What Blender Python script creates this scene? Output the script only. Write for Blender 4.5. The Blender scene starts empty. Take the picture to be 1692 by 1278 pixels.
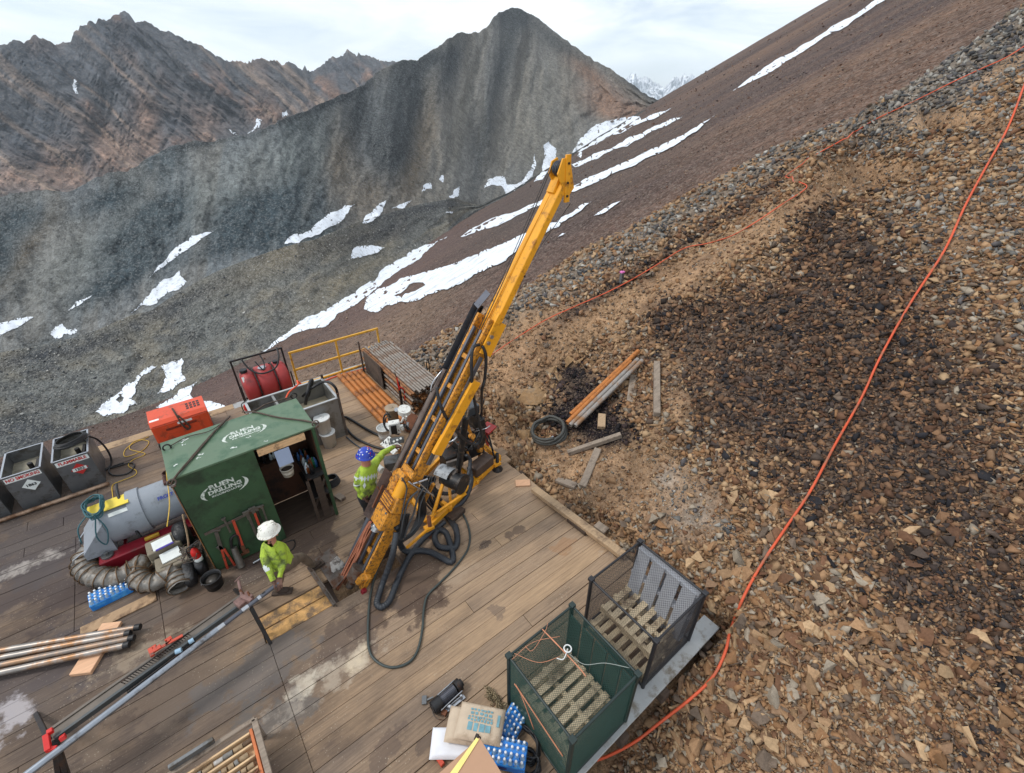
import bpy, bmesh, math, random
import numpy as np
from mathutils import Vector, Matrix, Euler
from mathutils.bvhtree import BVHTree
from mathutils.geometry import delaunay_2d_cdt

# ------------------------------------------------------------------ camera, world, sun, exposure
SC = bpy.context.scene
COL = SC.collection
R_ = math.radians
PI = math.pi
CAM_H = 6.5
FPX = 767.0
PITCH = math.atan(481 / 767.0)
HEAD = R_(52)                      # heading of the camera from the +X (plank) axis
cam_d = bpy.data.cameras.new('camera')
cam_d.sensor_fit = 'HORIZONTAL'
cam_d.sensor_width = 36.0
cam_d.lens = FPX / 1692.0 * 36.0
cam_d.clip_start = 0.1
cam_d.clip_end = 60000
cam = bpy.data.objects.new('camera', cam_d)
COL.objects.link(cam)
cam.location = (0, 0, CAM_H)
cam.rotation_euler = (PI / 2 - PITCH, 0, HEAD - PI / 2)
SC.camera = cam

SUN_EL, SUN_AZ = R_(52), R_(150)   # direction to the sun, angle from +X
world = bpy.data.worlds.new('World')
SC.world = world
world.use_nodes = True
wn = world.node_tree.nodes; wl = world.node_tree.links
wn.clear()
w_out = wn.new('ShaderNodeOutputWorld')
w_bg = wn.new('ShaderNodeBackground'); w_bg.inputs[1].default_value = 0.1
w_sky = wn.new('ShaderNodeTexSky'); w_sky.sky_type = 'NISHITA'; w_sky.sun_disc = False
w_sky.sun_elevation = SUN_EL; w_sky.sun_rotation = PI / 2 - SUN_AZ
w_sky.altitude = 1500; w_sky.air_density = 1.0; w_sky.dust_density = 1.5
w_tc = wn.new('ShaderNodeTexCoord')
w_map = wn.new('ShaderNodeMapping'); w_map.inputs['Scale'].default_value = (1.3, 1.3, 6.0)
w_map.inputs['Rotation'].default_value = (0, 0, R_(35))
w_no = wn.new('ShaderNodeTexNoise'); w_no.inputs['Scale'].default_value = 2.3
w_no.inputs['Detail'].default_value = 7; w_no.inputs['Roughness'].default_value = 0.55
w_no.inputs['Distortion'].default_value = 0.6
w_cr = wn.new('ShaderNodeValToRGB')
w_cr.color_ramp.elements[0].position = 0.36; w_cr.color_ramp.elements[0].color = (0.42, 0.42, 0.42, 1)
w_cr.color_ramp.elements[1].position = 0.62; w_cr.color_ramp.elements[1].color = (1, 1, 1, 1)
w_mix = wn.new('ShaderNodeMixRGB'); w_mix.inputs['Color2'].default_value = (9.6, 10.1, 10.5, 1)
wl.new(w_tc.outputs['Generated'], w_map.inputs['Vector'])
wl.new(w_map.outputs['Vector'], w_no.inputs['Vector'])
wl.new(w_no.outputs['Fac'], w_cr.inputs['Fac'])
wl.new(w_cr.outputs['Color'], w_mix.inputs['Fac'])
wl.new(w_sky.outputs['Color'], w_mix.inputs['Color1'])
wl.new(w_mix.outputs['Color'], w_bg.inputs['Color'])
wl.new(w_bg.outputs['Background'], w_out.inputs['Surface'])

sun_d = bpy.data.lights.new('sun', 'SUN'); sun_d.energy = 1.5; sun_d.angle = R_(12)
sun_d.color = (1.0, 0.96, 0.9)
sun = bpy.data.objects.new('sun', sun_d); COL.objects.link(sun)
sdir = Vector((math.cos(SUN_EL) * math.cos(SUN_AZ), math.cos(SUN_EL) * math.sin(SUN_AZ), math.sin(SUN_EL)))
sun.rotation_euler = sdir.to_track_quat('Z', 'Y').to_euler()
sun.location = (0, 0, 60)

SC.view_settings.view_transform = 'Standard'
SC.view_settings.look = 'None'
SC.view_settings.exposure = 0.32
SC.view_settings.gamma = 1.0
SC.view_settings.use_curve_mapping = False
SC.render.engine = 'CYCLES'
try:
    SC.cycles.volume_bounces = 0
    SC.cycles.max_bounces = 5
    SC.cycles.transparent_max_bounces = 12
except Exception:
    pass

rng = np.random.RandomState(7)
random.seed(11)

# ------------------------------------------------------------------ measuring: photo pixel -> ray -> point
FWD = np.array((math.cos(HEAD), math.sin(HEAD)))
RGT = np.array((math.sin(HEAD), -math.cos(HEAD)))
def ray(px, py):
    x = px - 846.0; u = 639.0 - py
    f = FPX * math.cos(PITCH) + u * math.sin(PITCH)
    z = u * math.cos(PITCH) - FPX * math.sin(PITCH)
    return Vector((RGT[0] * x + FWD[0] * f, RGT[1] * x + FWD[1] * f, z))
def W(px, py, z=0.0):
    """point at height z seen at that place of the photograph"""
    d = ray(px, py); t = (z - CAM_H) / d.z
    return Vector((d.x * t, d.y * t, z))
def onV(px, py, v):
    d = ray(px, py); t = v / d.y
    return Vector((d.x * t, v, CAM_H + d.z * t))
def onU(px, py, u):
    d = ray(px, py); t = u / d.x
    return Vector((u, d.y * t, CAM_H + d.z * t))
def proj(X, Y, Z):
    """world arrays -> photo pixels (used to lay out natural colour zones while modelling)"""
    f0 = X * FWD[0] + Y * FWD[1]; x = X * RGT[0] + Y * RGT[1]; z = Z - CAM_H
    F = f0 * math.cos(PITCH) - z * math.sin(PITCH)
    U = f0 * math.sin(PITCH) + z * math.cos(PITCH)
    F = np.where(np.abs(F) < 1e-3, 1e-3, F)
    return 846 + FPX * x / F, 639 - FPX * U / F
def azel(px, py):
    d = ray(px, py)
    x = d.x * RGT[0] + d.y * RGT[1]; f = d.x * FWD[0] + d.y * FWD[1]
    return math.degrees(math.atan2(x, f)), d.z / math.hypot(x, f)

# ------------------------------------------------------------------ noise in numpy
def _h(ix, iy, seed):
    n = (ix.astype(np.int64) * 374761393 + iy.astype(np.int64) * 668265263 + seed * 1442695041) & 0xffffffff
    n = ((n ^ (n >> 13)) * 1274126177) & 0xffffffff
    n = (n ^ (n >> 16)) & 0xffffffff
    return n / 4294967295.0
def vnoise(x, y, seed=0):
    ix = np.floor(x); iy = np.floor(y); fx = x - ix; fy = y - iy
    fx = fx * fx * (3 - 2 * fx); fy = fy * fy * (3 - 2 * fy)
    a = _h(ix, iy, seed); b = _h(ix + 1, iy, seed); c = _h(ix, iy + 1, seed); d = _h(ix + 1, iy + 1, seed)
    return (a * (1 - fx) + b * fx) * (1 - fy) + (c * (1 - fx) + d * fx) * fy
def fbm(x, y, seed=0, octv=5, rough=0.5, ridged=False):
    s = 0; a = 1; t = 0
    x = np.asarray(x, float); y = np.asarray(y, float)
    for k in range(octv):
        n = vnoise(x * 2 ** k + 13.7 * k, y * 2 ** k - 7.3 * k, seed + k)
        if ridged: n = 1 - np.abs(2 * n - 1)
        s = s + a * n; t += a; a *= rough
    return s / t            # 0..1
def smooth(x, a, b):
    t = np.clip((x - a) / (b - a), 0, 1); return t * t * (3 - 2 * t)

# ------------------------------------------------------------------ materials
def srgb(r, g, b):
    def f(c):
        c /= 255.0
        return c / 12.92 if c <= 0.04045 else ((c + 0.055) / 1.055) ** 2.4
    return (f(r), f(g), f(b), 1)
MATS = {}
def mat(name, col, rough=0.6, metal=0.0, var=0.25, scale=6.0, bump=0.15, dirt=None, dirt_amt=0.3, stretch=None,
        attr=None, objcol=False, coord='Object', dirt_scale=3.0, spec=0.5, island=False, bump_scale=None, bump_dist=0.01, detail=6):
    if name in MATS: return MATS[name]
    m = bpy.data.materials.new(name); MATS[name] = m
    m.use_nodes = True
    N = m.node_tree.nodes; L = m.node_tree.links
    b = N['Principled BSDF']
    b.inputs['Roughness'].default_value = rough
    b.inputs['Metallic'].default_value = metal
    if 'Specular IOR Level' in b.inputs: b.inputs['Specular IOR Level'].default_value = spec
    tc = N.new('ShaderNodeTexCoord'); mp = N.new('ShaderNodeMapping')
    if stretch: mp.inputs['Scale'].default_value = stretch
    L.new(tc.outputs[coord], mp.inputs['Vector'])
    n1 = N.new('ShaderNodeTexNoise'); n1.inputs['Scale'].default_value = scale
    n1.inputs['Detail'].default_value = detail; n1.inputs['Roughness'].default_value = 0.65
    L.new(mp.outputs['Vector'], n1.inputs['Vector'])
    if attr:
        base = N.new('ShaderNodeAttribute'); base.attribute_name = attr; bo = base.outputs['Color']
    elif objcol:
        base = N.new('ShaderNodeObjectInfo'); bo = base.outputs['Color']
    else:
        base = N.new('ShaderNodeRGB'); base.outputs[0].default_value = col; bo = base.outputs[0]
    # brightness variation
    mr = N.new('ShaderNodeMapRange')
    mr.inputs['From Min'].default_value = 0.3; mr.inputs['From Max'].default_value = 0.7
    mr.inputs['To Min'].default_value = 1 - var; mr.inputs['To Max'].default_value = 1 + var
    L.new(n1.outputs['Fac'], mr.inputs['Value'])
    vm = N.new('ShaderNodeVectorMath'); vm.operation = 'SCALE'
    L.new(bo, vm.inputs[0]); L.new(mr.outputs['Result'], vm.inputs['Scale'])
    cur = vm.outputs['Vector']
    if island:
        gi = N.new('ShaderNodeNewGeometry'); m2 = N.new('ShaderNodeMapRange')
        m2.inputs['To Min'].default_value = 0.75; m2.inputs['To Max'].default_value = 1.25
        L.new(gi.outputs['Random Per Island'], m2.inputs['Value'])
        v2 = N.new('ShaderNodeVectorMath'); v2.operation = 'SCALE'
        L.new(cur, v2.inputs[0]); L.new(m2.outputs['Result'], v2.inputs['Scale']); cur = v2.outputs['Vector']
    if dirt:
        n2 = N.new('ShaderNodeTexNoise'); n2.inputs['Scale'].default_value = dirt_scale
        n2.inputs['Detail'].default_value = 8; n2.inputs['Roughness'].default_value = 0.7
        L.new(tc.outputs[coord], n2.inputs['Vector'])
        m3 = N.new('ShaderNodeMapRange')
        m3.inputs['From Min'].default_value = 0.62 - dirt_amt * 0.35; m3.inputs['From Max'].default_value = 0.74 - dirt_amt * 0.3
        L.new(n2.outputs['Fac'], m3.inputs['Value'])
        mx = N.new('ShaderNodeMixRGB'); mx.inputs['Color2'].default_value = dirt
        L.new(m3.outputs['Result'], mx.inputs['Fac']); L.new(cur, mx.inputs['Color1']); cur = mx.outputs['Color']
    L.new(cur, b.inputs['Base Color'])
    if bump > 0:
        n3 = N.new('ShaderNodeTexNoise'); n3.inputs['Scale'].default_value = bump_scale or scale * 4
        n3.inputs['Detail'].default_value = detail
        L.new(mp.outputs['Vector'], n3.inputs['Vector'])
        bp = N.new('ShaderNodeBump'); bp.inputs['Strength'].default_value = bump; bp.inputs['Distance'].default_value = bump_dist
        L.new(n3.outputs['Fac'], bp.inputs['Height']); L.new(bp.outputs['Normal'], b.inputs['Normal'])
    return m

# ------------------------------------------------------------------ mesh building
ICO = None
class MB:
    """collects shapes; positions may be in the frame xf (a Matrix)"""
    def __init__(s, xf=None):
        s.v = []; s.f = []; s.xf = xf; s.sm = []
    def _add(s, vs, fs, smooth=False):
        o = len(s.v)
        if s.xf is not None: vs = [s.xf @ Vector(p) for p in vs]
        s.v += [tuple(p) for p in vs]
        s.f += [tuple(i + o for i in f) for f in fs]
        s.sm += [smooth] * len(fs)
        return s
    def box(s, c, d, rot=None):
        x, y, z = d[0] / 2, d[1] / 2, d[2] / 2
        b = min(x, y, z) * 0.16
        # box with small chamfers: 24 verts
        vs = []; idx = {}
        for sx in (-1, 1):
            for sy in (-1, 1):
                for sz in (-1, 1):
                    for ax in range(3):
                        p = [sx * (x - b), sy * (y - b), sz * (z - b)]
                        p[ax] = (sx * x, sy * y, sz * z)[ax]
                        idx[(sx, sy, sz, ax)] = len(vs); vs.append(Vector(p))
        fs = []
        def quad(a, b_, c_, d_): fs.append((a, b_, c_, d_))
        for ax in range(3):
            o1, o2 = [(1, 2), (2, 0), (0, 1)][ax]
            for sg in (-1, 1):
                q = []
                for a1, a2 in ((-1, -1), (1, -1), (1, 1), (-1, 1)):
                    k = [0, 0, 0]; k[ax] = sg; k[o1] = a1; k[o2] = a2
                    q.append(idx[(k[0], k[1], k[2], ax)])
                if sg < 0: q.reverse()
                quad(*q)
        for ax in range(3):                       # chamfer along axis ax
            o1, o2 = [(1, 2), (2, 0), (0, 1)][ax]
            for a1 in (-1, 1):
                for a2 in (-1, 1):
                    def K(sv, w):
                        k = [0, 0, 0]; k[ax] = sv; k[o1] = a1; k[o2] = a2; return idx[(k[0], k[1], k[2], w)]
                    q = [K(-1, o1), K(1, o1), K(1, o2), K(-1, o2)]
                    if a1 * a2 < 0: q.reverse()
                    q.reverse()
                    quad(*q)
        for sx in (-1, 1):
            for sy in (-1, 1):
                for sz in (-1, 1):
                    t = [idx[(sx, sy, sz, 0)], idx[(sx, sy, sz, 1)], idx[(sx, sy, sz, 2)]]
                    if sx * sy * sz < 0: t.reverse()
                    fs.append(tuple(t))
        M = Matrix.Translation(Vector(c))
        if rot is not None: M = M @ (rot.to_4x4() if isinstance(rot, Matrix) else Euler(rot).to_matrix().to_4x4())
        return s._add([M @ p for p in vs], fs)
    def bar(s, a, b, w, h, up=(0, 0, 1)):
        a = Vector(a); b = Vector(b); d = b - a; L = d.length
        if L < 1e-6: return s
        x = d.normalized(); upv = Vector(up)
        if abs(x.dot(upv)) > 0.98: upv = Vector((0, 1, 0)) if abs(x.y) < .9 else Vector((1, 0, 0))
        y = upv.cross(x).normalized(); z = x.cross(y)
        M = Matrix((x, y, z)).transposed()
        return s.box((a + b) / 2, (L, w, h), M)
    def cyl(s, a, b, r, r2=None, n=14, caps=True):
        a = Vector(a); b = Vector(b); r2 = r if r2 is None else r2
        x = (b - a).normalized(); t = Vector((0, 0, 1)) if abs(x.z) < .9 else Vector((1, 0, 0))
        y = x.cross(t).normalized(); z = x.cross(y)
        vs = []; fs = []
        for i in range(n):
            q = 2 * PI * i / n; o = y * math.cos(q) + z * math.sin(q)
            vs.append(a + o * r); vs.append(b + o * r2)
        for i in range(n):
            j = (i + 1) % n; fs.append((2 * i, 2 * j, 2 * j + 1, 2 * i + 1))
        s._add(vs, fs, True)
        if caps:
            s._add([vs[2 * i] for i in range(n)], [tuple(range(n - 1, -1, -1))])
            s._add([vs[2 * i + 1] for i in range(n)], [tuple(range(n))])
        return s
    def pipe(s, a, b, r, t=0.006, n=12):
        """open tube with wall"""
        a = Vector(a); b = Vector(b)
        x = (b - a).normalized(); tt = Vector((0, 0, 1)) if abs(x.z) < .9 else Vector((1, 0, 0))
        y = x.cross(tt).normalized(); z = x.cross(y); vs = []; fs = []
        for i in range(n):
            q = 2 * PI * i / n; o = y * math.cos(q) + z * math.sin(q)
            vs += [a + o * r, b + o * r, b + o * (r - t), a + o * (r - t)]
        for i in range(n):
            j = (i + 1) % n
            for k in range(4):
                l = (k + 1) % 4; fs.append((4 * i + k, 4 * j + k, 4 * j + l, 4 * i + l))
        return s._add(vs, fs, False)
    def tube(s, pts, r, n=8, sub=6, wob=0.0, rings=None, closed=False):
        P = [Vector(p) for p in pts]
        sub = max(sub, 14) if rings and rings[1] == -.16 else sub
        C = crspline(P, sub) if sub > 1 and len(P) > 2 else P
        m = len(C); vs = []; fs = []
        t0 = (C[1] - C[0]).normalized()
        nrm = t0.cross(Vector((0, 0, 1)))
        if nrm.length < 1e-3: nrm = Vector((1, 0, 0))
        nrm.normalize(); acc = 0
        for i, c in enumerate(C):
            t = (C[min(i + 1, m - 1)] - C[max(i - 1, 0)])
            t = t.normalized() if t.length > 1e-9 else t0
            nrm = (nrm - t * nrm.dot(t))
            if nrm.length < 1e-6: nrm = t.cross(Vector((1, 0, 0)))
            nrm.normalize(); bn = t.cross(nrm)
            rr = r[i * (len(r) - 1) // max(1, m - 1)] if isinstance(r, (list, tuple)) else r
            if i: acc += (C[i] - C[i - 1]).length
            if rings: rr = rr * (1 + rings[1] * (0.5 + 0.5 * math.cos(2 * PI * acc / rings[0])))
            if wob: rr *= 1 + wob * (random.random() - .5)
            for k in range(n):
                q = 2 * PI * k / n; vs.append(c + (nrm * math.cos(q) + bn * math.sin(q)) * rr)
        for i in range(m - 1):
            for k in range(n):
                l = (k + 1) % n; fs.append((i * n + k, i * n + l, (i + 1) * n + l, (i + 1) * n + k))
        fs.append(tuple(range(n - 1, -1, -1))); fs.append(tuple((m - 1) * n + k for k in range(n)))
        return s._add(vs, fs, True)
    def lathe(s, prof, M=None, n=18):
        """prof = [(radius, height)...] round the z axis"""
        M = M or Matrix(); vs = []; fs = []
        for r, h in prof:
            for k in range(n):
                q = 2 * PI * k / n; vs.append(M @ Vector((r * math.cos(q), r * math.sin(q), h)))
        for i in range(len(prof) - 1):
            for k in range(n):
                l = (k + 1) % n; fs.append((i * n + k, i * n + l, (i + 1) * n + l, (i + 1) * n + k))
        if prof[0][0] > 1e-4: fs.append(tuple(range(n - 1, -1, -1)))
        if prof[-1][0] > 1e-4: fs.append(tuple((len(prof) - 1) * n + k for k in range(n)))
        return s._add(vs, fs, True)
    def prism(s, poly, dirv):
        """polygon (3D points, planar) pushed along dirv"""
        d = Vector(dirv); P = [Vector(p) for p in poly]; n = len(P)
        vs = P + [p + d for p in P]
        fs = [tuple(range(n - 1, -1, -1)), tuple(range(n, 2 * n))] + [(i, (i + 1) % n, n + (i + 1) % n, n + i) for i in range(n)]
        return s._add(vs, fs)
    def quad(s, a, b, c, d): return s._add([a, b, c, d], [(0, 1, 2, 3)])
    def mesh(s, name, m=None):
        me = bpy.data.meshes.new(name); me.from_pydata(s.v, [], s.f)
        me.polygons.foreach_set('use_smooth', s.sm)
        if m: me.materials.append(m)
        me.update(); return me
def crspline(P, sub):
    out = []; n = len(P)
    for i in range(n - 1):
        p0 = P[max(i - 1, 0)]; p1 = P[i]; p2 = P[i + 1]; p3 = P[min(i + 2, n - 1)]
        for k in range(sub):
            t = k / sub; t2 = t * t; t3 = t2 * t
            out.append(0.5 * ((2 * p1) + (p2 - p0) * t + (2 * p0 - 5 * p1 + 4 * p2 - p3) * t2 + (3 * p1 - p0 - 3 * p2 + p3) * t3))
    out.append(P[-1]); return out

def fixn(me):
    bm = bmesh.new(); bm.from_mesh(me); bmesh.ops.recalc_face_normals(bm, faces=bm.faces); bm.to_mesh(me); bm.free()
def thing(name, label, cat, loc=(0, 0, 0), rotz=0.0, group=None):
    o = bpy.data.objects.new(name, None); COL.objects.link(o)
    o.location = loc; o.rotation_euler = (0, 0, rotz); o.empty_display_size = 0.2
    o['label'] = label; o['category'] = cat
    if group: o['group'] = group
    return o
def mworld(o):
    M = Matrix.Translation(o.location) @ o.rotation_euler.to_matrix().to_4x4()
    return mworld(o.parent) @ M if o.parent else M
def part(name, mb, m, parent, local=False, label=None, kind=None):
    """link mb as one mesh under parent; coordinates are world unless local"""
    if not local:
        I = mworld(parent).inverted(); mb.v = [tuple(I @ Vector(p)) for p in mb.v]
    me = mb.mesh(name, m); fixn(me)
    o = bpy.data.objects.new(name, me); COL.objects.link(o); o.parent = parent
    if label: o['label'] = label
    if kind: o['kind'] = kind
    return o
def solo(name, mb, m, label, cat, group=None, kind=None, origin=None):
    """one-mesh thing; origin moved to its own base"""
    V = np.array(mb.v); org = Vector(origin) if origin is not None else Vector((V[:, 0].mean(), V[:, 1].mean(), V[:, 2].min()))
    mb.v = [tuple(Vector(p) - org) for p in mb.v]
    me = mb.mesh(name, m); fixn(me)
    o = bpy.data.objects.new(name, me); COL.objects.link(o); o.location = org
    if label: o['label'] = label
    if cat: o['category'] = cat
    if group: o['group'] = group
    if kind: o['kind'] = kind
    return o
def copy_tree(o, parent=None):
    c = o.copy(); COL.objects.link(c)
    if parent: c.parent = parent
    for ch in list(o.children): copy_tree(ch, c)
    return c
def Z(a): return Matrix.Rotation(a, 4, 'Z')
def T(x, y, z): return Matrix.Translation((x, y, z))
def text_part(txt, size, M, m, parent, name='lettering', bold=0.0, sx=1.0, depth=0.002, align='CENTER'):
    """flat lettering as mesh, laid in frame M (x right, y up of the text), local to parent"""
    cu = bpy.data.curves.new(name, 'FONT'); cu.body = txt; cu.size = size; cu.align_x = align; cu.align_y = 'CENTER'
    cu.extrude = depth; cu.offset = bold; cu.resolution_u = 3
    ob = bpy.data.objects.new('tmp_text', cu); COL.objects.link(ob)
    dg = bpy.context.evaluated_depsgraph_get(); dg.update()
    me = bpy.data.meshes.new_from_object(ob.evaluated_get(dg))
    bpy.data.objects.remove(ob); bpy.data.curves.remove(cu)
    me.transform(M @ Matrix.Diagonal((sx, 1, 1, 1)))
    me.materials.clear(); me.materials.append(m); me.name = name
    o = bpy.data.objects.new(name, me); COL.objects.link(o); o.parent = parent
    return o
# ------------------------------------------------------------------ landforms
def grid_mesh(name, X, Y, Zz, col, m, kind='structure', flow=None):
    """X,Y,Zz (n,m) arrays -> mesh with colour attribute"""
    n, k = X.shape
    me = bpy.data.meshes.new(name)
    co = np.stack([X, Y, Zz], -1).reshape(-1, 3)
    ii = np.arange(n * k).reshape(n, k)
    q = np.stack([ii[:-1, :-1], ii[1:, :-1], ii[1:, 1:], ii[:-1, 1:]], -1).reshape(-1, 4)
    me.vertices.add(len(co)); me.vertices.foreach_set('co', co.astype(np.float32).ravel())
    me.loops.add(q.size); me.loops.foreach_set('vertex_index', q.astype(np.int32).ravel())
    me.polygons.add(len(q)); me.polygons.foreach_set('loop_start', np.arange(0, q.size, 4, dtype=np.int32))
    me.polygons.foreach_set('use_smooth', np.ones(len(q), dtype=bool))
    me.update(calc_edges=True)
    if col is not None:
        ca = me.color_attributes.new('tone', 'FLOAT_COLOR', 'POINT')
        c4 = np.ones((len(co), 4), np.float32); c4[:, :3] = col.reshape(-1, 3)
        ca.data.foreach_set('color', c4.ravel())
    if flow is not None:
        fa_ = me.attributes.new('flow', 'FLOAT_VECTOR', 'POINT'); f3 = np.zeros((len(co), 3), np.float32); f3[:, 0] = flow[0].ravel(); f3[:, 1] = flow[1].ravel(); fa_.data.foreach_set('vector', f3.ravel())
    me.materials.append(m)
    o = bpy.data.objects.new(name, me); COL.objects.link(o)
    if kind: o['kind'] = kind
    return o
def bvh_of(o):
    me = o.data
    co = np.zeros(len(me.vertices) * 3, np.float32); me.vertices.foreach_get('co', co)
    vi = np.zeros(len(me.loops), np.int32); me.loops.foreach_get('vertex_index', vi)
    return BVHTree.FromPolygons(co.reshape(-1, 3).tolist(), vi.reshape(-1, 4).tolist())
def C3(r, g, b): return np.array(srgb(r, g, b)[:3])
def blobs(px, py, lst):
    """sum of soft ellipses given where they lie: (cx,cy,rx,ry,angle)"""
    s = 0
    for cx, cy, rx, ry, a in lst:
        a = R_(a); dx = px - cx; dy = py - cy
        X = (dx * math.cos(a) + dy * math.sin(a)) / rx; Y = (-dx * math.sin(a) + dy * math.cos(a)) / ry
        s = s + np.exp(-(X * X + Y * Y) * 1.2)
    return np.clip(s, 0, 1)
def lerp(a, b, t): return a + (b - a) * t[..., None]

def terrain_mat(name, scale, bump_dist, var=0.35, speck=None, speck_amt=0.5, mid=8.0, flow=0.0):
    """vertex tone x procedural grain at several sizes, with fine relief"""
    m = bpy.data.materials.new(name); MATS[name] = m; m.use_nodes = True
    N = m.node_tree.nodes; L = m.node_tree.links; b = N['Principled BSDF']
    b.inputs['Roughness'].default_value = 0.95; b.inputs['Specular IOR Level'].default_value = 0.15
    ge = N.new('ShaderNodeNewGeometry'); at = N.new('ShaderNodeAttribute'); at.attribute_name = 'tone'
    n1 = N.new('ShaderNodeTexNoise'); n1.inputs['Scale'].default_value = scale
    n1.inputs['Detail'].default_value = 12; n1.inputs['Roughness'].default_value = 0.72
    L.new(ge.outputs['Position'], n1.inputs['Vector'])
    mr = N.new('ShaderNodeMapRange'); mr.inputs['From Min'].default_value = 0.32; mr.inputs['From Max'].default_value = 0.68
    mr.inputs['To Min'].default_value = 1 - var; mr.inputs['To Max'].default_value = 1 + var
    L.new(n1.outputs['Fac'], mr.inputs['Value'])
    vm = N.new('ShaderNodeVectorMath'); vm.operation = 'SCALE'
    L.new(at.outputs['Color'], vm.inputs[0]); L.new(mr.outputs['Result'], vm.inputs['Scale'])
    vo = N.new('ShaderNodeTexVoronoi'); vo.inputs['Scale'].default_value = scale * mid
    L.new(ge.outputs['Position'], vo.inputs['Vector'])
    sep = N.new('ShaderNodeSeparateColor'); L.new(vo.outputs['Color'], sep.inputs[0])
    m2 = N.new('ShaderNodeMapRange'); m2.inputs['From Min'].default_value = 0.55; m2.inputs['From Max'].default_value = 1.0
    m2.inputs['To Max'].default_value = speck_amt
    L.new(sep.outputs[0], m2.inputs['Value'])
    m3 = N.new('ShaderNodeMapRange'); m3.inputs['To Min'].default_value = 1 - speck_amt * .55; m3.inputs['To Max'].default_value = 1 + speck_amt * .7
    L.new(sep.outputs[1], m3.inputs['Value'])
    v3 = N.new('ShaderNodeVectorMath'); v3.operation = 'SCALE'
    L.new(vm.outputs['Vector'], v3.inputs[0]); L.new(m3.outputs['Result'], v3.inputs['Scale'])
    vo2 = N.new('ShaderNodeTexVoronoi'); vo2.inputs['Scale'].default_value = scale * mid * .32
    L.new(ge.outputs['Position'], vo2.inputs['Vector'])
    sp2 = N.new('ShaderNodeSeparateColor'); L.new(vo2.outputs['Color'], sp2.inputs[0])
    m4 = N.new('ShaderNodeMapRange'); m4.inputs['To Min'].default_value = .74; m4.inputs['To Max'].default_value = 1.26
    L.new(sp2.outputs[1], m4.inputs['Value'])
    v4 = N.new('ShaderNodeVectorMath'); v4.operation = 'SCALE'
    L.new(v3.outputs['Vector'], v4.inputs[0]); L.new(m4.outputs['Result'], v4.inputs['Scale']); v3 = v4
    nf = None
    if flow:
        af = N.new('ShaderNodeAttribute'); af.attribute_name = 'flow'
        nf = N.new('ShaderNodeTexNoise'); nf.inputs['Scale'].default_value = 1.0; nf.inputs['Detail'].default_value = 9; nf.inputs['Roughness'].default_value = .68
        L.new(af.outputs['Vector'], nf.inputs['Vector'])
        m5 = N.new('ShaderNodeMapRange'); m5.inputs['From Min'].default_value = .34; m5.inputs['From Max'].default_value = .66
        m5.inputs['To Min'].default_value = 1 - flow; m5.inputs['To Max'].default_value = 1 + flow
        L.new(nf.outputs['Fac'], m5.inputs['Value'])
        v5 = N.new('ShaderNodeVectorMath'); v5.operation = 'SCALE'
        L.new(v3.outputs['Vector'], v5.inputs[0]); L.new(m5.outputs['Result'], v5.inputs['Scale']); v3 = v5
    mx = N.new('ShaderNodeMixRGB'); mx.inputs['Color2'].default_value = speck or (0.3, 0.3, 0.3, 1)
    L.new(m2.outputs['Result'], mx.inputs['Fac']); L.new(v3.outputs['Vector'], mx.inputs['Color1'])
    L.new(mx.outputs['Color'], b.inputs['Base Color'])
    ad = N.new('ShaderNodeMath'); ad.operation = 'MULTIPLY_ADD'; ad.inputs[1].default_value = -0.35
    L.new(vo.outputs['Distance'], ad.inputs[0]); L.new(n1.outputs['Fac'], ad.inputs[2])
    bp = N.new('ShaderNodeBump'); bp.inputs['Strength'].default_value = 1.0; bp.inputs['Distance'].default_value = bump_dist
    L.new(ad.outputs[0], bp.inputs['Height']); L.new(bp.outputs['Normal'], b.inputs['Normal'])
    return m

# camera-frame helper: azimuth (deg, right positive from the camera heading) and range -> x, y
def polar(az, r):
    a = np.radians(az)
    return r * (np.sin(a) * RGT[0] + np.cos(a) * FWD[0]), r * (np.sin(a) * RGT[1] + np.cos(a) * FWD[1])

# ---- the long brown talus slope (a plane dipping left into the valley)
def brown_z(X, Y):
    pl = 0.342 * X - 0.452 * Y - 5.0
    fl = -112 + 0 * X
    k = 14.0
    zz = k * np.logaddexp(pl / k, fl / k)
    return zz
azb = np.linspace(-110, 78, 700)
rb = np.concatenate([np.geomspace(1.5, 60, 80), np.geomspace(62, 1500, 260)])
AZ, RR = np.meshgrid(azb, rb, indexing='ij')
BX, BY = polar(AZ, RR)
BZ = brown_z(BX, BY)
cs = 0.802 * BX + 0.597 * BY       # along contour-ish
ds = 0.597 * BX - 0.802 * BY       # up-slope
BZ = BZ + (fbm(cs / 60, ds / 160, 3, 4) - .5) * np.clip(RR / 12, 0.3, 9) * 0.6 + (fbm(BX / 6, BY / 6, 5, 4) - .5) * 0.5
ppx, ppy = proj(BX, BY, BZ)
bn = fbm(cs / 9.0, ds / 60.0, 21, 5); bn2 = fbm(cs / 40, ds / 200, 31, 4)
bcol = lerp(np.broadcast_to(C3(66, 54, 52), BX.shape + (3,)), C3(86, 68, 60), smooth(bn, .35, .7))
bcol = lerp(bcol, C3(108, 84, 68), smooth(bn2, .5, .75) * smooth(ppx, 900, 1300) * .8)
bcol = lerp(bcol, C3(72, 64, 60), smooth(-(ppx - 1.6 * ppy), -1150, -880) * 0 + blobs(ppx, ppy, [(900, 330, 260, 60, -28)]) * .75)
bs = fbm(cs / 3.0, ds / 90.0, 23, 4); bcol = bcol * (1 + (bs[..., None] - .5) * .5)
bcol = lerp(bcol, C3(126, 104, 84), blobs(ppx, ppy, [(640, 545, 150, 40, -30), (480, 640, 70, 30, -15)]) * .7)
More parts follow.
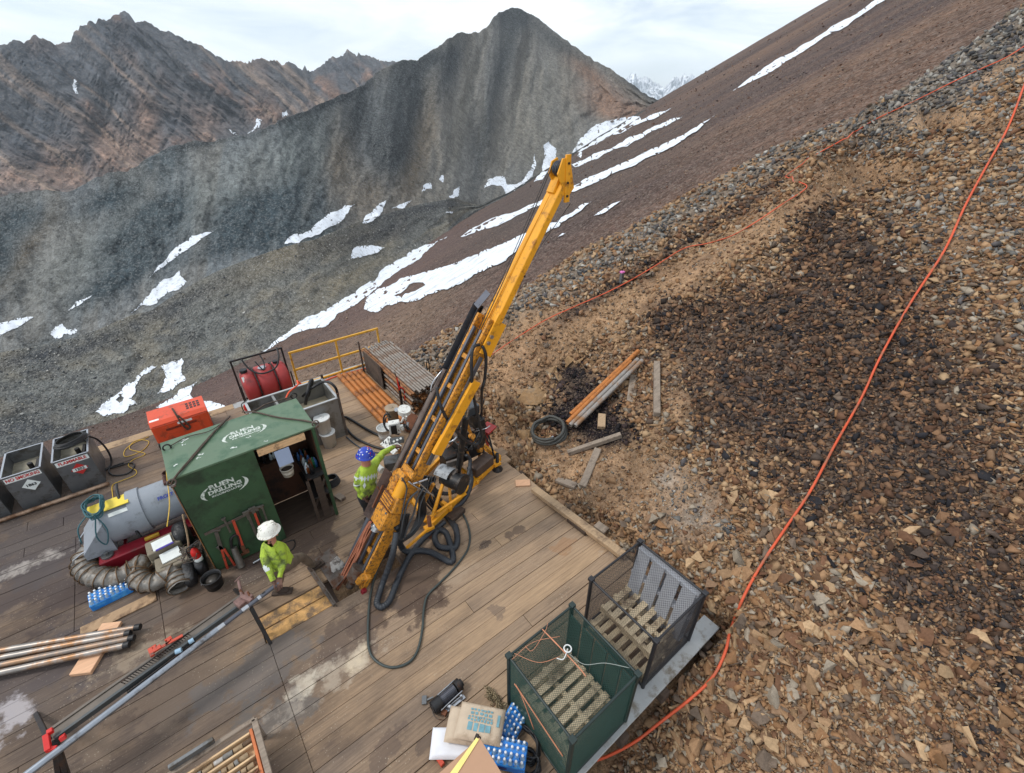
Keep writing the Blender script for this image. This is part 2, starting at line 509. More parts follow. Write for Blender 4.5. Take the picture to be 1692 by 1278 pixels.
bcol = lerp(bcol, C3(92, 72, 68), blobs(ppx, ppy, [(600, 500, 120, 60, -30), (380, 640, 90, 50, 0), (700, 400, 140, 40, -30)]) * .6)
M_brown = terrain_mat('brown_talus_soil', 0.6, 0.2, 0.3, C3(150, 136, 126).tolist() + [1], 0.45, 7)
brown = grid_mesh('brown_talus_slope', BX, BY, BZ, bcol, M_brown)
bvh_brown = bvh_of(brown)
CAMP = Vector((0, 0, CAM_H))
def rng_brown(px, py, cap=1200):
    d = ray(px, py).normalized()
    h = bvh_brown.ray_cast(CAMP, d, 3000)
    if h[0] is None: return cap
    return min(cap, math.hypot(h[0].x, h[0].y))

def line_azel(pts):
    a = [azel(*p) for p in pts]; a.sort()
    return np.array([q[0] for q in a]), np.array([q[1] for q in a])
contact_px = [(-330, 860), (-150, 805), (0, 758), (136, 707), (236, 680), (323, 633), (380, 609), (430, 585), (520, 530), (575, 492), (640, 450), (742, 389),
              (779, 352), (841, 322), (945, 256), (990, 225), (1060, 186), (1100, 172)]
ca, ce = line_azel(contact_px)
cr = np.array([255, 243, 232, 226, 214, 214, 210, 208, 217, 244, 294, 372, 450, 520, 680, 770, 820, 840.])
def gsm(a, f, sig):
    """f(a) sampled along azimuth, smoothed"""
    k = np.linspace(-2.5, 2.5, 15); w = np.exp(-k * k / 2); w /= w.sum()
    return sum(wi * f(a + ki * sig) for wi, ki in zip(w, k))
crest_px = [(-330, 690), (-100, 605), (0, 583), (60, 572), (130, 556), (160, 546), (215, 522), (250, 513), (300, 480), (355, 450), (400, 432), (470, 408), (520, 396),
            (590, 368), (650, 350), (700, 336), (752, 328), (790, 340), (841, 318), (945, 254), (1060, 184), (1100, 171)]
ma, me_ = line_azel(crest_px)
sky_px = [(-400, 380), (-200, 350), (-60, 325), (0, 324), (40, 316), (75, 315), (105, 319), (125, 312), (160, 294), (195, 282), (210, 283), (245, 262), (290, 240), (320, 234), (345, 235), (360, 230), (400, 225),
          (440, 212), (470, 196), (510, 180), (545, 164), (575, 152), (600, 140), (622, 120), (640, 110), (652, 105), (670, 98), (690, 99), (705, 88), (720, 80), (745, 62), (757, 55), (775, 55),
          (790, 54), (805, 45), (815, 30), (825, 21), (838, 16), (850, 14), (862, 15), (875, 24), (900, 38), (930, 62), (955, 82), (982, 100), (1010, 114),
          (1030, 130), (1055, 147), (1075, 160), (1095, 169), (1140, 185), (1250, 200)]
ga, gele = line_azel(sky_px)

# beyond the valley bottom the brown slope runs in under the rubble
bpy.data.objects.remove(brown)
lim = np.interp(AZ, ca, cr) * 1.05 + np.where(AZ > 12.5, 5000, 0)
BZ2 = BZ - np.clip(RR - lim, 0, None) * 0.9
brown = grid_mesh('brown_talus_slope', BX, BY, BZ2, bcol, M_brown)
bvh_brown = bvh_of(brown)

# ---- olive rubble moraine between the brown slope and its crest
az = np.linspace(-66, 14.5, 520); tt = np.concatenate([np.linspace(-0.25, 0, 8)[:-1], np.linspace(0, 1, 90), np.linspace(1, 1.35, 12)[1:]])
AZ, TT = np.meshgrid(az, tt, indexing='ij')
e0 = np.interp(AZ, ca, ce); r0 = np.interp(AZ, ca, cr); e1 = np.interp(AZ, ma, me_)
r1m = r0 * (0.34 - e0) / (0.34 - e1) + 2
tcl = np.clip(TT, 0, 1)
el = e0 + (e1 - e0) * tcl
rr = r0 + (r1m - r0) * tcl
zz = CAM_H + rr * el
zz = np.where(TT < 0, zz + TT * 70, zz); rr = np.where(TT < 0, rr + TT * 80, rr)
back = np.clip(TT - 1, 0, 1)
rr = rr + back * 160; zz = zz - back * 110
rel = (fbm(AZ / 2.2, TT * 5, 41, 5) - .5) * 8 * np.sin(PI * tcl) + (fbm(AZ * 1.5, TT * 20, 43, 4) - .5) * 1.2 * np.sin(PI * tcl)
k = rr / np.maximum(rr + rel, 1)
rr2 = rr + rel; zz = np.where((TT > 0) & (TT < 1), CAM_H + (zz - CAM_H) * rr2 / rr, zz)
MX, MY = polar(AZ, rr2)
ppx, ppy = proj(MX, MY, zz)
n1 = fbm(AZ / 3, TT * 4, 51, 5); n2 = fbm(AZ * .8, TT * 12, 52, 4)
mcol = lerp(np.broadcast_to(C3(92, 94, 92), MX.shape + (3,)), C3(106, 102, 92), smooth(n1, .42, .68))
mcol = lerp(mcol, C3(66, 68, 70), smooth(n2, .5, .75) * .7)
mcol = lerp(mcol, C3(52, 55, 60), blobs(ppx, ppy, [(540, 405, 110, 24, -18), (300, 500, 160, 14, -25), (60, 590, 130, 14, -12), (700, 345, 110, 10, -12), (640, 385, 60, 12, -20), (60, 720, 130, 45, 10)]) * .75)
mcol = lerp(mcol, C3(122, 112, 92), blobs(ppx, ppy, [(700, 310, 110, 14, -8), (460, 430, 120, 30, -25), (560, 470, 110, 30, -35)]) * .5)
M_grey = terrain_mat('grey_rubble', 0.16, 0.5, 0.22, C3(148, 146, 140).tolist() + [1], 0.5, 11)
moraine = grid_mesh('grey_moraine', MX, MY, zz, mcol, M_grey)

# ---- the grey mountain with its long ridge
az = np.linspace(-68, 18.5, 640)
tt = np.concatenate([np.linspace(0, 1, 210), np.linspace(1, 1.6, 20)[1:]])
AZ, TT = np.meshgrid(az, tt, indexing='ij')
eM = np.interp(AZ, ma, me_) - 0.035; _e0 = gsm(AZ, lambda q: np.interp(q, ca, ce), 2.5); _e1 = gsm(AZ, lambda q: np.interp(q, ma, me_), 2.5); _c = gsm(AZ, lambda q: np.interp(q, ca, cr), 2.5)
rM = _c * (0.34 - _e0) / (0.34 - _e1) * 1.35 + 60
es = np.interp(AZ, ga, gele) + (fbm(AZ * 2.2, 0 * AZ + 2, 61, 4) - .5) * 0.006
rS = rM * (0.52 - gsm(AZ, lambda q: np.interp(q, ma, me_), 2) + .035) / (0.52 - gsm(AZ, lambda q: np.interp(q, ga, gele), 1.2))
tcl = np.clip(TT, 0, 1)
el = eM + (es - eM) * tcl
rr = rM + (rS - rM) * tcl ** 1.15
zz = CAM_H + rr * el
# gullies running down the face, as real relief along the line of dip
wall = np.sin(PI * np.clip(tcl, 0, 1)) ** .6
QG = AZ - .22 * np.clip(el, -.6, .3) * 57.3 * np.interp(AZ, [-60, -20, 0, 6, 18], [2.2, 1.6, .9, -1.2, -2.6])
gul = fbm(QG / 2.6 + (fbm(AZ / 5, TT * 3, 70, 3) - .5) * 1.3, TT * 1.6, 71, 5, .55, True)
ridge = blobs(AZ, TT, [(-7.5, .75, 1.2, .35, 0), (-2.6, .72, .9, .4, 0), (-13, .62, 1.3, .3, 0)])
rel = (gul - .55) * .10 * rM * wall * np.interp(AZ, [-68, -35, -18, -8, 18], [.3, .35, .6, 1.2, 1.0]) * np.clip(TT, 0.15, 1)
rel = rel + (fbm(AZ * .9, TT * 9, 75, 5) - .5) * .035 * rM * wall - ridge * .08 * rM * wall
rr2 = rr + rel
zz = np.where(TT <= 1, CAM_H + el * rr2, CAM_H + el * rr2 - (TT - 1) * 260)
rr2 = rr2 + (TT > 1) * (TT - 1) * 420
GX, GY = polar(AZ, rr2)
ppx, ppy = proj(GX, GY, zz)
n1 = fbm(QG / 1.9, TT * 1.6, 81, 6, .55); n2 = fbm(QG / 5, TT * 2.2, 83, 4); n3 = fbm(QG / 1.2, TT * 1.3, 85, 4)
gcol = lerp(np.broadcast_to(C3(102, 107, 110), GX.shape + (3,)), C3(114, 110, 103), smooth(n1, .40, .66) * .7)
gcol = lerp(gcol, C3(112, 106, 96), smooth(AZ, -16, -8) * .55)
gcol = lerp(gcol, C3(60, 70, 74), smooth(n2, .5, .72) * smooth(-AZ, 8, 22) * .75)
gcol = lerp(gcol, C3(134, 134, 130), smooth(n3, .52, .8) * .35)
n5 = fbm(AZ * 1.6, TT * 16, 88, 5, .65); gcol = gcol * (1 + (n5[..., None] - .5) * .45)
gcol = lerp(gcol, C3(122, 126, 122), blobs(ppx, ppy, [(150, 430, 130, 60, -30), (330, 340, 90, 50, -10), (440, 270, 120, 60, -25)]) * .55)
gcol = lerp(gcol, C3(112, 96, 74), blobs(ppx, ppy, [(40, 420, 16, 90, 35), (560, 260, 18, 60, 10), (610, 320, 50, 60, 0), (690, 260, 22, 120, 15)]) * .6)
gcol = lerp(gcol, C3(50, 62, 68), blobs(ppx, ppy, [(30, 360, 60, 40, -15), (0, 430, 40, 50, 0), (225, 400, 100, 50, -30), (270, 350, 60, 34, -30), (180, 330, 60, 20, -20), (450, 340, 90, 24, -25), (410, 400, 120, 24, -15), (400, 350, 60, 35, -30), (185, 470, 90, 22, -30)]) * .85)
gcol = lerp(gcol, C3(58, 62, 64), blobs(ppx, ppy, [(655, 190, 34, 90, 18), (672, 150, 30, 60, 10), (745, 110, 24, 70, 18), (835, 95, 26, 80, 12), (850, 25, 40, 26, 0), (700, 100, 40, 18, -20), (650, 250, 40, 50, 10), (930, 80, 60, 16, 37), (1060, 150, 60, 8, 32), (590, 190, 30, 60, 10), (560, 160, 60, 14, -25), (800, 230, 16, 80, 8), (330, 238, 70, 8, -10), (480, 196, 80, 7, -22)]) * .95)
gcol = lerp(gcol, C3(138, 104, 82), blobs(ppx, ppy, [(1000, 165, 50, 26, 20), (970, 120, 40, 14, 35), (1030, 185, 40, 14, 0)]) * .7)
gcol = lerp(gcol, C3(120, 116, 106), blobs(ppx, ppy, [(900, 160, 60, 90, 30), (760, 200, 18, 110, 12), (880, 240, 60, 40, 0)]) * .5)
M_mtn = terrain_mat('grey_scree', 0.07, 1.6, 0.22, C3(146, 148, 148).tolist() + [1], 0.36, 11, flow=.12)
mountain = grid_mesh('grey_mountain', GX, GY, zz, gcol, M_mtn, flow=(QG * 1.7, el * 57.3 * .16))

# ---- the jagged brown mountain farther left
skyA_px = [(-420, 210), (-300, 160), (-200, 130), (-120, 110), (-60, 92), (0, 76), (14, 75), (22, 68), (40, 70), (50, 66), (58, 57), (64, 64), (72, 65), (90, 75), (104, 72), (118, 72),
           (122, 56), (130, 50), (134, 43), (142, 45), (148, 36), (158, 40), (165, 33), (178, 36), (188, 28), (200, 21), (208, 20), (215, 27), (224, 38), (240, 36), (252, 42), (266, 52), (286, 55), (300, 64), (320, 72),
           (338, 80), (352, 90), (378, 103), (392, 101), (405, 106), (418, 100), (430, 97), (445, 102), (452, 99), (462, 104), (466, 110), (475, 103), (485, 107), (500, 118), (504, 108), (507, 118), (515, 118), (528, 113), (540, 102),
           (550, 94), (556, 97), (566, 95), (574, 83), (583, 88), (590, 95), (592, 89), (610, 95), (635, 103), (655, 103), (700, 112), (800, 130)]
aa, ae = line_azel(skyA_px)
az = np.linspace(-68, 2, 620); tt = np.concatenate([np.linspace(0, 1, 220), np.linspace(1, 1.5, 12)[1:]])
AZ, TT = np.meshgrid(az, tt, indexing='ij')
eb = np.interp(AZ, ga, gele) - 0.03
es = np.interp(AZ, aa, ae) + (fbm(AZ * 6, 0 * AZ, 91, 4, .6, True) - .5) * 0.006
tcl = np.clip(TT, 0, 1); el = eb + (es - eb) * tcl
rr = 1750 + 900 * tcl ** 1.1 + 500 * smooth(AZ, -30, -12)
wall = np.sin(PI * np.clip(tcl * .93 + .02, 0, 1)) ** .5
warp = (fbm(AZ / 6, TT * 2, 93, 3) - .5)
ED = np.clip(el, -.5, .3) * 57.3
q1 = (AZ + .85 * ED) / 3.0 + warp * .7; q2 = (AZ - .6 * ED) / 3.2 + warp * .7
g1 = fbm(q1, ED / 11, 95, 6, .58, True); g2 = fbm(q2, ED / 11, 97, 6, .58, True)
rel = ((g1 - .55) * 360 + (g2 - .55) * 150) * wall
rr2 = rr + rel
zz = np.where(TT <= 1, CAM_H + el * rr2, CAM_H + el * rr2 - (TT - 1) * 500); rr2 = rr2 + (TT > 1) * (TT - 1) * 500
AX, AY = polar(AZ, rr2); ppx, ppy = proj(AX, AY, zz)
rock = smooth(g1 * .65 + g2 * .35 + (tcl - .5) * .22 + (fbm(AZ, TT * 10, 99, 5) - .5) * .35, .42, .62)
acol = lerp(np.broadcast_to(C3(124, 98, 84), AX.shape + (3,)), C3(80, 82, 86), 1 - smooth(-rock, -1, 0) * 0 - (1 - rock))
acol = lerp(acol, C3(108, 90, 82), smooth(fbm(AZ / 2, TT * 5, 101, 4), .5, .75) * .6)
acol = lerp(acol, C3(148, 118, 98), blobs(ppx, ppy, [(200, 250, 70, 44, 20), (110, 285, 50, 40, 0), (20, 295, 60, 24, 0), (240, 200, 20, 60, -10), (330, 200, 40, 24, 20), (440, 190, 40, 20, 10)]) * .6)
acol = lerp(acol, C3(150, 128, 110), smooth(fbm(q1 * 1.8, ED / 16, 103, 4, .5, True), .72, .9) * .65)
n6 = fbm(q1 * 3.2, ED / 5, 105, 5, .6); acol = acol * (.9 + (n6[..., None] - .5) * .9)
acol = lerp(acol, C3(60, 66, 74), blobs(ppx, ppy, [(30, 240, 34, 22, 30), (85, 200, 40, 30, 30), (80, 100, 70, 30, 10), (200, 60, 70, 30, 10), (560, 110, 40, 18, 0), (300, 200, 34, 30, 10), (145, 260, 10, 34, 0)]) * .7)
M_brown_mtn = terrain_mat('brown_mountain_rock', 0.02, 6.0, 0.3, C3(140, 130, 122).tolist() + [1], 0.3, 8, flow=.38)
leftmtn = grid_mesh('brown_mountain', AX, AY, zz, acol, M_brown_mtn, flow=(q1 * 6.5 + warp * 2, ED * .42))

# ---- smooth pale shoulder behind the notch, and the snowy range far off
shp = [(560, 120), (590, 88), (600, 90), (620, 97), (645, 104), (665, 104), (720, 120)]
sa, se = line_azel(shp)
az = np.linspace(sa[0], sa[-1], 60); tt = np.linspace(0, 1.3, 24); AZ, TT = np.meshgrid(az, tt, indexing='ij')
es = np.interp(AZ, sa, se); el = -0.05 + (es + .05) * np.clip(TT, 0, 1); rr = 2900 + 700 * TT; zz = CAM_H + el * rr - np.clip(TT - 1, 0, 1) * 900
SX, SY = polar(AZ, rr)
grid_mesh('pale_shoulder', SX, SY, zz, np.broadcast_to(C3(120, 120, 120), SX.shape + (3,)).copy(), M_brown_mtn)
fpx = [(980, 150), (1005, 140), (1020, 134), (1036, 130), (1044, 122), (1050, 121), (1056, 130), (1064, 127), (1072, 130), (1080, 136), (1090, 141), (1098, 146), (1106, 138), (1115, 127), (1122, 129), (1130, 123), (1138, 127), (1145, 124), (1152, 133), (1162, 131), (1172, 128), (1180, 124), (1190, 129), (1210, 120), (1260, 132), (1400, 140)]
fa, fe = line_azel(fpx)
az = np.linspace(fa[0], fa[-1], 420); tt = np.concatenate([np.linspace(0, 1, 90), np.linspace(1, 1.4, 8)[1:]]); AZ, TT = np.meshgrid(az, tt, indexing='ij')
es = np.interp(AZ, fa, fe) + (fbm(AZ * 5, AZ * 0, 111, 4, .6, True) - .5) * .006
el = -0.03 + (es + .03) * np.clip(TT, 0, 1); rr = 12000 + 3000 * TT
g = fbm(AZ * 1.6 + TT * 1.3, TT * 2.5, 113, 6, .6, True); g2 = fbm(AZ * 1.5 - TT * 1.5, TT * 2.5, 115, 6, .6, True)
rr2 = rr + (g - .5) * 2200 + (g2 - .5) * 2200
zz = CAM_H + el * rr2 - np.clip(TT - 1, 0, 1) * 3000
FX, FY = polar(AZ, rr2)
fcol = lerp(np.broadcast_to(C3(84, 92, 104), FX.shape + (3,)), C3(238, 240, 244), smooth(g * .6 + g2 * .5 + fbm(AZ * 6, TT * 12, 117, 4) * .35, .62, .8))
M_far = terrain_mat('far_snow_rock', 0.003, 20, 0.15, None, 0.1, 4)
grid_mesh('snowy_range', FX, FY, zz, fcol, M_far)

# ---- the near hillside the deck is cut into
def near_z(u, v):
    bench = 6.3 + 0 * u
    bench = 4.9 + 1.7 * np.exp(-((v - 6.2) / 2.6) ** 2)            # flat pad beside the rig
    t = u - bench
    up = 0.60 * 0.9 * np.logaddexp(0, t / 0.9)                      # rises to the right
    z = -0.14 + up + 0.10 * np.clip(u - 4.4, -2, 3) * (v > -50)
    z = z + np.where(v < 1.4, 0.10 * (1.4 - v), 0)
    dn = np.clip(4.35 - u, 0, 99); z = z - 0.55 * dn * smooth(v, 0.4, 2.5) - 0.22 * dn * (1 - smooth(v, 0.4, 2.5))
    z = z - 0.55 * np.logaddexp(0, (v - 12.0) / .8) * .8
    n = (u - 5.5) * 0.465 + (v - 11.2) * 0.885 + (fbm(u / 3, v / 3, 201, 3) - .5) * 1.2   # far edge of the spur
    z = z - 1.0 * 0.9 * np.logaddexp(0, (n - .6) / .9)
    # little landings and the fire pit
    z = z - 0.38 * np.exp(-(((u - 7.6) / 1.0) ** 2 + ((v - 7.2) / .8) ** 2))
    return z
uu = np.concatenate([np.arange(-3, 3.8, .3), np.arange(3.8, 12, .09), np.arange(12, 34, .16)])
vv = np.concatenate([np.arange(-9, -1, .16), np.arange(-1, 13, .09), np.arange(13, 20, .2)])
NU, NV = np.meshgrid(uu, vv, indexing='ij')
NZ = near_z(NU, NV)
NZ = NZ + (fbm(NU / 2.5, NV / 2.5, 211, 4) - .5) * .5 * smooth(NU, 4.8, 7) + (fbm(NU * 1.6, NV * 1.6, 213, 4) - .5) * .13 * smooth(NU, 4.5, 5.2)
ppx, ppy = proj(NU, NV, NZ)
# landings scraped into the hill, cut bank beside the rig
NZ = NZ + 1.1 * blobs(ppx, ppy, [(1450, 238, 70, 18, 0), (1345, 345, 60, 26, -30)]) - .7 * blobs(ppx, ppy, [(1440, 285, 90, 16, 0), (1560, 205, 90, 14, 5)])
NZ = NZ + .85 * blobs(ppx, ppy, [(1265, 402, 150, 36, -33)]) - .55 * blobs(ppx, ppy, [(1370, 600, 190, 130, 30)])
bank = np.exp(-((NU - 5.15) / .38) ** 2) * smooth(NV, 6.3, 6.9) * (1 - smooth(NV, 8.6, 9.6))
NZ = NZ + bank * (.8 + .7 * (fbm(NU * 3, NV * 3, 215, 4, .6, True) - .4))
brz = brown_z(NU, NV) - 1.2
NZ = np.maximum(NZ, brz)
indeck = (NU < 4.62) & (NV > 1.12)
NZ = np.where(indeck, np.minimum(NZ, -0.35), NZ)
NZ = np.where((NU > 3.0) & (NU < 4.9) & (NV > 1.0) & (NV < 11.9), np.minimum(NZ, -0.10), NZ)
ppx, ppy = proj(NU, NV, NZ)
def zone_dark(px, py, u, v):
    d = blobs(px, py, [(1345, 350, 34, 40, 0), (1385, 430, 80, 80, 30), (1430, 540, 110, 120, 30), (1280, 560, 130, 90, 0), (1180, 545, 80, 50, -20), (1330, 680, 130, 110, 0), (1470, 720, 110, 130, 20), (1200, 640, 60, 60, 0), (1110, 530, 40, 30, 0), (1520, 960, 60, 60, 40)])
    d = np.clip(d + .5 * blobs(px, py, [(1620, 700, 130, 160, 0), (1640, 1000, 140, 200, 0), (1480, 900, 120, 120, 20), (1600, 1230, 110, 60, 0)]), 0, 1)
    return np.clip(d * 1.3 + (fbm(u * .9, v * .9, 221, 4) - .5) * 1.1 * (d > .08), 0, 1)
def zone_grey(px, py):
    """grey rubble along the far crest of the spur, upper right"""
    line = 590 - (px - 690) * 0.575
    return np.clip(np.exp(-((py - line - 16) / 26.0) ** 2) * .9 + blobs(px, py, [(1650, 90, 110, 50, -30), (1500, 190, 120, 30, -30), (1560, 140, 120, 26, -30), (1120, 820, 40, 60, 30), (1190, 865, 30, 16, 10)]) , 0, 1)
def zone_soil(px, py):
    return blobs(px, py, [(1130, 455, 60, 26, -25), (1260, 380, 90, 20, -32), (1440, 285, 90, 20, 0), (1560, 200, 110, 18, 3), (990, 520, 110, 30, -20), (840, 600, 60, 60, 0), (1120, 670, 26, 30, 0), (830, 740, 30, 40, 0),
                          (960, 770, 80, 50, 20), (1050, 790, 90, 60, 10), (1150, 850, 50, 60, 20), (1340, 330, 40, 14, -20), (1400, 300, 50, 14, 0), (1660, 110, 80, 10, -35), (1580, 400, 26, 40, 30), (900, 560, 60, 50, 0)])
def zone_char(px, py):
    return blobs(px, py, [(965, 650, 50, 34, 20), (985, 700, 60, 34, 10), (948, 615, 26, 14, 0), (930, 690, 30, 22, 0), (1010, 720, 40, 20, 0)])
dk = zone_dark(ppx, ppy, NU, NV); gy = zone_grey(ppx, ppy); so = zone_soil(ppx, ppy); ch = zone_char(ppx, ppy)
nn = fbm(NU * 1.3, NV * 1.3, 231, 5)
ncol = lerp(np.broadcast_to(C3(146, 118, 90), NU.shape + (3,)), C3(116, 92, 72), smooth(nn, .4, .65))
ncol = lerp(ncol, C3(66, 54, 48), dk * .85)
ncol = lerp(ncol, C3(112, 106, 98), gy * .8)
ncol = lerp(ncol, C3(150, 120, 92), so * .8 * (1 - ch))
ncol = lerp(ncol, C3(34, 30, 32), ch)
blackband = np.exp(-((ppy - (600 - (ppx - 820) * .64)) / 12.0) ** 2) * smooth(ppx, 860, 950) * (1 - smooth(ppx, 1250, 1330))
ncol = lerp(ncol, C3(52, 46, 46), blackband * .8)
ncol = lerp(ncol, C3(122, 122, 118), blobs(ppx, ppy, [(1150, 850, 26, 40, 40), (1100, 790, 20, 20, 30)]) * .7)
M_near = terrain_mat('broken_rock_soil', 2.2, 0.03, 0.3, C3(160, 140, 120).tolist() + [1], 0.35, 16)
near = grid_mesh('scree_hillside', NU, NV, NZ, ncol, M_near)
bvh_near = bvh_of(near)
bvhs = [bvh_near, bvh_brown, bvh_of(moraine), bvh_of(mountain), bvh_of(leftmtn)]
def hit(px, py, which=None):
    d = ray(px, py).normalized(); best = None
    for i, b in enumerate(bvhs):
        if which is not None and i not in which: continue
        h = b.ray_cast(CAMP, d, 30000)
        if h[0] is not None and (best is None or h[3] < best[1]): best = (h[0], h[3], h[1], i)
    return best
def ground(u, v):
    h = bvh_near.ray_cast(Vector((u, v, 60)), Vector((0, 0, -1)), 200)
    return h[0].z if h[0] is not None else 0.0
def GP(px, py, lift=0.0):
    """point of the near hillside at that place"""
    h = hit(px, py, (0, 1))
    return h[0] + Vector((0, 0, lift))

# ---- air
hm = bpy.data.materials.new('air'); hm.use_nodes = True
hN = hm.node_tree.nodes; hN.clear(); ho = hN.new('ShaderNodeOutputMaterial'); hv = hN.new('ShaderNodeVolumePrincipled')
hv.inputs['Color'].default_value = (0.80, 0.90, 1.0, 1); hv.inputs['Density'].default_value = 5.2e-5; hv.inputs['Anisotropy'].default_value = 0.2
hm.node_tree.links.new(hv.outputs['Volume'], ho.inputs['Volume'])
HM = MB()
x0, x1, y0, y1, z0, z1 = -4200, 16500, -600, 14500, -900, 720
HM._add([(x0, y0, z0), (x1, y0, z0), (x1, y1, z0), (x0, y1, z0), (x0, y0, z1), (x1, y0, z1), (x1, y1, z1), (x0, y1, z1)],
        [(0, 3, 2, 1), (4, 5, 6, 7), (0, 1, 5, 4), (1, 2, 6, 5), (2, 3, 7, 6), (3, 0, 4, 7)])
hme = HM.mesh('haze', hm); hob = bpy.data.objects.new('haze', hme); COL.objects.link(hob); hob['kind'] = 'stuff'
# ------------------------------------------------------------------ snow lying on the slopes
M_snow = mat('snow', srgb(226, 232, 240), 0.7, var=0.09, scale=0.12, dirt=srgb(186, 190, 194), dirt_amt=.35, dirt_scale=.3, bump=0.25, coord='Object', bump_scale=0.4, bump_dist=0.3, spec=0.3)
def inside(poly, x, y):
    c = False; n = len(poly); j = n - 1
    for i in range(n):
        xi, yi = poly[i]; xj, yj = poly[j]
        if (yi > y) != (yj > y) and x < (xj - xi) * (y - yi) / (yj - yi) + xi: c = not c
        j = i
    return c
def fractal(poly, amp, lev):
    P = [Vector(p) for p in poly]
    for l in range(lev):
        Q = []
        for i, a in enumerate(P):
            b = P[(i + 1) % len(P)]; d = b - a; Q.append(a)
            Q.append((a + b) / 2 + Vector((-d.y, d.x)) * random.uniform(-amp, amp))
        P = Q
    return P
def snow(poly, lift=.35, amp=.12, step=7, holes=(), lev=4, which=(1, 2, 3, 4)):
    P = fractal(poly, amp, lev)
    xs = [p.x for p in P]; ys = [p.y for p in P]
    pts = list(P); edges = [(i, (i + 1) % len(P)) for i in range(len(P))]
    HP = []
    for h in holes:
        hp = fractal(h, .2, 2); HP.append([tuple(q) for q in hp]); o = len(pts); pts += hp
        edges += [(o + i, o + (i + 1) % len(hp)) for i in range(len(hp))]
    tp = [tuple(p) for p in P]
    y = min(ys)
    while y < max(ys):
        x = min(xs)
        while x < max(xs):
            q = (x + random.uniform(-1, 1), y + random.uniform(-1, 1))
            if inside(tp, *q) and not any(inside(h, *q) for h in HP): pts.append(Vector(q))
            x += step
        y += step
    vs, es, fs, _, _, _ = delaunay_2d_cdt(pts, edges, [], 0, 1e-5)
    tri = []
    for f in fs:
        c = sum((vs[i] for i in f), Vector((0, 0))) / 3
        if random.random() < .18 and min((c.x - p.x) ** 2 + (c.y - p.y) ** 2 for p in P) < 4: continue
        if inside(tp, c.x, c.y) and not any(inside(h, c.x, c.y) for h in HP): tri.append(tuple(f))
    top = []; base = []
    last = None
    for v in vs:
        h = hit(v.x, v.y, which)
        if h is None: h = last
        last = h
        n = h[2] if h[2].z > 0 else -h[2]
        top.append(h[0] + n * lift * (.65 if h[3] == 1 else 1.0)); base.append(h[0] - n * lift)
    mb = MB(); mb._add(top, tri, True)
    return solo('snow_patch', mb, M_snow, None, None, kind='structure')
snow([(602, 512), (606, 494), (625, 478), (660, 462), (700, 451), (740, 440), (780, 425), (820, 408), (856, 392), (900, 374), (940, 356), (980, 334), (940, 362), (905, 385), (880, 400), (850, 420), (820, 440), (800, 450), (770, 466), (740, 480), (700, 493), (660, 500), (640, 505), (625, 517)],
     .25, .1, 7, [[(652, 490), (672, 478), (700, 468), (704, 472), (680, 484), (664, 494)]], which=(1,))
snow([(428, 586), (450, 568), (480, 548), (520, 522), (560, 500), (590, 480), (640, 440), (690, 412), (742, 390), (700, 420), (660, 448), (620, 480), (580, 508), (560, 518), (540, 540), (510, 545), (480, 556), (450, 575)], .35, .1, which=(1, 2))
snow([(760, 393), (780, 378), (830, 356), (880, 338), (930, 318), (990, 288), (1050, 262), (1100, 238), (1150, 212), (1182, 192), (1150, 220), (1100, 250), (1050, 275), (1000, 296), (950, 318), (900, 338), (860, 355), (810, 378)], .3, .06, which=(1,))
snow([(944, 272), (970, 262), (1020, 240), (1060, 222), (1100, 203), (1128, 194), (1100, 210), (1060, 230), (1010, 250), (965, 272), (950, 277)], .3, .08, which=(1,))
snow([(944, 254), (958, 230), (985, 206), (1020, 197), (1056, 192), (1060, 199), (1085, 188), (1112, 179), (1085, 196), (1050, 208), (1010, 224), (985, 240)], .6, .08, which=(1, 2, 3))
snow([(800, 312), (806, 298), (820, 292), (832, 292), (838, 306), (862, 300), (876, 282), (884, 254), (886, 275), (880, 292), (862, 306), (836, 322), (828, 308), (812, 306)], .6, .12, 5)
snow([(882, 302), (895, 285), (900, 262), (898, 240), (906, 234), (920, 248), (915, 268), (905, 284), (896, 298)], .6, .12, 5)
snow([(468, 405), (482, 390), (500, 388), (522, 370), (545, 352), (570, 340), (586, 338), (575, 352), (550, 374), (520, 390), (495, 402)], .5, .12, 6)
snow([(598, 370), (606, 356), (622, 342), (638, 332), (632, 350), (616, 366)], .5, .12, 5)
snow([(579, 430), (584, 410), (604, 407), (636, 410), (612, 422)], .4, .1, 5)
snow([(246, 460), (262, 440), (290, 410), (318, 390), (356, 382), (330, 398), (305, 416), (270, 442)], .4, .06, 6)
snow([(216, 518), (240, 494), (262, 470), (298, 446), (300, 458), (309, 466), (298, 478), (260, 502)], .4, .12, 6)
snow([(0, 556), (0, 535), (30, 526), (58, 524), (30, 542), (-10, 562), (-30, 560), (-30, 545)], .4, .08, 6)
snow([(112, 514), (125, 500), (156, 486), (140, 498)], .4, .1, 5)
snow([(86, 556), (92, 540), (102, 536), (110, 545), (130, 546), (112, 552), (98, 560)], .4, .25, 4)
snow([(158, 682), (176, 664), (200, 648), (220, 632), (238, 612), (262, 604), (236, 622), (224, 642), (218, 660), (226, 668), (205, 684), (185, 686)], .3, .16, 5, [[(192, 662), (200, 655), (206, 658), (198, 667)]])
snow([(258, 652), (272, 632), (266, 606), (286, 598), (302, 592), (300, 612), (308, 628), (290, 640)], .3, .16, 5)
snow([(258, 674), (290, 654), (318, 636), (326, 632), (314, 652), (330, 666), (350, 664), (378, 676), (330, 696), (290, 692)], .3, .12, 6, which=(1, 2))
snow([(697, 318), (700, 306), (711, 303), (713, 313)], .5, .2, 4)
snow([(741, 326), (750, 314), (760, 309), (758, 324)], .5, .2, 4)
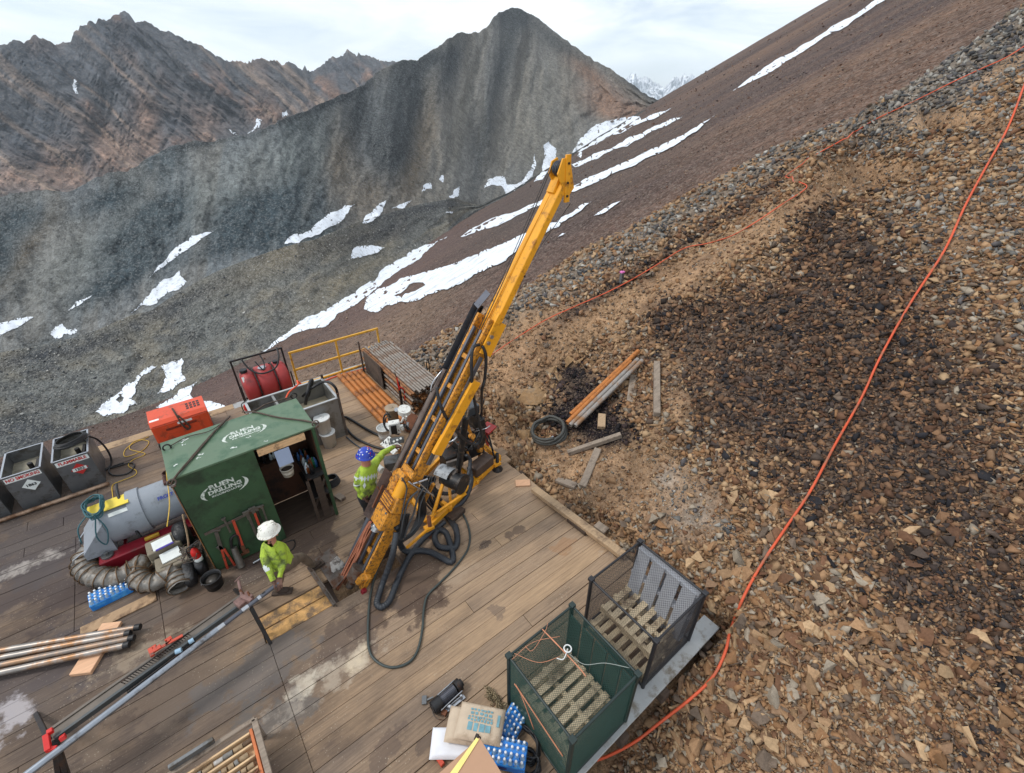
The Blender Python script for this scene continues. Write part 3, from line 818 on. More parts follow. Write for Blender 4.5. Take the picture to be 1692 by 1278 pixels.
snow([(646, 345), (664, 338), (680, 332), (668, 345)], .5, .1, 4)
snow([(736, 352), (748, 351), (746, 354)], .5, .1, 4)
snow([(725, 297), (729, 290), (733, 290), (732, 303)], .5, .1, 4)
snow([(980, 360), (1000, 346), (1026, 334), (1005, 350)], .25, .06, 4, which=(1,))
snow([(922, 394), (930, 387), (936, 387)], .2, .06, 4, which=(1,))
snow([(1208, 153), (1250, 124), (1300, 92), (1360, 56), (1420, 20), (1462, -6), (1500, -30), (1430, 22), (1370, 58), (1300, 102), (1250, 132)], .3, .05, 6, which=(1,))
snow([(120, 148), (122, 138), (126, 130), (128, 140), (130, 158), (124, 155)], 2, .2, 4)
snow([(408, 222), (420, 212), (424, 196), (432, 200), (428, 212), (418, 219)], 2, .2, 4)
snow([(467, 195), (466, 186), (474, 184), (477, 192)], 2, .2, 4)
snow([(378, 214), (386, 217), (393, 224), (387, 223)], 2, .1, 4)
snow([(954, 258), (958, 250), (962, 252), (960, 262)], .4, .1, 4)
snow([(388, 682), (372, 676), (396, 668), (410, 672)], .2, .1, 4, which=(1, 2))

# ------------------------------------------------------------------ broken rock lying on the near hillside
def rock_shape(seed):
    r = np.random.RandomState(seed); P = r.normal(size=(r.randint(6, 9), 3)); P /= np.linalg.norm(P, axis=1)[:, None]
    P *= r.uniform(.8, 1.25, (len(P), 1)); P *= np.array([1.0, r.uniform(.5, .85), r.uniform(.3, .7)])
    bm = bmesh.new(); vs = [bm.verts.new(p) for p in P]
    g = bmesh.ops.convex_hull(bm, input=vs)
    bmesh.ops.delete(bm, geom=[e for e in g['geom_interior'] if isinstance(e, bmesh.types.BMVert)], context='VERTS')
    bmesh.ops.recalc_face_normals(bm, faces=bm.faces)
    bm.verts.index_update()
    V = np.array([v.co[:] for v in bm.verts]); F = np.array([[v.index for v in f.verts] for f in bm.faces])
    bm.free(); return V * .5, F
SHAPES = [rock_shape(100 + i) for i in range(26)]
def rots(n):
    q = rng.normal(size=(n, 4)); q[:, 1:3] *= .32; q /= np.linalg.norm(q, axis=1)[:, None]
    # mostly turned about the vertical, some tipped
    w, x, y, z = q[:, 0], q[:, 1], q[:, 2], q[:, 3]
    return np.stack([np.stack([1 - 2 * (y * y + z * z), 2 * (x * y - z * w), 2 * (x * z + y * w)], -1),
                     np.stack([2 * (x * y + z * w), 1 - 2 * (x * x + z * z), 2 * (y * z - x * w)], -1),
                     np.stack([2 * (x * z - y * w), 2 * (y * z + x * w), 1 - 2 * (x * x + y * y)], -1)], 1)
NR = 150000
PXY = rng.uniform((-0, 0), (1, 1), (NR, 2)) * np.array([1230, 1480]) + np.array([640, -30])
pos = []; pxs = []
for a, b in PXY:
    h = bvh_near.ray_cast(CAMP, ray(a, b).normalized(), 200)
    if h[0] is None: continue
    p = h[0]
    if p.x < 4.62 and p.y > 1.15: continue
    if p.x < 1.2: continue
    pos.append((p.x, p.y, p.z)); pxs.append((a, b))
pos = np.array(pos); pxs = np.array(pxs)
dist = np.linalg.norm(pos - np.array([0, 0, CAM_H]), axis=1)
zs = zone_soil(pxs[:, 0], pxs[:, 1]); zd = zone_dark(pxs[:, 0], pxs[:, 1], pos[:, 0], pos[:, 1]); zg = zone_grey(pxs[:, 0], pxs[:, 1]); zc = zone_char(pxs[:, 0], pxs[:, 1])
n = len(pos)
depth = (pos[:, 0] * FWD[0] + pos[:, 1] * FWD[1]) * math.cos(PITCH) - (pos[:, 2] - CAM_H) * math.sin(PITCH)
size = np.exp(rng.normal(0, .50, n)) * 8.6 / FPX * depth
size *= np.where(zs > .35, .55, 1.0) * np.where(zd > .5, .9, 1) * np.where(zc > .5, .7, 1)
lowleft = blobs(pxs[:, 0], pxs[:, 1], [(1350, 1080, 200, 160, 0), (1200, 1150, 120, 100, 0)])
size *= 1 + .25 * lowleft
size = np.clip(size, 0.018, 0.26)
keep = rng.uniform(size=n) > zs * .4
pal = np.array([C3(156, 126, 96), C3(138, 104, 74), C3(170, 142, 110), C3(128, 102, 80), C3(150, 138, 122), C3(112, 82, 62), C3(106, 92, 80), C3(150, 118, 88)])
dpal = np.array([C3(60, 52, 48), C3(84, 66, 54), C3(44, 43, 46), C3(114, 88, 68), C3(90, 78, 70), C3(136, 104, 78), C3(68, 58, 54), C3(98, 72, 56)])
gpal = np.array([C3(118, 116, 112), C3(88, 88, 88), C3(142, 136, 128), C3(70, 70, 72), C3(128, 116, 102), C3(104, 96, 88), C3(160, 156, 148), C3(96, 92, 92)])
cpal = np.array([C3(34, 30, 32), C3(48, 40, 42), C3(60, 48, 46), C3(28, 26, 28), C3(70, 58, 56), C3(44, 38, 44), C3(36, 34, 36), C3(84, 70, 60)])
ki = rng.randint(0, 8, n)
u1 = rng.uniform(size=n)
col = pal[ki]
bb = np.exp(-((pxs[:, 1] - (600 - (pxs[:, 0] - 820) * .64)) / 13.0) ** 2) * (pxs[:, 0] > 880) * (pxs[:, 0] < 1300)
upg = smooth(pxs[:, 0], 1350, 1500) * (1 - smooth(pxs[:, 1], 420, 620))
col = np.where((u1 < zg * .75 + upg * .25)[:, None], gpal[ki], col)
col = np.where((rng.uniform(size=n) < np.maximum(zd * .93, bb * .8))[:, None], dpal[ki], col)
col = np.where((rng.uniform(size=n) < zc * 1.1)[:, None], cpal[ki], col)
col = col * rng.uniform(.8, 1.2, (n, 1))
print('rocks', n, keep.sum())
# the largest stones are parts of the hillside, one object each
o_rock_mat = mat('loose_stone', None, .92, var=.22, scale=7, bump=.5, objcol=True, bump_scale=30, bump_dist=.01, spec=.2)
score = size / dist; score[~keep] = 0
big = np.argsort(-score)[:300]
shm = []
for V, F in SHAPES:
    me = bpy.data.meshes.new('stone'); me.from_pydata(V.tolist(), [], F.tolist()); me.materials.append(o_rock_mat); shm.append(me)
RT = rots(n)
for i in big:
    o = bpy.data.objects.new('stone', shm[i % 26]); COL.objects.link(o); o.parent = near
    s_ = size[i] * 1.12
    o.matrix_local = Matrix.Translation(Vector(pos[i]) + Vector((0, 0, s_ * .10))) @ Matrix(RT[i].tolist()).to_4x4() @ Matrix.Diagonal((s_, s_, s_, 1))
    o.color = (*col[i], 1)
keep[big] = False
VV = []; FF = []; CC = []; off = 0
for k, (V, F) in enumerate(SHAPES):
    ids = np.where(keep & (np.arange(n) % 26 == k))[0]
    P = np.einsum('nij,vj->nvi', RT[ids], V) * size[ids][:, None, None] + pos[ids][:, None, :] + np.array([0, 0, 1]) * (size[ids] * .08)[:, None, None]
    FF.append((F[None] + off + (np.arange(len(ids)) * len(V))[:, None, None]).reshape(-1, 3)); off += len(ids) * len(V)
    VV.append(P.reshape(-1, 3)); CC.append(np.repeat(col[ids], len(V), 0))
VV = np.concatenate(VV); FF = np.concatenate(FF); CC = np.concatenate(CC)
me = bpy.data.meshes.new('scree')
me.vertices.add(len(VV)); me.vertices.foreach_set('co', VV.astype(np.float32).ravel())
me.loops.add(FF.size); me.loops.foreach_set('vertex_index', FF.astype(np.int32).ravel())
me.polygons.add(len(FF)); me.polygons.foreach_set('loop_start', np.arange(0, FF.size, 3, dtype=np.int32))
me.update(calc_edges=True)
ca_ = me.color_attributes.new('tone', 'FLOAT_COLOR', 'POINT'); c4 = np.ones((len(VV), 4), np.float32); c4[:, :3] = CC; ca_.data.foreach_set('color', c4.ravel())
me.materials.append(mat('scree_stone', None, .92, var=.2, scale=9, bump=.25, attr='tone', bump_scale=30, bump_dist=.005, spec=.2))
scree = bpy.data.objects.new('scree', me); COL.objects.link(scree); scree.parent = near; scree['kind'] = 'stuff'

def scatter(name, nn_, boxes, which, px_size, palette, parent, tall=.12):
    """loose blocks lying on the far slopes, one mesh"""
    P = []; S = []
    for (x0_, y0_, x1_, y1_), cnt in boxes:
        for _ in range(int(cnt)):
            a_, b_ = random.uniform(x0_, x1_), random.uniform(y0_, y1_)
            h = hit(a_, b_)
            if h is None or h[3] not in which: continue
            P.append(h[0][:]); S.append(max(.12, h[1] * random.lognormvariate(0, .4) * px_size / FPX))
    P = np.array(P); S = np.array(S); m_ = len(P); RT2 = rots(m_); VV, FF, CC, off = [], [], [], 0
    cols = palette[rng.randint(0, len(palette), m_)] * rng.uniform(.75, 1.25, (m_, 1))
    for k, (V, F) in enumerate(SHAPES):
        ids = np.arange(k, m_, 26)
        Q = np.einsum('nij,vj->nvi', RT2[ids], V) * S[ids][:, None, None] + P[ids][:, None, :] + np.array([0, 0, 1]) * (S[ids] * tall)[:, None, None]
        FF.append((F[None] + off + (np.arange(len(ids)) * len(V))[:, None, None]).reshape(-1, 3)); off += len(ids) * len(V)
        VV.append(Q.reshape(-1, 3)); CC.append(np.repeat(cols[ids], len(V), 0))
    VV = np.concatenate(VV); FF = np.concatenate(FF); CC = np.concatenate(CC)
    me = bpy.data.meshes.new(name)
    me.vertices.add(len(VV)); me.vertices.foreach_set('co', VV.astype(np.float32).ravel())
    me.loops.add(FF.size); me.loops.foreach_set('vertex_index', FF.astype(np.int32).ravel())
    me.polygons.add(len(FF)); me.polygons.foreach_set('loop_start', np.arange(0, FF.size, 3, dtype=np.int32))
    me.update(calc_edges=True)
    c_ = me.color_attributes.new('tone', 'FLOAT_COLOR', 'POINT'); c4 = np.ones((len(VV), 4), np.float32); c4[:, :3] = CC; c_.data.foreach_set('color', c4.ravel())
    me.materials.append(MATS['scree_stone']); o = bpy.data.objects.new(name, me); COL.objects.link(o); o.parent = parent; o['kind'] = 'stuff'
brp = np.array([C3(120, 96, 82), C3(92, 72, 64), C3(146, 126, 108), C3(70, 58, 56), C3(132, 122, 114), C3(108, 80, 66)])
scatter('scattered_stones', 0, [((420, 0, 1692, 640), 15000), ((500, 480, 760, 640), 2500), ((900, 100, 1600, 420), 5000), ((150, 590, 480, 740), 1800)], (1,), 1.9, brp, brown)
mrp = np.array([C3(150, 150, 146), C3(96, 98, 100), C3(120, 116, 106), C3(176, 174, 168), C3(70, 74, 78)])
scatter('scattered_blocks', 0, [((0, 320, 800, 740), 9000)], (2,), 1.9, mrp, moraine)
# ------------------------------------------------------------------ the timber deck
def deck_mat():
    m = bpy.data.materials.new('deck_wood'); MATS['deck_wood'] = m; m.use_nodes = True
    N = m.node_tree.nodes; L = m.node_tree.links; b = N['Principled BSDF']; b.inputs['Roughness'].default_value = .85
    b.inputs['Specular IOR Level'].default_value = .25
    ge = N.new('ShaderNodeNewGeometry'); oi = N.new('ShaderNodeObjectInfo'); tc = N.new('ShaderNodeTexCoord')
    pos = ge.outputs['Position']
    def noise(vec, sc, det=6, ro=.6, st=None):
        n = N.new('ShaderNodeTexNoise'); n.inputs['Scale'].default_value = sc; n.inputs['Detail'].default_value = det; n.inputs['Roughness'].default_value = ro
        if st:
            mp = N.new('ShaderNodeMapping'); mp.inputs['Scale'].default_value = st; L.new(vec, mp.inputs['Vector']); vec = mp.outputs['Vector']
        L.new(vec, n.inputs['Vector']); return n.outputs['Fac']
    def mrange(v, a, c, d, e):
        r = N.new('ShaderNodeMapRange'); r.inputs['From Min'].default_value = a; r.inputs['From Max'].default_value = c
        r.inputs['To Min'].default_value = d; r.inputs['To Max'].default_value = e; L.new(v, r.inputs['Value']); return r.outputs['Result']
    def mixc(f, a, c):
        x = N.new('ShaderNodeMixRGB')
        for k, v in ((1, a), (2, c)):
            if hasattr(v, 'links'): L.new(v, x.inputs[k])
            else: x.inputs[k].default_value = v
        L.new(f, x.inputs[0]) if hasattr(f, 'links') else setattr(x.inputs[0], 'default_value', f)
        return x.outputs[0]
    def math_(op, a, c, clamp=False):
        x = N.new('ShaderNodeMath'); x.operation = op; x.use_clamp = clamp
        for k, v in ((0, a), (1, c)):
            if hasattr(v, 'links'): L.new(v, x.inputs[k])
            else: x.inputs[k].default_value = v
        return x.outputs[0]
    # shift the grain from plank to plank
    cm = N.new('ShaderNodeVectorMath'); cm.operation = 'SCALE'; cm.inputs[0].default_value = (37, 91, 0); L.new(oi.outputs['Random'], cm.inputs['Scale'])
    ad = N.new('ShaderNodeVectorMath'); L.new(pos, ad.inputs[0]); L.new(cm.outputs['Vector'], ad.inputs[1]); gp = ad.outputs['Vector']
    grain = noise(gp, 1.0, 9, .7, (1.6, 38, 10)); fleck = noise(gp, 1.0, 6, .7, (5, 90, 10))
    blot = noise(pos, .8, 8, .62, (1, 1.7, 1))
    sp = N.new('ShaderNodeSeparateXYZ'); L.new(pos, sp.inputs[0])
    xr = mrange(sp.outputs['X'], -2.0, 2.6, 0, 1)
    xr = math_('ADD', xr, mrange(blot, .3, .7, -.45, .45), True)
    base = mixc(xr, srgb(94, 80, 70), srgb(176, 148, 118))
    base = mixc(mrange(oi.outputs['Random'], 0, 1, 0, .4), base, srgb(112, 102, 96))
    base = mixc(mrange(grain, .42, .72, 0, .55), base, srgb(66, 54, 48))
    base = mixc(mrange(fleck, .55, .8, 0, .45), base, srgb(176, 152, 128))
    def stain(cx, cy, rx, ry, col, amt, sc=1.6, edge=.25, soft=.18):
        nonlocal base
        dx = math_('DIVIDE', math_('SUBTRACT', sp.outputs['X'], cx), rx); dy = math_('DIVIDE', math_('SUBTRACT', sp.outputs['Y'], cy), ry)
        d = math_('POWER', math_('ADD', math_('MULTIPLY', dx, dx), math_('MULTIPLY', dy, dy)), .5)
        nz = noise(pos, sc, 8, .65)
        v = math_('SUBTRACT', 1, d); v = math_('ADD', v, mrange(nz, .25, .75, -.9, .9))
        base = mixc(mrange(v, edge, edge + soft, 0, amt), base, col)
    g = lambda px, py: W(px, py, 0)
    def st(px, py, rx, ry, col, amt, *a):
        p = g(px, py); stain(p.x, p.y, rx, ry, col, amt, *a)
    st(670, 960, 1.05, .75, srgb(84, 68, 58), .85, 1.3)             # oily dark wet area below the rig
    st(600, 1040, .7, .5, srgb(92, 78, 70), .7, 1.8)
    st(700, 1000, .5, .3, srgb(84, 68, 58), .8, 2.4)
    st(640, 880, .9, .6, srgb(88, 74, 64), .7, 1.6)
    st(500, 880, 1.2, .9, srgb(78, 64, 58), .75, 1.0)
    st(850, 880, .35, .12, srgb(88, 74, 66), .7, 4)
    st(800, 900, .16, .10, srgb(84, 72, 66), .8, 4)
    st(820, 1010, .14, .16, srgb(96, 84, 78), .5, 5)
    st(640, 1235, .35, .2, srgb(96, 82, 74), .6, 3)
    st(710, 1225, .22, .14, srgb(84, 72, 66), .6, 4)
    st(200, 880, 2.6, 1.6, srgb(72, 62, 60), .75, .9)
    st(80, 900, 1.6, 1.4, srgb(76, 70, 70), .6, 1.2)
    st(60, 1110, 1.0, .7, srgb(80, 74, 76), .6, 1.1)
    st(330, 1010, 1.3, .5, srgb(92, 74, 62), .6, 1.3)
    st(930, 900, .3, .16, srgb(150, 112, 80), .5, 3)
    st(300, 1150, 1.2, .5, srgb(120, 104, 90), .5, 2.2)
    st(420, 1110, .9, .5, srgb(106, 102, 100), .6, 1.4)             # grey mud
    st(440, 1190, .6, .4, srgb(96, 94, 92), .6, 1.8)
    st(590, 1085, .30, .26, srgb(206, 190, 164), .85, 3.0, .3, .5)  # pale drilling powder
    st(510, 1120, .36, .24, srgb(200, 190, 172), .8, 3.4, .3, .5)
    st(560, 1110, .85, .4, srgb(178, 164, 146), .6, 4.5, .4, .5)
    st(480, 1170, .6, .4, srgb(160, 150, 138), .5, 6.0, .5, .5)
    st(230, 1080, .9, .3, srgb(160, 144, 124), .55, 5, .4, .5)
    st(50, 930, .7, .3, srgb(176, 168, 160), .6, 4, .4, .5)
    st(20, 1180, .3, .5, srgb(180, 174, 176), .7, 4, .3, .5)
    st(1020, 900, .4, .2, srgb(176, 166, 156), .5, 4, .3, .5)
    st(750, 950, .5, .2, srgb(170, 150, 128), .4, 3, .3, .5)
    # sprinkled chips
    vo = N.new('ShaderNodeTexVoronoi'); vo.inputs['Scale'].default_value = 26; L.new(pos, vo.inputs['Vector'])
    msk = mrange(noise(pos, 1.1, 4), .45, .7, 0, 1)
    base = mixc(math_('MULTIPLY', mrange(vo.outputs['Distance'], .13, .19, .8, 0), msk), base, srgb(186, 174, 154))
    L.new(base, b.inputs['Base Color'])
    wet = noise(pos, .5, 5)
    L.new(mrange(wet, .4, .65, .55, .95), b.inputs['Roughness'])
    bp = N.new('ShaderNodeBump'); bp.inputs['Strength'].default_value = .5; bp.inputs['Distance'].default_value = .004
    L.new(math_('ADD', grain, math_('MULTIPLY', fleck, .6)), bp.inputs['Height']); L.new(bp.outputs['Normal'], b.inputs['Normal'])
    return m
M_deck = deck_mat()
M_wood_fresh = mat('fresh_board', srgb(216, 176, 132), .75, var=.18, scale=3, stretch=(1, 14, 14), bump=.2, dirt=srgb(130, 100, 74), dirt_amt=.25, dirt_scale=7)
M_wood_ply = mat('grey_sheet_wood', srgb(168, 170, 170), .8, var=.12, scale=4, bump=.2, dirt=srgb(120, 112, 100), dirt_amt=.35, dirt_scale=4)
M_wood_grey = mat('weathered_timber', srgb(140, 126, 112), .9, var=.28, scale=2.5, stretch=(1, 12, 12), bump=.5, dirt=srgb(80, 66, 56), dirt_amt=.3)
M_wood_tan = mat('tan_timber', srgb(168, 142, 112), .85, var=.2, scale=2.5, stretch=(1, 12, 12), bump=.35, dirt=srgb(110, 90, 72), dirt_amt=.3)
M_wood_dark = mat('dark_timber', srgb(72, 58, 48), .9, var=.3, scale=3, stretch=(1, 8, 8), bump=.4)
M_dark = mat('shadowed_soil', srgb(70, 60, 52), .95)

deck = thing('timber_deck', 'wide weathered plank deck carrying the drill rig, sheds and tanks', 'deck', (0, 0, 0))
rows = [1.42]
while rows[-1] < 11.42:
    w = random.choice([.225, .235, .24, .25])
    nx = rows[-1] + w
    if rows[-1] < 4.95 <= nx + .1: nx = 4.95
    if rows[-1] == 4.95: nx = 5.19
    if abs(rows[-1] - 5.19) < 1e-6: nx = 5.43
    rows.append(nx)
def plank(x0, x1, y0, y1, z=0.0, m=None, th=.05):
    mb = MB(); g = random.choice([.0012, .002, .003, .0045])
    cx, cy = (x0 + x1) / 2, (y0 + y1) / 2
    mb.box((cx, cy, z - th / 2), (x1 - x0 - .005, y1 - y0 - 2 * g, th), (random.uniform(-.002, .002), 0, random.uniform(-.0006, .0006)))
    return part('plank', mb, m or M_deck, deck)
for i in range(len(rows) - 1):
    y0, y1 = rows[i], rows[i + 1]; yc = (y0 + y1) / 2
    cuts = [-5.2]
    if yc < 5.6: cuts += [random.choice([-3.1, -2.7, -3.8])]
    if yc < 4.95: cuts += [-.46]
    elif yc < 5.43: cuts += [-.5, 'gap', 1.62]
    elif yc < 6.9: cuts += [-1.6] + ([.62] if i % 2 else [])
    elif yc < 8.9: cuts += [-2.62, -1.6, .4 + .3 * (i % 2)]
    else: cuts += [-2.3 - .5 * (i % 3), .2 + .4 * (i % 2), 2.1 + .3 * (i % 2)]
    if 2.0 < yc < 5.9: cuts += [random.choice([2.05, 2.6, 3.1])] if i % 3 == 0 else []
    end = 4.47 + random.uniform(-.05, .05)
    if yc < 2.9: end = 4.6
    if yc > 6.0: end = 4.62 + random.uniform(-.06, .06)
    cuts.append(end); last = cuts[0]; gap = False
    xs = cuts
    k = 0
    while k < len(xs) - 1:
        if xs[k + 1] == 'gap': plankspan = None; k += 2; continue
        if xs[k] == 'gap': k += 1; continue
        plank(xs[k], xs[k + 1], y0, y1, random.uniform(-.003, .003)); k += 1
# the far-edge boards and the grey sheet along the near edge
for x0, x1 in ((-6.0, -2.6), (-2.6, .4), (.4, 2.2), (2.2, 4.6)): plank(x0, x1, rows[-1], rows[-1] + .26, .004, M_wood_tan if x1 < 1 else M_wood_ply)
sheet = MB(); sheet.box((3.25, 1.29, -.003), (2.9, .25, .045)); part('edge_sheet', sheet, M_wood_ply, deck)
plank(-.5, 1.79, 1.17, 1.42); plank(-5.2, -.5, 1.17, 1.42)
plank(-5.2, -.5, .93, 1.17); plank(-.5, 1.4, .93, 1.17)
# sawdust-covered boards let into the recess, and the slot below the mast
for y0, y1 in ((4.97, 5.185), (5.205, 5.42)):
    mb = MB(); mb.box((-.02, (y0 + y1) / 2, -.045), (.94, y1 - y0, .045)); part('recessed_board', mb, mat('sawdust_board', srgb(196, 152, 96), .9, var=.3, scale=9, bump=.6, dirt=srgb(116, 96, 76), dirt_amt=.45, dirt_scale=5), deck, label='pale yellow board covered in sawdust')
for y in (1.5, 4.88, 5.5, 8.2, 11.3):
    mb = MB(); mb.box((-.4, y, -.16), (10.0, .14, .2)); part('joist', mb, M_wood_dark, deck)
for x in (-.55, .50, 1.68):
    mb = MB(); mb.box((x, 5.19, -.17), (.08, .46, .22)); part('cross_beam', mb, M_wood_dark, deck)
for x in (2.6, 3.4, 4.4):
    mb = MB(); mb.box((x, 1.3, -.13), (.14, .4, .18)); part('cross_beam', mb, M_wood_dark, deck)
# raised timber along the hill side of the deck
a = W(882, 808, .1); b = W(1030, 918, .1)
mb = MB(); mb.bar(a, b, .15, .09); solo('edge_timber', mb, M_wood_tan, 'long tan timber laid along the hill side of the deck above the cages', 'timber')
for (x, y, w, l, r) in ((4.78, 4.9, .12, .5, 1.45), (4.9, 4.25, .14, .7, 1.3), (4.72, 3.4, .2, .3, .2)):
    pass
def block(px, py, px2, py2, w, h, m, label, z=None, name='timber_block', cat='timber', group=None, up=(0, 0, 1), zo=0.0):
    a = GP(px, py) if z is None else W(px, py, z); b = GP(px2, py2) if z is None else W(px2, py2, z)
    a = a + Vector((0, 0, h / 2 + zo)); b = b + Vector((0, 0, h / 2 + zo))
    mb = MB(); mb.bar(a, b, w, h, up); return solo(name, mb, m, label, cat, group)
block(938, 860, 968, 884, .07, .07, M_wood_dark, 'dark split timber end beside the raised deck timber', .02)
block(852, 800, 876, 799, .17, .03, mat('pinkish_board', srgb(196, 154, 122), .8, var=.15, stretch=(1, 9, 9)), 'short pinkish board lying on the deck corner by the rig foot', .0, 'board', 'board')
block(985, 868, 1002, 880, .16, .05, M_wood_grey, 'short grey plank end beyond the raised timber', -.02, 'board', 'board')

# steel angle and plate at the slot
M_steel_dirty = mat('dirty_steel', srgb(112, 104, 98), .55, .6, var=.3, scale=7, bump=.3, dirt=srgb(92, 62, 44), dirt_amt=.4, dirt_scale=5)
M_steel_dark = mat('dark_steel', srgb(52, 50, 50), .5, .5, var=.3, scale=8, bump=.25, dirt=srgb(84, 60, 46), dirt_amt=.25, dirt_scale=6)
M_rust = mat('rusty_steel', srgb(116, 74, 52), .8, .2, var=.35, scale=9, bump=.4)
pl = thing('steel_plate', 'worn steel plate and angle bridging the slot beneath the mast foot', 'plate', W(545, 960, 0))
mb = MB(); mb.bar(W(510, 938, .03), W(553, 1000, .03), .05, .05); mb.bar(W(514, 938, .06), W(556, 1000, .06), .012, .09); part('angle_iron', mb, M_steel_dirty, pl)
mb = MB(); q = [W(520, 925, .012), W(548, 905, .012), W(576, 950, .012), W(552, 975, .012)]; mb.prism(q, (0, 0, .012)); part('plate_sheet', mb, M_steel_dirty, pl)

# ------------------------------------------------------------------ yellow guard rail on the far edge
M_rail = mat('rail_yellow', srgb(214, 160, 52), .55, var=.12, scale=5, bump=.1, dirt=srgb(150, 100, 50), dirt_amt=.2)
rl = thing('guard_rail', 'yellow pipe guard rail along the far edge beyond the red tank', 'railing', (3.1, 11.62, 0))
yr = 11.62
for x in (1.96, 3.13, 4.3):
    mb = MB(); mb.bar((x, yr, -.15), (x, yr, 1.0), .045, .045); part('post', mb, M_rail, rl)
for z in (1.0, .5, .04):
    mb = MB(); mb.bar((1.93, yr - .004, z), (4.33, yr - .004, z), .05, .05); part('rail', mb, M_rail, rl)

# ------------------------------------------------------------------ green shed
M_green = mat('green_paint', srgb(54, 82, 56), .45, var=.14, scale=2.2, bump=.12, dirt=srgb(40, 56, 40), dirt_amt=.35, dirt_scale=2.0, bump_scale=12)
M_green_lit = mat('green_paint_lit_top', srgb(94, 116, 92), .4, var=.12, scale=2.5, bump=.15, dirt=srgb(66, 96, 72), dirt_amt=.4, dirt_scale=2.5, bump_scale=14)  # wall green made paler: sky light on the roof put into the colour
M_white = mat('white_paint', srgb(226, 230, 226), .6, var=.08, scale=9, bump=0)
M_inner = mat('stained_plywood', srgb(84, 52, 34), .8, var=.3, scale=3, bump=.2, dirt=srgb(44, 32, 26), dirt_amt=.5)
sh = thing('tool_shed', 'green plywood tool shed with open front bay and white lettering', 'shed', (.18, 7.13, 0))
X0, X1, Y0, Y1, HT = -.80, 1.17, 6.66, 7.62, 2.02
def bxx(name, x0, x1, y0, y1, z0, z1, m, par, **k):
    mb = MB(); mb.box(((x0 + x1) / 2, (y0 + y1) / 2, (z0 + z1) / 2), (x1 - x0, y1 - y0, z1 - z0)); return part(name, mb, m, par, **k)
bxx('roof', X0 - .02, X1 + .02, Y0 - .03, Y1 + .03, HT - .03, HT, M_green_lit, sh)
bxx('front_panel', X0, .26, Y0 - .012, Y0 + .015, .03, HT - .031, M_green, sh)
bxx('side_wall', X0 - .012, X0 + .015, Y0 + .016, Y1, .03, HT - .031, M_green, sh)
bxx('side_wall', X1 - .03, X1, Y0 + .25, Y1 - .016, .03, HT - .031, M_inner, sh)
bxx('back_wall', X0 + .016, X1 - .031, Y1 - .03, Y1 - .001, .03, HT - .031, M_inner, sh)
bxx('floor_sheet', X0 + .02, X1 - .04, Y0 + .02, Y1 - .04, .004, .03, M_wood_dark, sh)
bxx('inner_wall', .24, .262, Y0 + .02, Y1 - .035, .031, HT - .035, M_inner, sh)
bxx('corner_post', X1 - .05, X1, Y0 - .01, Y0 + .04, .0, HT - .031, M_green, sh)
bxx('corner_post', X0 - .022, X0 - .013, Y0 - .02, Y0 + .02, .02, HT - .035, mat('worn_edge', srgb(150, 106, 62), .8), sh)
mb = MB(); mb.bar(W(458, 753, 1.98) * 0 + Vector((.30, Y0 + .0, 1.90)), Vector((1.0, Y0 - .01, 1.90)), .03, .13); part('header_board', mb, M_wood_fresh, sh, label='pale unpainted board under the roof edge')
mb = MB(); mb.box((.62, Y0 - .04, 1.68), (.22, .006, .28), (R_(-12), 0, 0)); part('notice_board', mb, mat('white_board', srgb(150, 164, 190), .35, var=.03, bump=0), sh)
# shelves along the right and back wall
for z in (.95, .5): bxx('shelf', .85, X1 - .035, Y0 + .06, Y1 - .05, z, z + .025, M_steel_dark, sh)
bxx('shelf', .27, .84, Y1 - .34, Y1 - .05, 1.15, 1.175, M_inner, sh)
mb = MB(); mb.bar((.84, Y0 + .05, 0), (.84, Y0 + .05, .95), .05, .05); mb.bar((.84, Y0 + .3, .04), (1.12, Y0 + .02, .9), .05, .04); mb.bar((1.0, Y0 + .05, 0), (1.0, Y0 + .05, .95), .12, .02); part('shelf_frame', mb, M_wood_dark, sh)
# lettering
def crescents(M, par, w, h, mt):
    for sgn in (-1, 1):
        mb = MB(); P = []; Q = []
        for i in range(15):
            a_ = R_(118 + 100 * i / 14.0) if sgn < 0 else R_(-62 + 100 * i / 14.0)
            th_ = math.sin(PI * i / 14.0)
            P.append(M @ Vector((w * math.cos(a_), h * math.sin(a_), 0)))
            Q.append(M @ Vector(((w - .048 * w / .3 * th_) * math.cos(a_), (h - .02 * th_) * math.sin(a_), 0)))
        nn_ = (M.to_3x3() @ Vector((0, 0, 1))) * .002
        for i in range(14):
            mb._add([P[i], P[i + 1], Q[i + 1], Q[i], P[i] + nn_, P[i + 1] + nn_, Q[i + 1] + nn_, Q[i] + nn_], [(0, 1, 2, 3), (4, 5, 6, 7), (0, 1, 5, 4), (2, 3, 7, 6)])
        part('crescent', mb, mt, par, local=True)
M_stencil = mat('stencil_white', srgb(206, 212, 204), .6, var=.1, scale=9, bump=0, dirt=srgb(84, 110, 86), dirt_amt=.34, dirt_scale=26)
def logo(M, par, k=1.0):
    text_part('RUEN', .135 * k, M @ T(-.01 * k, .115 * k, .001), M_stencil, par, bold=.004, sx=1.2)
    text_part('DRILLING', .115 * k, M @ T(.02 * k, .0, .001), M_stencil, par, bold=.004, sx=1.12)
    text_part('INCORPORATED', .052 * k, M @ T(.03 * k, -.09 * k, .001), M_stencil, par, bold=.0012, sx=1.3)
    crescents(M @ T(.01, -.01, .001), par, .40 * k, .19 * k, M_stencil)
c = onV(370, 806, Y0); L0 = sh.location
logo(T(c.x - L0.x, Y0 - .014 - L0.y, c.z) @ Matrix.Rotation(PI / 2, 4, 'X'), sh, .80)
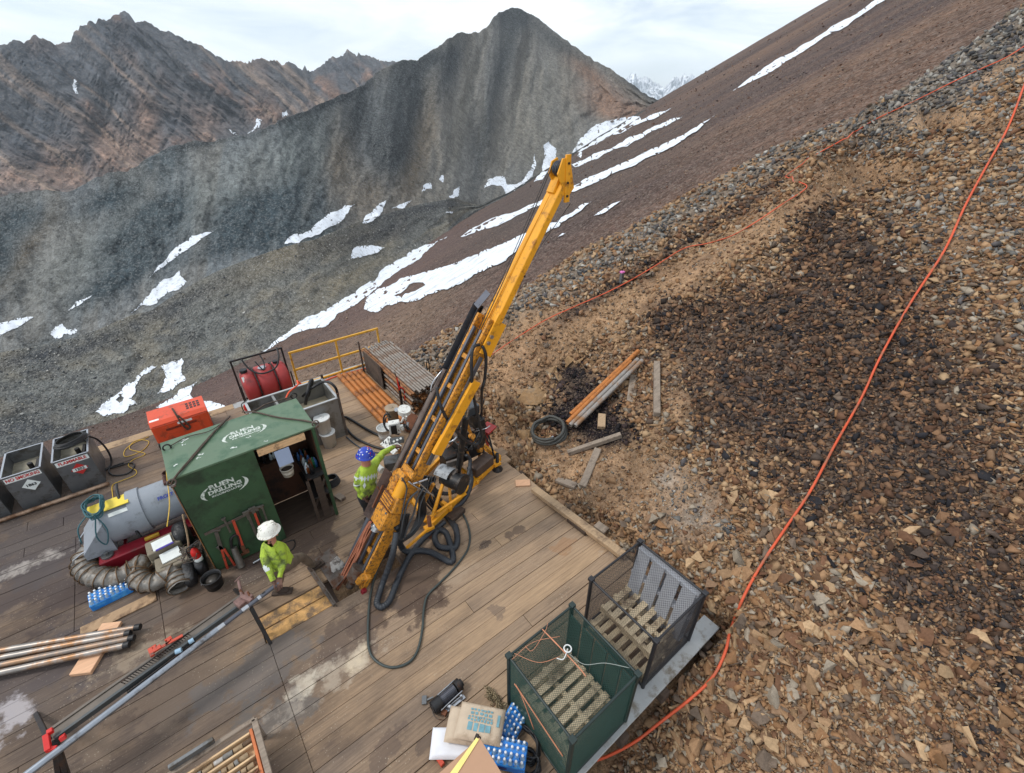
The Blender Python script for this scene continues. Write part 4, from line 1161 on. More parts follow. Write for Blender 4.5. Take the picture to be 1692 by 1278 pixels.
c = W(403, 716, HT); logo(T(c.x - L0.x, c.y - L0.y, HT + .001), sh, .80)
mb = MB()
random.seed(5)
for px, py, s_ in ((388, 740, .02), (307, 727, .022), (303, 731, .014), (332, 752, .02), (328, 758, .014), (290, 770, .016), (412, 723, .016), (440, 730, .012), (306, 735, .012)):
    c = W(px, py, HT + .001)
    for k in range(4):
        q = [c + Vector((random.uniform(-.05, .05) + s_ * math.cos(t) * random.uniform(.5, 1.4), random.uniform(-.02, .02) * 0 + s_ * math.sin(t) * random.uniform(.4, 1) + k * .012, 0)) for t in (0, 1.2, 2.4, 3.6, 4.9)]
        ctr = c + Vector((random.uniform(-.04, .04), k * .01, 0))
        q = [ctr + Vector((s_ * math.cos(t) * random.uniform(.5, 1.4), s_ * .6 * math.sin(t) * random.uniform(.4, 1), 0)) for t in (0, 1.2, 2.4, 3.6, 4.9)]
        mb.prism(q, (0, 0, .0015))
part('paint_scuff', mb, M_white, sh, kind='stuff')
# clutter on the shelves: bottles, cans, a bucket
M_bottles = [mat('bottle_' + n_, c_, .3, var=.1, bump=0) for n_, c_ in (('green', srgb(30, 96, 70)), ('clear', srgb(176, 190, 196)), ('black', srgb(26, 26, 30)), ('blue', srgb(50, 90, 140)), ('amber', srgb(110, 60, 24)))]
def bottle(p, r, h, mt, label, group='bottles and cans on the shed shelves'):
    mb = MB(T(*p)); mb.lathe([(r, 0), (r, h * .62), (r * .45, h * .82), (r * .4, h)], n=10)
    mb.v = [tuple(v) for v in mb.v]; return solo('bottle', mb, mt, label, 'bottle', group)
k = 0
for i in range(22):
    px = 500 + random.uniform(0, 40); p = Vector((random.uniform(.9, 1.1), random.uniform(Y0 + .1, Y1 - .12), .976))
    bottle(p, random.uniform(.025, .04), random.uniform(.12, .24), random.choice(M_bottles), 'small bottle or can crowded on the shed side shelf, nearer the %s' % ('bay opening' if p.y < 7.0 else 'middle' if p.y < 7.25 else 'back wall'))
for i in range(9): bottle(Vector((.33 + i * .055, Y1 - .2 + random.uniform(-.05, .05), 1.177)), .025, random.uniform(.1, .2), random.choice(M_bottles[1:]), 'small dark bottle on the shed back shelf')
for i in range(10): bottle(Vector((random.uniform(.9, 1.1), random.uniform(Y0 + .1, Y1 - .12), .526)), .035, random.uniform(.1, .2), random.choice(M_bottles[2:]), 'small can on the lower shed shelf')
M_bucket = mat('white_plastic', srgb(216, 218, 216), .45, var=.06, bump=.03, dirt=srgb(150, 146, 140), dirt_amt=.2)
M_black_pl = mat('black_plastic', srgb(28, 28, 30), .5, var=.2, bump=.05)
M_chrome = mat('bright_steel', srgb(180, 182, 186), .25, .9, var=.1, bump=.03)
def bucket(name, base, r, h, mt, label, lid=False, fill=None, tilt=None, cat='bucket', group=None):
    t = thing(name, label, cat, base, 0, group)
    mb = MB(tilt); mb.lathe([(r * .84, 0), (r, h * .93), (r * 1.07, h * .93), (r * 1.07, h), (r * .98, h)] + ([(0.001, h * 1.01)] if lid else [(r * .95, h * .5), (r * .82, .02), (.001, .02)]), n=22); part('shell', mb, mt, t, local=True)
    if fill: mb = MB(tilt); mb.lathe([(r * .93, h * .7), (.001, h * .72)], n=18); part('contents', mb, fill, t, local=True)
    hp = [Vector((r * 1.08 * math.cos(a_), r * 1.08 * math.sin(a_), h * .85 - abs(math.sin(a_ - .3)) * h * .35)) for a_ in np.linspace(.3, .3 + PI, 9)]
    mb = MB(tilt); mb.tube(hp, .004, 6, 2); part('handle', mb, M_chrome, t, local=True)
    if lid: mb = MB(tilt); mb.lathe([(r * .3, h), (r * .3, h * 1.03), (.001, h * 1.03)], n=14); part('cap', mb, mt, t, local=True)
    return t
p = onV(462, 775, Y0 + .1); p.z = 1.15
bucket('bucket', Vector((.62, Y0 + .14, 1.18)), .10, .16, mat('stained_white_plastic', srgb(196, 190, 176), .5, var=.2), 'small stained white pail hanging inside the shed bay', fill=M_wood_dark)
b0 = W(546, 736, 0)
bucket('bucket', b0, .155, .37, M_bucket, 'lower white bucket of the pair beside the mud tank', True)
bucket('bucket', b0 + Vector((-.03, .01, .39)), .155, .37, M_bucket, 'white lidded bucket standing on another beside the mud tank', True)
bucket('bucket', W(356, 968, 0), .135, .22, M_black_pl, 'black bucket on the deck below the shed corner', fill=mat('wet_mud', srgb(70, 66, 62), .4))

# slings resting on the roof
M_chain = mat('rusty_sling', srgb(84, 72, 62), .6, .5, var=.4, scale=30, bump=.3)
def sling(name, pts, r, mt, label, cat='sling', group=None, **k):
    mb = MB(); mb.tube(pts, r, 7, 6, **k); return solo(name, mb, mt, label, cat, group)
z_ = HT + .02
sling('lifting_sling', [onV(283, 802, Y0 - .03), W(290, 788, z_), W(320, 752, z_), W(350, 718, z_), W(374, 694, z_), W(380, 688, 1.85)], .017, M_chain, 'wire sling crossing the shed roof at its left end', rings=(.05, -.3))
sling('lifting_sling', [W(288, 791, z_), W(318, 757, z_), W(346, 724, z_), W(368, 698, z_)], .012, M_chain, 'thinner wire sling beside the one across the left roof end', rings=(.05, -.3))
sling('lifting_sling', [W(280, 738, z_), W(310, 722, z_), W(345, 713, z_), W(366, 700, z_)], .008, M_chain, 'thin slack wire over the back left roof corner', rings=(.05, -.3))
sling('lifting_sling', [W(524, 700, z_), W(500, 695, z_), W(460, 690, z_), W(425, 682, z_), W(410, 681, z_)], .016, M_chain, 'wire sling from the front right roof corner to the back edge', rings=(.05, -.3))
sling('lifting_sling', [W(484, 654, z_), W(468, 660, z_), W(440, 668, z_), W(420, 679, z_), W(400, 681, z_)], .014, M_chain, 'wire sling along the back right edge of the shed roof', rings=(.05, -.3))
for px, py, w_ in ((284, 799, 'front left'), (522, 701, 'front right'), (276, 741, 'back left'), (486, 655, 'back right')):
    mb = MB(); c = W(px, py, HT + .03); mb.tube([c + Vector((.05 * math.cos(t), .02, .05 * math.sin(t))) for t in np.linspace(0, 2 * PI, 9)], .012, 7, 3); mb.box(c - Vector((0, 0, .05)), (.06, .05, .02))
    solo('shackle', mb, M_steel_dirty if 'front' in w_ else M_steel_dark, 'steel shackle at the %s corner of the shed roof' % w_, 'shackle')

# tool rack with hand tools on the front panel
yv = Y0 - .03
def PV(px, py, off=0.0): return onV(px, py, yv - off)
mb = MB(); mb.bar(PV(338, 884), PV(436, 836), .05, .012, (0, 1, 0)); solo('tool_rail', mb, M_steel_dirty, 'steel bar bolted across the shed front holding wrenches', 'rail')
M_red_tool = mat('red_tool_paint', srgb(196, 74, 50), .5, var=.15, scale=14, bump=.1, dirt=srgb(90, 60, 50), dirt_amt=.3, dirt_scale=14)
M_grey_tool = mat('grey_tool_steel', srgb(120, 116, 110), .45, .7, var=.25, scale=14, bump=.15)
def tool(name, cat, label, pts, w, mh, hook=None, head=None, hm=None, th=.016, P=PV):
    t = thing(name, label, cat, P(*pts[0]))
    mb = MB(); Q = [P(x, y, .01) for x, y in pts]
    for a_, b_ in zip(Q[:-1], Q[1:]): mb.bar(a_, b_, w, th, (0, 1, 0) if P is PV else (0, 0, 1))
    part('handle', mb, mh, t)
    if head:
        a_, b_ = P(*head[0], .015), P(*head[1], .015); d = (b_ - a_).normalized(); s_ = d.cross(Vector((0, 1, 0) if P is PV else (0, 0, 1))).normalized()
        mb = MB(); wd = head[2]
        mb.bar(a_, b_, wd * .45, th * 1.8, (0, 1, 0) if P is PV else (0, 0, 1)); mb.bar(b_ + s_ * wd * .5, b_ - s_ * wd * .5, wd * .32, th * 2, (0, 1, 0) if P is PV else (0, 0, 1))
        mb.bar(b_ + s_ * wd * .5 - d * wd * .35, b_ - s_ * wd * .1 - d * wd * .35, wd * .22, th * 2, (0, 1, 0) if P is PV else (0, 0, 1))
        mb.bar(b_ + s_ * wd * .42 - d * wd * .5, b_ + s_ * wd * .42 + d * wd * .1, wd * .18, th * 1.6, (0, 1, 0) if P is PV else (0, 0, 1))
        part('head', mb, hm or M_grey_tool, t)
    return t
# bolt cutter
bc = thing('bolt_cutter', 'bolt cutter with two red handles hanging at the left of the shed front', 'bolt cutter', PV(362, 900))
mb = MB(); mb.bar(PV(357, 880), PV(366, 908), .05, .02, (0, 1, 0)); mb.bar(PV(352, 878), PV(364, 876), .03, .03, (0, 1, 0)); mb.bar(PV(360, 903), PV(370, 910), .06, .02, (0, 1, 0)); part('jaw', mb, M_grey_tool, bc)
mb = MB(); mb.bar(PV(366, 908), PV(376, 940), .032, .025, (0, 1, 0)); part('handle', mb, M_red_tool, bc)
mb = MB(); mb.bar(PV(370, 907), PV(389, 936), .032, .025, (0, 1, 0)); part('handle', mb, M_red_tool, bc)
tool('adjustable_wrench', 'wrench', 'small grey adjustable wrench beside the bolt cutter', [(372, 862), (381, 880)], .028, M_grey_tool, head=((373, 864), (369, 857), .06))
tool('pipe_wrench', 'wrench', 'orange handled pipe wrench hanging head down in the middle of the rack', [(385, 860), (402, 905)], .04, M_red_tool, head=((400, 902), (405, 914), .12), hm=M_rust)
tool('pipe_wrench', 'wrench', 'grey pipe wrench with its jaw hooked over the rack bar', [(412, 856), (424, 885)], .038, M_grey_tool, head=((412, 858), (407, 846), .11))
tool('pipe_wrench', 'wrench', 'red handled pipe wrench next to the white hard hat', [(420, 846), (434, 884)], .034, M_red_tool, head=((420, 848), (416, 840), .1))
tool('hammer', 'hammer', 'grey hammer hanging near the right end of the rack', [(425, 842), (435, 868)], .024, M_steel_dark, head=((425, 844), (424, 839), .09))
tool('spanner', 'wrench', 'long grey spanner at the right end of the rack', [(433, 838), (444, 868)], .026, M_grey_tool, head=((433, 840), (432, 836), .06))
hk = thing('lifting_hook', 'heavy grey swivel with loop leaning at the foot of the shed front', 'hook', W(396, 938, 0))
mb = MB(); mb.tube([onV(383, 905, yv), onV(382, 890, yv), onV(392, 884, yv), onV(396, 896, yv), onV(398, 908, yv)], .022, 8, 4); part('loop', mb, M_steel_dark, hk)
mb = MB(); mb.cyl(onV(386, 905, yv - .03), W(399, 936, .05), .045, .06); part('barrel', mb, M_grey_tool, hk)
mb = MB(); mb.cyl(W(418, 931, .04), W(440, 918, .04), .022); solo('steel_bar', mb, M_chrome, 'short bright steel bar lying against the shed foot', 'bar')
mb = MB(); mb.tube([W(470, 897, .01), W(485, 893, .01), W(487, 903, .01), W(476, 912, .01), W(458, 911, .01)], .009, 7); solo('cable_loop', mb, M_black_pl, 'thin black cable loop on the deck behind the bending worker', 'cable')

# ------------------------------------------------------------------ orange generator
M_orange = mat('orange_paint', srgb(214, 78, 42), .4, var=.08, scale=3, bump=.03, dirt=srgb(150, 70, 46), dirt_amt=.2, dirt_scale=5)
ge_ = thing('generator', 'orange enclosed generator with louvres behind the shed roof', 'generator', (-.66, 11.1, 0))
bxx('body', -1.19, -.13, 10.78, 11.5, .14, .60, M_orange, ge_)
mb = MB(); mb.prism([(-1.19, 10.78, .60), (-1.19, 10.87, .66), (-1.19, 11.42, .66), (-1.19, 11.5, .60)], (1.06, 0, 0)); part('hood', mb, M_orange, ge_)
bxx('skid', -1.2, -.12, 10.79, 11.49, .0, .139, M_steel_dark, ge_)
bxx('door', -1.0, -.32, 10.768, 10.782, .19, .52, M_orange, ge_)
for i in range(14): bxx('louvre', -.95 + i * .02, -.94 + i * .02, 10.762, 10.769, .42, .47, M_black_pl, ge_)
for i in range(14): bxx('louvre', -.66 + i * .02, -.65 + i * .02, 10.762, 10.769, .42, .47, M_black_pl, ge_)
for i in range(4):
    for j in range(3): bxx('vent', -.48 + i * .07, -.43 + i * .07, 11.0 + j * .1, 11.07 + j * .1, .658, .664, M_black_pl, ge_)
bxx('sticker', -1.17, -1.0, 10.9, 10.97, .657, .6615, M_white, ge_); bxx('sticker', -.72, -.45, 10.762, 10.768, .50, .55, M_white, ge_)
mb = MB(); mb.tube([(-.72, 11.2, .67), (-.70, 11.0, .70), (-.68, 10.85, .66), (-.66, 10.75, .5), (-.6, 10.74, .32), (-.54, 10.75, .36), (-.58, 10.75, .5), (-.66, 10.83, .67)], .018, 7, 5); part('lifting_strap', mb, M_wood_dark, ge_)

# ------------------------------------------------------------------ steel fuel boxes
M_galv = mat('dull_aluminium', srgb(112, 114, 116), .42, .55, var=.14, scale=3, bump=.06, dirt=srgb(84, 80, 74), dirt_amt=.35, dirt_scale=4)
M_galv_in = mat('dirty_aluminium', srgb(146, 140, 124), .6, .3, var=.25, scale=5, bump=.1, dirt=srgb(90, 80, 60), dirt_amt=.4)
M_redtxt = mat('red_print', srgb(190, 46, 44), .5, var=.1, bump=0); M_blacktxt = mat('black_print', srgb(30, 30, 34), .5, bump=0)
def fuel_box(x0, w, label, word, num, red, depth=.88, h=.76, y0=10.33):
    t = thing('fuel_box', label, 'tank', (x0 + w / 2, y0 + depth / 2, 0))
    x1 = x0 + w; y1 = y0 + depth; th = .012; hb = h * .82
    bxx('front_wall', x0, x1, y0, y0 + th, 0, h, M_galv, t); bxx('back_wall', x0, x1, y1 - th, y1, 0, h, M_galv, t)
    bxx('side_wall', x0, x0 + th, y0 + th, y1 - th, 0, h, M_galv, t); bxx('side_wall', x1 - th, x1, y0 + th, y1 - th, 0, h, M_galv, t)
    bxx('tank_top', x0 + th, x1 - th, y0 + th, y1 - th, hb - .12, hb - .10, M_galv_in, t)
    mb = MB()
    for a_, b_ in (((x0, y0), (x1, y0)), ((x0, y1), (x1, y1)), ((x0, y0), (x0, y1)), ((x1, y0), (x1, y1))): mb.bar((*a_, h + .006), (*b_, h + .006), .03, .014)
    part('rim', mb, M_chrome, t)
    mb = MB(); mb.cyl((x0 + w * .6, y0 + .45, hb - .1), (x0 + w * .6, y0 + .45, hb + .04), .04); mb.cyl((x0 + w * .35, y0 + .2, hb - .1), (x0 + w * .35, y0 + .2, hb - .02), .05); mb.bar((x0 + w * .7, y0 + .2, hb - .08), (x0 + w * .8, y0 + .6, hb - .02), .05, .05); part('filler_cap', mb, M_steel_dark, t)
    c = t.location
    if word:
        bxx('label_band', x0 + .02, x1 - .02, y0 - .002, y0 - .0005, h - .13, h - .03, M_white, t)
        text_part(word, .088, T(x0 + w / 2 - c.x, y0 - .0035 - c.y, h - .078) @ Matrix.Rotation(PI / 2, 4, 'X'), M_redtxt, t, bold=.003, sx=.86 if len(word) < 10 else .82, depth=.001)
        M0 = T(x0 + w / 2 - c.x + .03, y0 - .003 - c.y, h - .29)
        mb = MB(M0); mb.prism([(-.13, 0, 0), (0, 0, -.13), (.13, 0, 0), (0, 0, .13)], (0, .0015, 0)); part('placard', mb, M_redtxt if red else M_white, t, local=True)
        if red:
            mb = MB(M0); mb.prism([(-.105, -.002, -.035), (.105, -.002, -.035), (.105, -.002, .035), (-.105, -.002, .035)], (0, .0015, 0)); part('number_panel', mb, M_white, t, local=True)
        text_part(num, .075, M0 @ T(0, -.0045, 0) @ Matrix.Rotation(PI / 2, 4, 'X'), M_blacktxt, t, bold=.002, depth=.001)
    return t
fuel_box(-2.68, .52, 'grey metal fuel box lettered FLAMMABLE with a black cable coil on top', 'FLAMMABLE', '1202', True)
fuel_box(-3.38, .53, 'grey metal fuel box lettered NO SMOKING with white diamond placard', 'NO SMOKING', '1863', False)
fuel_box(-4.08, .53, 'plain grey metal box cut off by the left edge of the photo', None, None, False)
# coil and cables
def coil(name, c, r, n, tr, mt, label, cat, flat=.012, e=1.0, ax=None, tilt=None, group=None, jit=.06):
    P = []
    for i in range(n * 12 + 1):
        a_ = 2 * PI * i / 12; rr_ = r * (1 - .03 * (i // 12)) * (1 + random.uniform(-jit, jit) * .5)
        P.append(Vector((rr_ * math.cos(a_), rr_ * e * math.sin(a_), flat * (i / 12) + random.uniform(0, flat * .5))))
    M = T(*c) @ (tilt or Matrix())
    mb = MB(M); mb.tube(P, tr, 7, 2); return solo(name, mb, mt, label, cat, group)
coil('cable_coil', W(118, 730, .80), .27, 7, .014, M_black_pl, 'black cable coil heaped on top of the flammable fuel box', 'cable', .012, .75, tilt=Z(.5))
hz_ = lambda L_, z=.02: [W(x, y, z) for x, y in L_]
sling('black_hose', [W(138, 720, .82), W(160, 726, .6), W(178, 745, .3), W(184, 765, .05), W(172, 778, .02), W(162, 772, .02), W(156, 750, .3), W(146, 732, .62), W(140, 728, .8)], .018, M_black_pl, 'black hose drooping from the flammable box to the deck', 'hose')
sling('black_hose', hz_([(164, 777), (190, 772), (215, 765), (222, 770), (212, 782), (190, 786), (180, 780), (184, 772), (205, 765)]), .014, M_black_pl, 'black hose loop on the deck right of the flammable box', 'hose')
M_yel_rope = mat('yellow_rope', srgb(206, 168, 60), .7, var=.2, bump=.1)
sling('yellow_cord', hz_([(246, 722), (220, 733), (206, 745), (208, 755), (235, 745), (246, 730), (225, 728), (214, 742), (240, 750), (220, 760), (212, 770), (225, 778), (222, 786), (200, 795), (186, 802), (186, 818), (188, 830)], .012), .007, M_yel_rope, 'tangled yellow cord wandering over the deck left of the shed', 'cord')
sling('yellow_cord', [W(274, 742, 2.0), onU(275, 780, -.84), onU(280, 830, -.84), onU(276, 870, -.9)], .006, M_yel_rope, 'thin yellow cord hanging down the left side of the shed', 'cord')
M_pipe_pale = mat('scaffold_pipe', srgb(168, 142, 120), .5, .5, var=.3, scale=4, bump=.1, dirt=srgb(116, 86, 64), dirt_amt=.5, dirt_scale=5)
mb = MB(); mb.cyl(W(180, 799, .05), W(-260, 950, .05), .038, n=12); solo('steel_pipe', mb, M_pipe_pale, 'long rust-stained pipe on the deck in front of the fuel boxes', 'pipe')

# ------------------------------------------------------------------ heater with its red fuel tank
M_heat = mat('grey_heater_paint', srgb(142, 148, 156), .4, var=.08, scale=3, bump=.03, dirt=srgb(110, 112, 114), dirt_amt=.2)
M_maroon = mat('maroon_paint', srgb(132, 26, 40), .4, var=.15, scale=4, bump=.06, dirt=srgb(96, 50, 44), dirt_amt=.3)
ht_ = thing('heater', 'long grey cylindrical space heater on a maroon fuel tank beside the shed', 'heater', (-1.45, 7.95, 0))
hx0, hx1, hy, hz0, hr = -2.0, -.72, 8.18, .60, .35
mb = MB(); mb.cyl((hx0, hy, hz0), (hx1, hy, hz0), hr, n=28); part('drum', mb, M_heat, ht_)
mb = MB(); mb.cyl((-1.62, hy, hz0), (-1.45, hy, hz0), hr + .03, n=28); part('band', mb, M_heat, ht_)
mb = MB(); mb.prism([(-2.35, hy - .34, .30), (-2.35, hy - .34, .42), (-1.97, hy - .35, .84), (-1.97, hy - .35, .26)], (0, .68, 0)); part('intake_hood', mb, M_heat, ht_)
mb = MB(); mb.box((-1.85, hy - .05, hz0 + hr + .01), (.55, .26, .012), (0, 0, 0)); part('warning_label', mb, mat('yellow_label', srgb(232, 206, 70), .5, var=.06, bump=0), ht_)
mb = MB(); mb.box((-1.72, hy - .22, hz0 + .278), (.3, .06, .004), (R_(38), 0, 0)); part('sticker', mb, M_white, ht_)
mb = MB(); mb.box((-.98, hy + .02, hz0 + hr + .02), (.2, .2, .05)); mb.pipe((-.98, hy + .02, hz0 + hr + .03), (-.98, hy + .02, hz0 + hr + .17), .075, .01, 18); part('flue_stub', mb, mat('rusty_flue', srgb(84, 56, 50), .8, var=.3), ht_)
mb = MB(); mb.box((-.84, hy + .0, hz0 + hr + .004), (.16, .26, .006)); part('sticker', mb, M_white, ht_)
Mt = T(-1.05 - ht_.location.x, hy - .25 - ht_.location.y, hz0 + .255) @ Matrix.Rotation(R_(45), 4, 'X')
text_part('FROST', .075, Mt @ T(-.06, 0, .012), mat('blue_print', srgb(40, 60, 150), .5, bump=0), ht_, bold=.003, depth=.001)
for k in range(5):
    mb = MB(Mt @ T(.09 + .028 * k, .012, .012)); mb.box((0, 0, 0), (.02, .03 - .003 * k, .002)); part('print_mark', mb, M_redtxt, ht_, local=True)
mb = MB(); mb.tube([(-1.68, hy + .3, hz0 + .45), (-1.69, hy + .1, hz0 + hr + .05), (-1.68, hy - .2, hz0 + .2), (-1.66, hy - .3, hz0 - .1), (-1.64, hy - .36, .35)], .022, 8, 5); part('lifting_strap', mb, M_black_pl, ht_)
mb = MB(); mb.tube([(-2.1, hy - .28, .5), (-2.5, hy - .26, .35), (-2.55, hy - .2, .05), (-2.5, hy + .2, .05), (-2.45, hy + .22, .3), (-2.3, hy + .26, .45)], .014, 7, 3); part('carry_frame', mb, M_chrome, ht_)
bxx('fuel_tank', -2.22, -.82, 7.66, 7.90, .08, .28, M_maroon, ht_)
bxx('tank_shelf', -2.2, -.82, 7.62, 7.98, .06, .079, M_maroon, ht_)
mb = MB(); mb.cyl((-2.1, 7.78, .28), (-2.1, 7.78, .31), .085); mb.cyl((-2.1, 7.78, .3), (-2.1, 7.78, .36), .03); part('filler_cap', mb, M_galv, ht_)
mb = MB(); mb.box((-1.5, 7.76, .31), (.2, .05, .05)); part('burner_pump', mb, mat('yellow_brass', srgb(190, 150, 50), .5), ht_)
for x in (-1.9, -.9):
    mb = MB(); mb.bar((x, 7.85, .16), (x, 8.45, .16), .05, .04); mb.bar((x, 8.45, 0), (x, 8.45, .14), .05, .05); mb.bar((x, 7.7, 0), (x, 7.7, .06), .06, .06); mb.bar((x, 8.2, .18), (x, 8.2, .28), .05, .05); part('support', mb, M_maroon, ht_)
M_teal = mat('teal_cord', srgb(48, 92, 100), .6, var=.2, bump=.1)
mb = MB(); c0 = Vector((-1.98, hy - .05, hz0 + hr + .06))
random.seed(9)
for k in range(9):
    a_ = random.uniform(-.4, .4); P = []
    for i in range(14):
        t = 2 * PI * i / 13; P.append(c0 + Vector((.12 * math.cos(t) * math.cos(a_) + random.uniform(-.02, .02), .26 * math.sin(t) + random.uniform(-.03, .03), .04 + .02 * k * .5 - abs(math.sin(t)) * .08)))
    mb.tube(P, .010, 6, 3)
mb.tube([c0 + Vector((-.1, -.15, 0)), c0 + Vector((-.25, -.25, -.1)), c0 + Vector((-.3, -.3, -.35))], .01, 6, 4)
mb.tube([c0 + Vector((0, -.25, 0)), c0 + Vector((.05, -.34, -.25)), c0 + Vector((-.05, -.36, -.5)), c0 + Vector((-.1, -.35, -.3)), c0 + Vector((0, -.27, 0))], .01, 6, 4)
solo('teal_cord', mb, M_teal, 'bundle of teal extension cord thrown over the heater end', 'cord')
# ribbed duct
M_duct = mat('silver_duct', srgb(132, 128, 122), .5, .25, var=.25, scale=7, bump=.5, dirt=srgb(100, 84, 66), dirt_amt=.4, dirt_scale=7, bump_scale=22, bump_dist=.02)
def duct(pts, r, label, n=16, wav=.12):
    """crumpled cloth duct with wire hoops"""
    t = thing('flexible_duct', label, 'duct', pts[0] * 1.0)
    C = crspline([Vector(p) for p in pts], 16); mb = MB(); vs = []; fs = []; acc = 0; hoops = []
    for i, c in enumerate(C):
        d = (C[min(i + 1, len(C) - 1)] - C[max(0, i - 1)]).normalized(); s_ = d.cross(Vector((0, 0, 1))).normalized(); u_ = s_.cross(d)
        if i: acc += (C[i] - C[i - 1]).length
        ph = (acc % wav) / wav
        rr_ = r * (1 - .22 * math.sin(PI * ph) ** .8)
        for k in range(n):
            q = 2 * PI * k / n; w_ = rr_ * (1 + .10 * math.sin(5 * q + acc * 23) * math.sin(PI * ph) + random.uniform(-.03, .03))
            sq = .86 if math.sin(q) > 0 else .8
            vs.append(c + (s_ * math.cos(q) * 1.06 + u_ * math.sin(q) * sq) * w_)
        if ph < .12 and (not hoops or acc - hoops[-1][0] > wav * .6): hoops.append((acc, c, s_, u_))
    for i in range(len(C) - 1):
        for k in range(n):
            l = (k + 1) % n; fs.append((i * n + k, i * n + l, (i + 1) * n + l, (i + 1) * n + k))
    mb._add(vs, fs, True); part('sleeve', mb, M_duct, t)
    for _, c, s_, u_ in hoops:
        mb = MB(); P = [c + (s_ * math.cos(q) * 1.08 + u_ * math.sin(q) * .86) * r * 1.0 for q in np.linspace(0, 2 * PI, 15)]
        mb.tube(P, .008, 5, 1); part('hoop', mb, mat('hoop_wire', srgb(110, 86, 62), .6, .4, var=.2), t)
    return t
zd_ = .17
duct([W(163, 902, .2), W(142, 918, zd_), W(140, 938, zd_), W(160, 953, zd_), W(190, 955, zd_), W(214, 945, zd_), W(234, 938, zd_)], .165, 'ribbed silver cloth duct curling from the heater end')
duct([W(216, 940, .2), W(232, 932, .2), W(226, 948, zd_), W(236, 962, zd_), W(258, 962, zd_), W(278, 948, .2), W(290, 952, zd_), W(297, 972, zd_)], .15, 'crumpled silver duct end twisting toward the black bags')
# water bottles in blue film
M_blue = mat('blue_film', srgb(38, 128, 214), .3, var=.15, scale=6, bump=.35, bump_scale=14, dirt=srgb(90, 170, 226), dirt_amt=.35, dirt_scale=9)
M_clear = mat('clear_plastic', srgb(158, 190, 214), .2, var=.15, bump=0)
M_cap = mat('bottle_cap', srgb(236, 238, 240), .4, var=.05, bump=0)
def water_pack(c, rz, nx, ny, h, label, tilt=None, w=.065):
    t = thing('water_bottle_pack', label, 'water bottles', c, rz)
    X = nx * w; Y = ny * w
    M0 = tilt or Matrix()
    mb = MB(M0); mb.box((0, 0, h * .33), (X + .012, Y + .012, h * .66)); part('wrapper', mb, M_blue, t, local=True)
    mb = MB(M0)
    for k in range(-1, 2): mb.box((k * X * .30, 0, h * .80 - .01), (X * .12, Y * .95, .006), (0, random.uniform(-.1, .1), 0))
    mb.prism([(-X / 2, -Y * .1, h * .74), (X / 2, -Y * .16, h * .74), (X / 2, Y * .3, h * .8), (-X / 2, Y * .36, h * .8)], (0, 0, .004)); part('film_strip', mb, M_blue, t, local=True)
    proto = None
    for i in range(nx):
        for j in range(ny):
            x = (i - (nx - 1) / 2) * w; y = (j - (ny - 1) / 2) * w
            if proto is None:
                mb = MB(); mb.lathe([(w * .47, h * .55), (w * .47, h * .66), (w * .2, h * .92), (w * .2, h * .93)], n=10); bo = mb.mesh('bottle', M_clear)
                mb = MB(); mb.lathe([(w * .23, h * .93), (w * .23, h), (.001, h)], n=8); cp = mb.mesh('cap', M_cap); proto = 1
            for nm, me_2 in (('bottle', bo), ):
                o = bpy.data.objects.new(nm, me_2); COL.objects.link(o); o.parent = t; o.matrix_local = M0 @ T(x, y, 0)
                oc = bpy.data.objects.new('cap', cp); COL.objects.link(oc); oc.parent = o
    return t
c = W(187, 985, .0); water_pack(c, R_(3), 8, 4, .19, 'blue wrapped water bottle pack by the heater duct', w=.062)
# rugged cases with papers
M_case = mat('olive_case', srgb(132, 122, 104), .6, var=.15, scale=6, bump=.2, dirt=srgb(90, 80, 66), dirt_amt=.4)
def rugged_case(c, rz, s, label):
    t = thing('equipment_case', label, 'case', c, rz)
    mb = MB(); mb.box((0, 0, s[2] * .3), (s[0], s[1], s[2] * .6)); part('base', mb, M_case, t, local=True)
    mb = MB(); mb.box((0, 0, s[2] * .8), (s[0] * .98, s[1] * .98, s[2] * .38)); mb.box((0, 0, s[2] * 1.0), (s[0] * .7, s[1] * .6, .02)); part('lid', mb, M_case, t, local=True)
    for x in (-.3, .3):
        mb = MB(); mb.box((x * s[0], -s[1] / 2 - .01, s[2] * .6), (.05, .025, .08)); part('latch', mb, M_steel_dark, t, local=True)
    mb = MB(); mb.tube([(-.08, -s[1] / 2, s[2] * .45), (-.07, -s[1] / 2 - .05, s[2] * .45), (.07, -s[1] / 2 - .05, s[2] * .45), (.08, -s[1] / 2, s[2] * .45)], .01, 6, 2); part('handle', mb, M_steel_dark, t, local=True)
    return t
c1 = W(262, 905, .16); c2 = W(272, 925, .1)
rugged_case(Vector((-1.36, 7.42, 0)), .05, (.46, .32, .40), 'olive hard case nearest the heater tank with papers on its lid')
rugged_case(Vector((-1.30, 7.06, 0)), .0, (.46, .32, .30), 'olive hard case in front of its twin below the papers')
mb = MB(); mb.box((-1.36, 7.36, .435), (.26, .22, .012), (0, 0, .1)); solo('document', mb, M_white, 'printed white sheet lying on the rear olive case', 'paper')
mb = MB(); mb.box((-1.33, 7.24, .445), (.24, .03, .014), (0, 0, .1)); solo('folder_edge', mb, mat('purple_card', srgb(84, 66, 168), .5, bump=0), 'purple folder spine between the two white sheets', 'folder')
mb = MB(); mb.box((-1.30, 7.12, .335), (.26, .2, .02), (R_(8), 0, .1)); solo('document', mb, M_white, 'blank white sheet lying over the front olive case', 'paper')
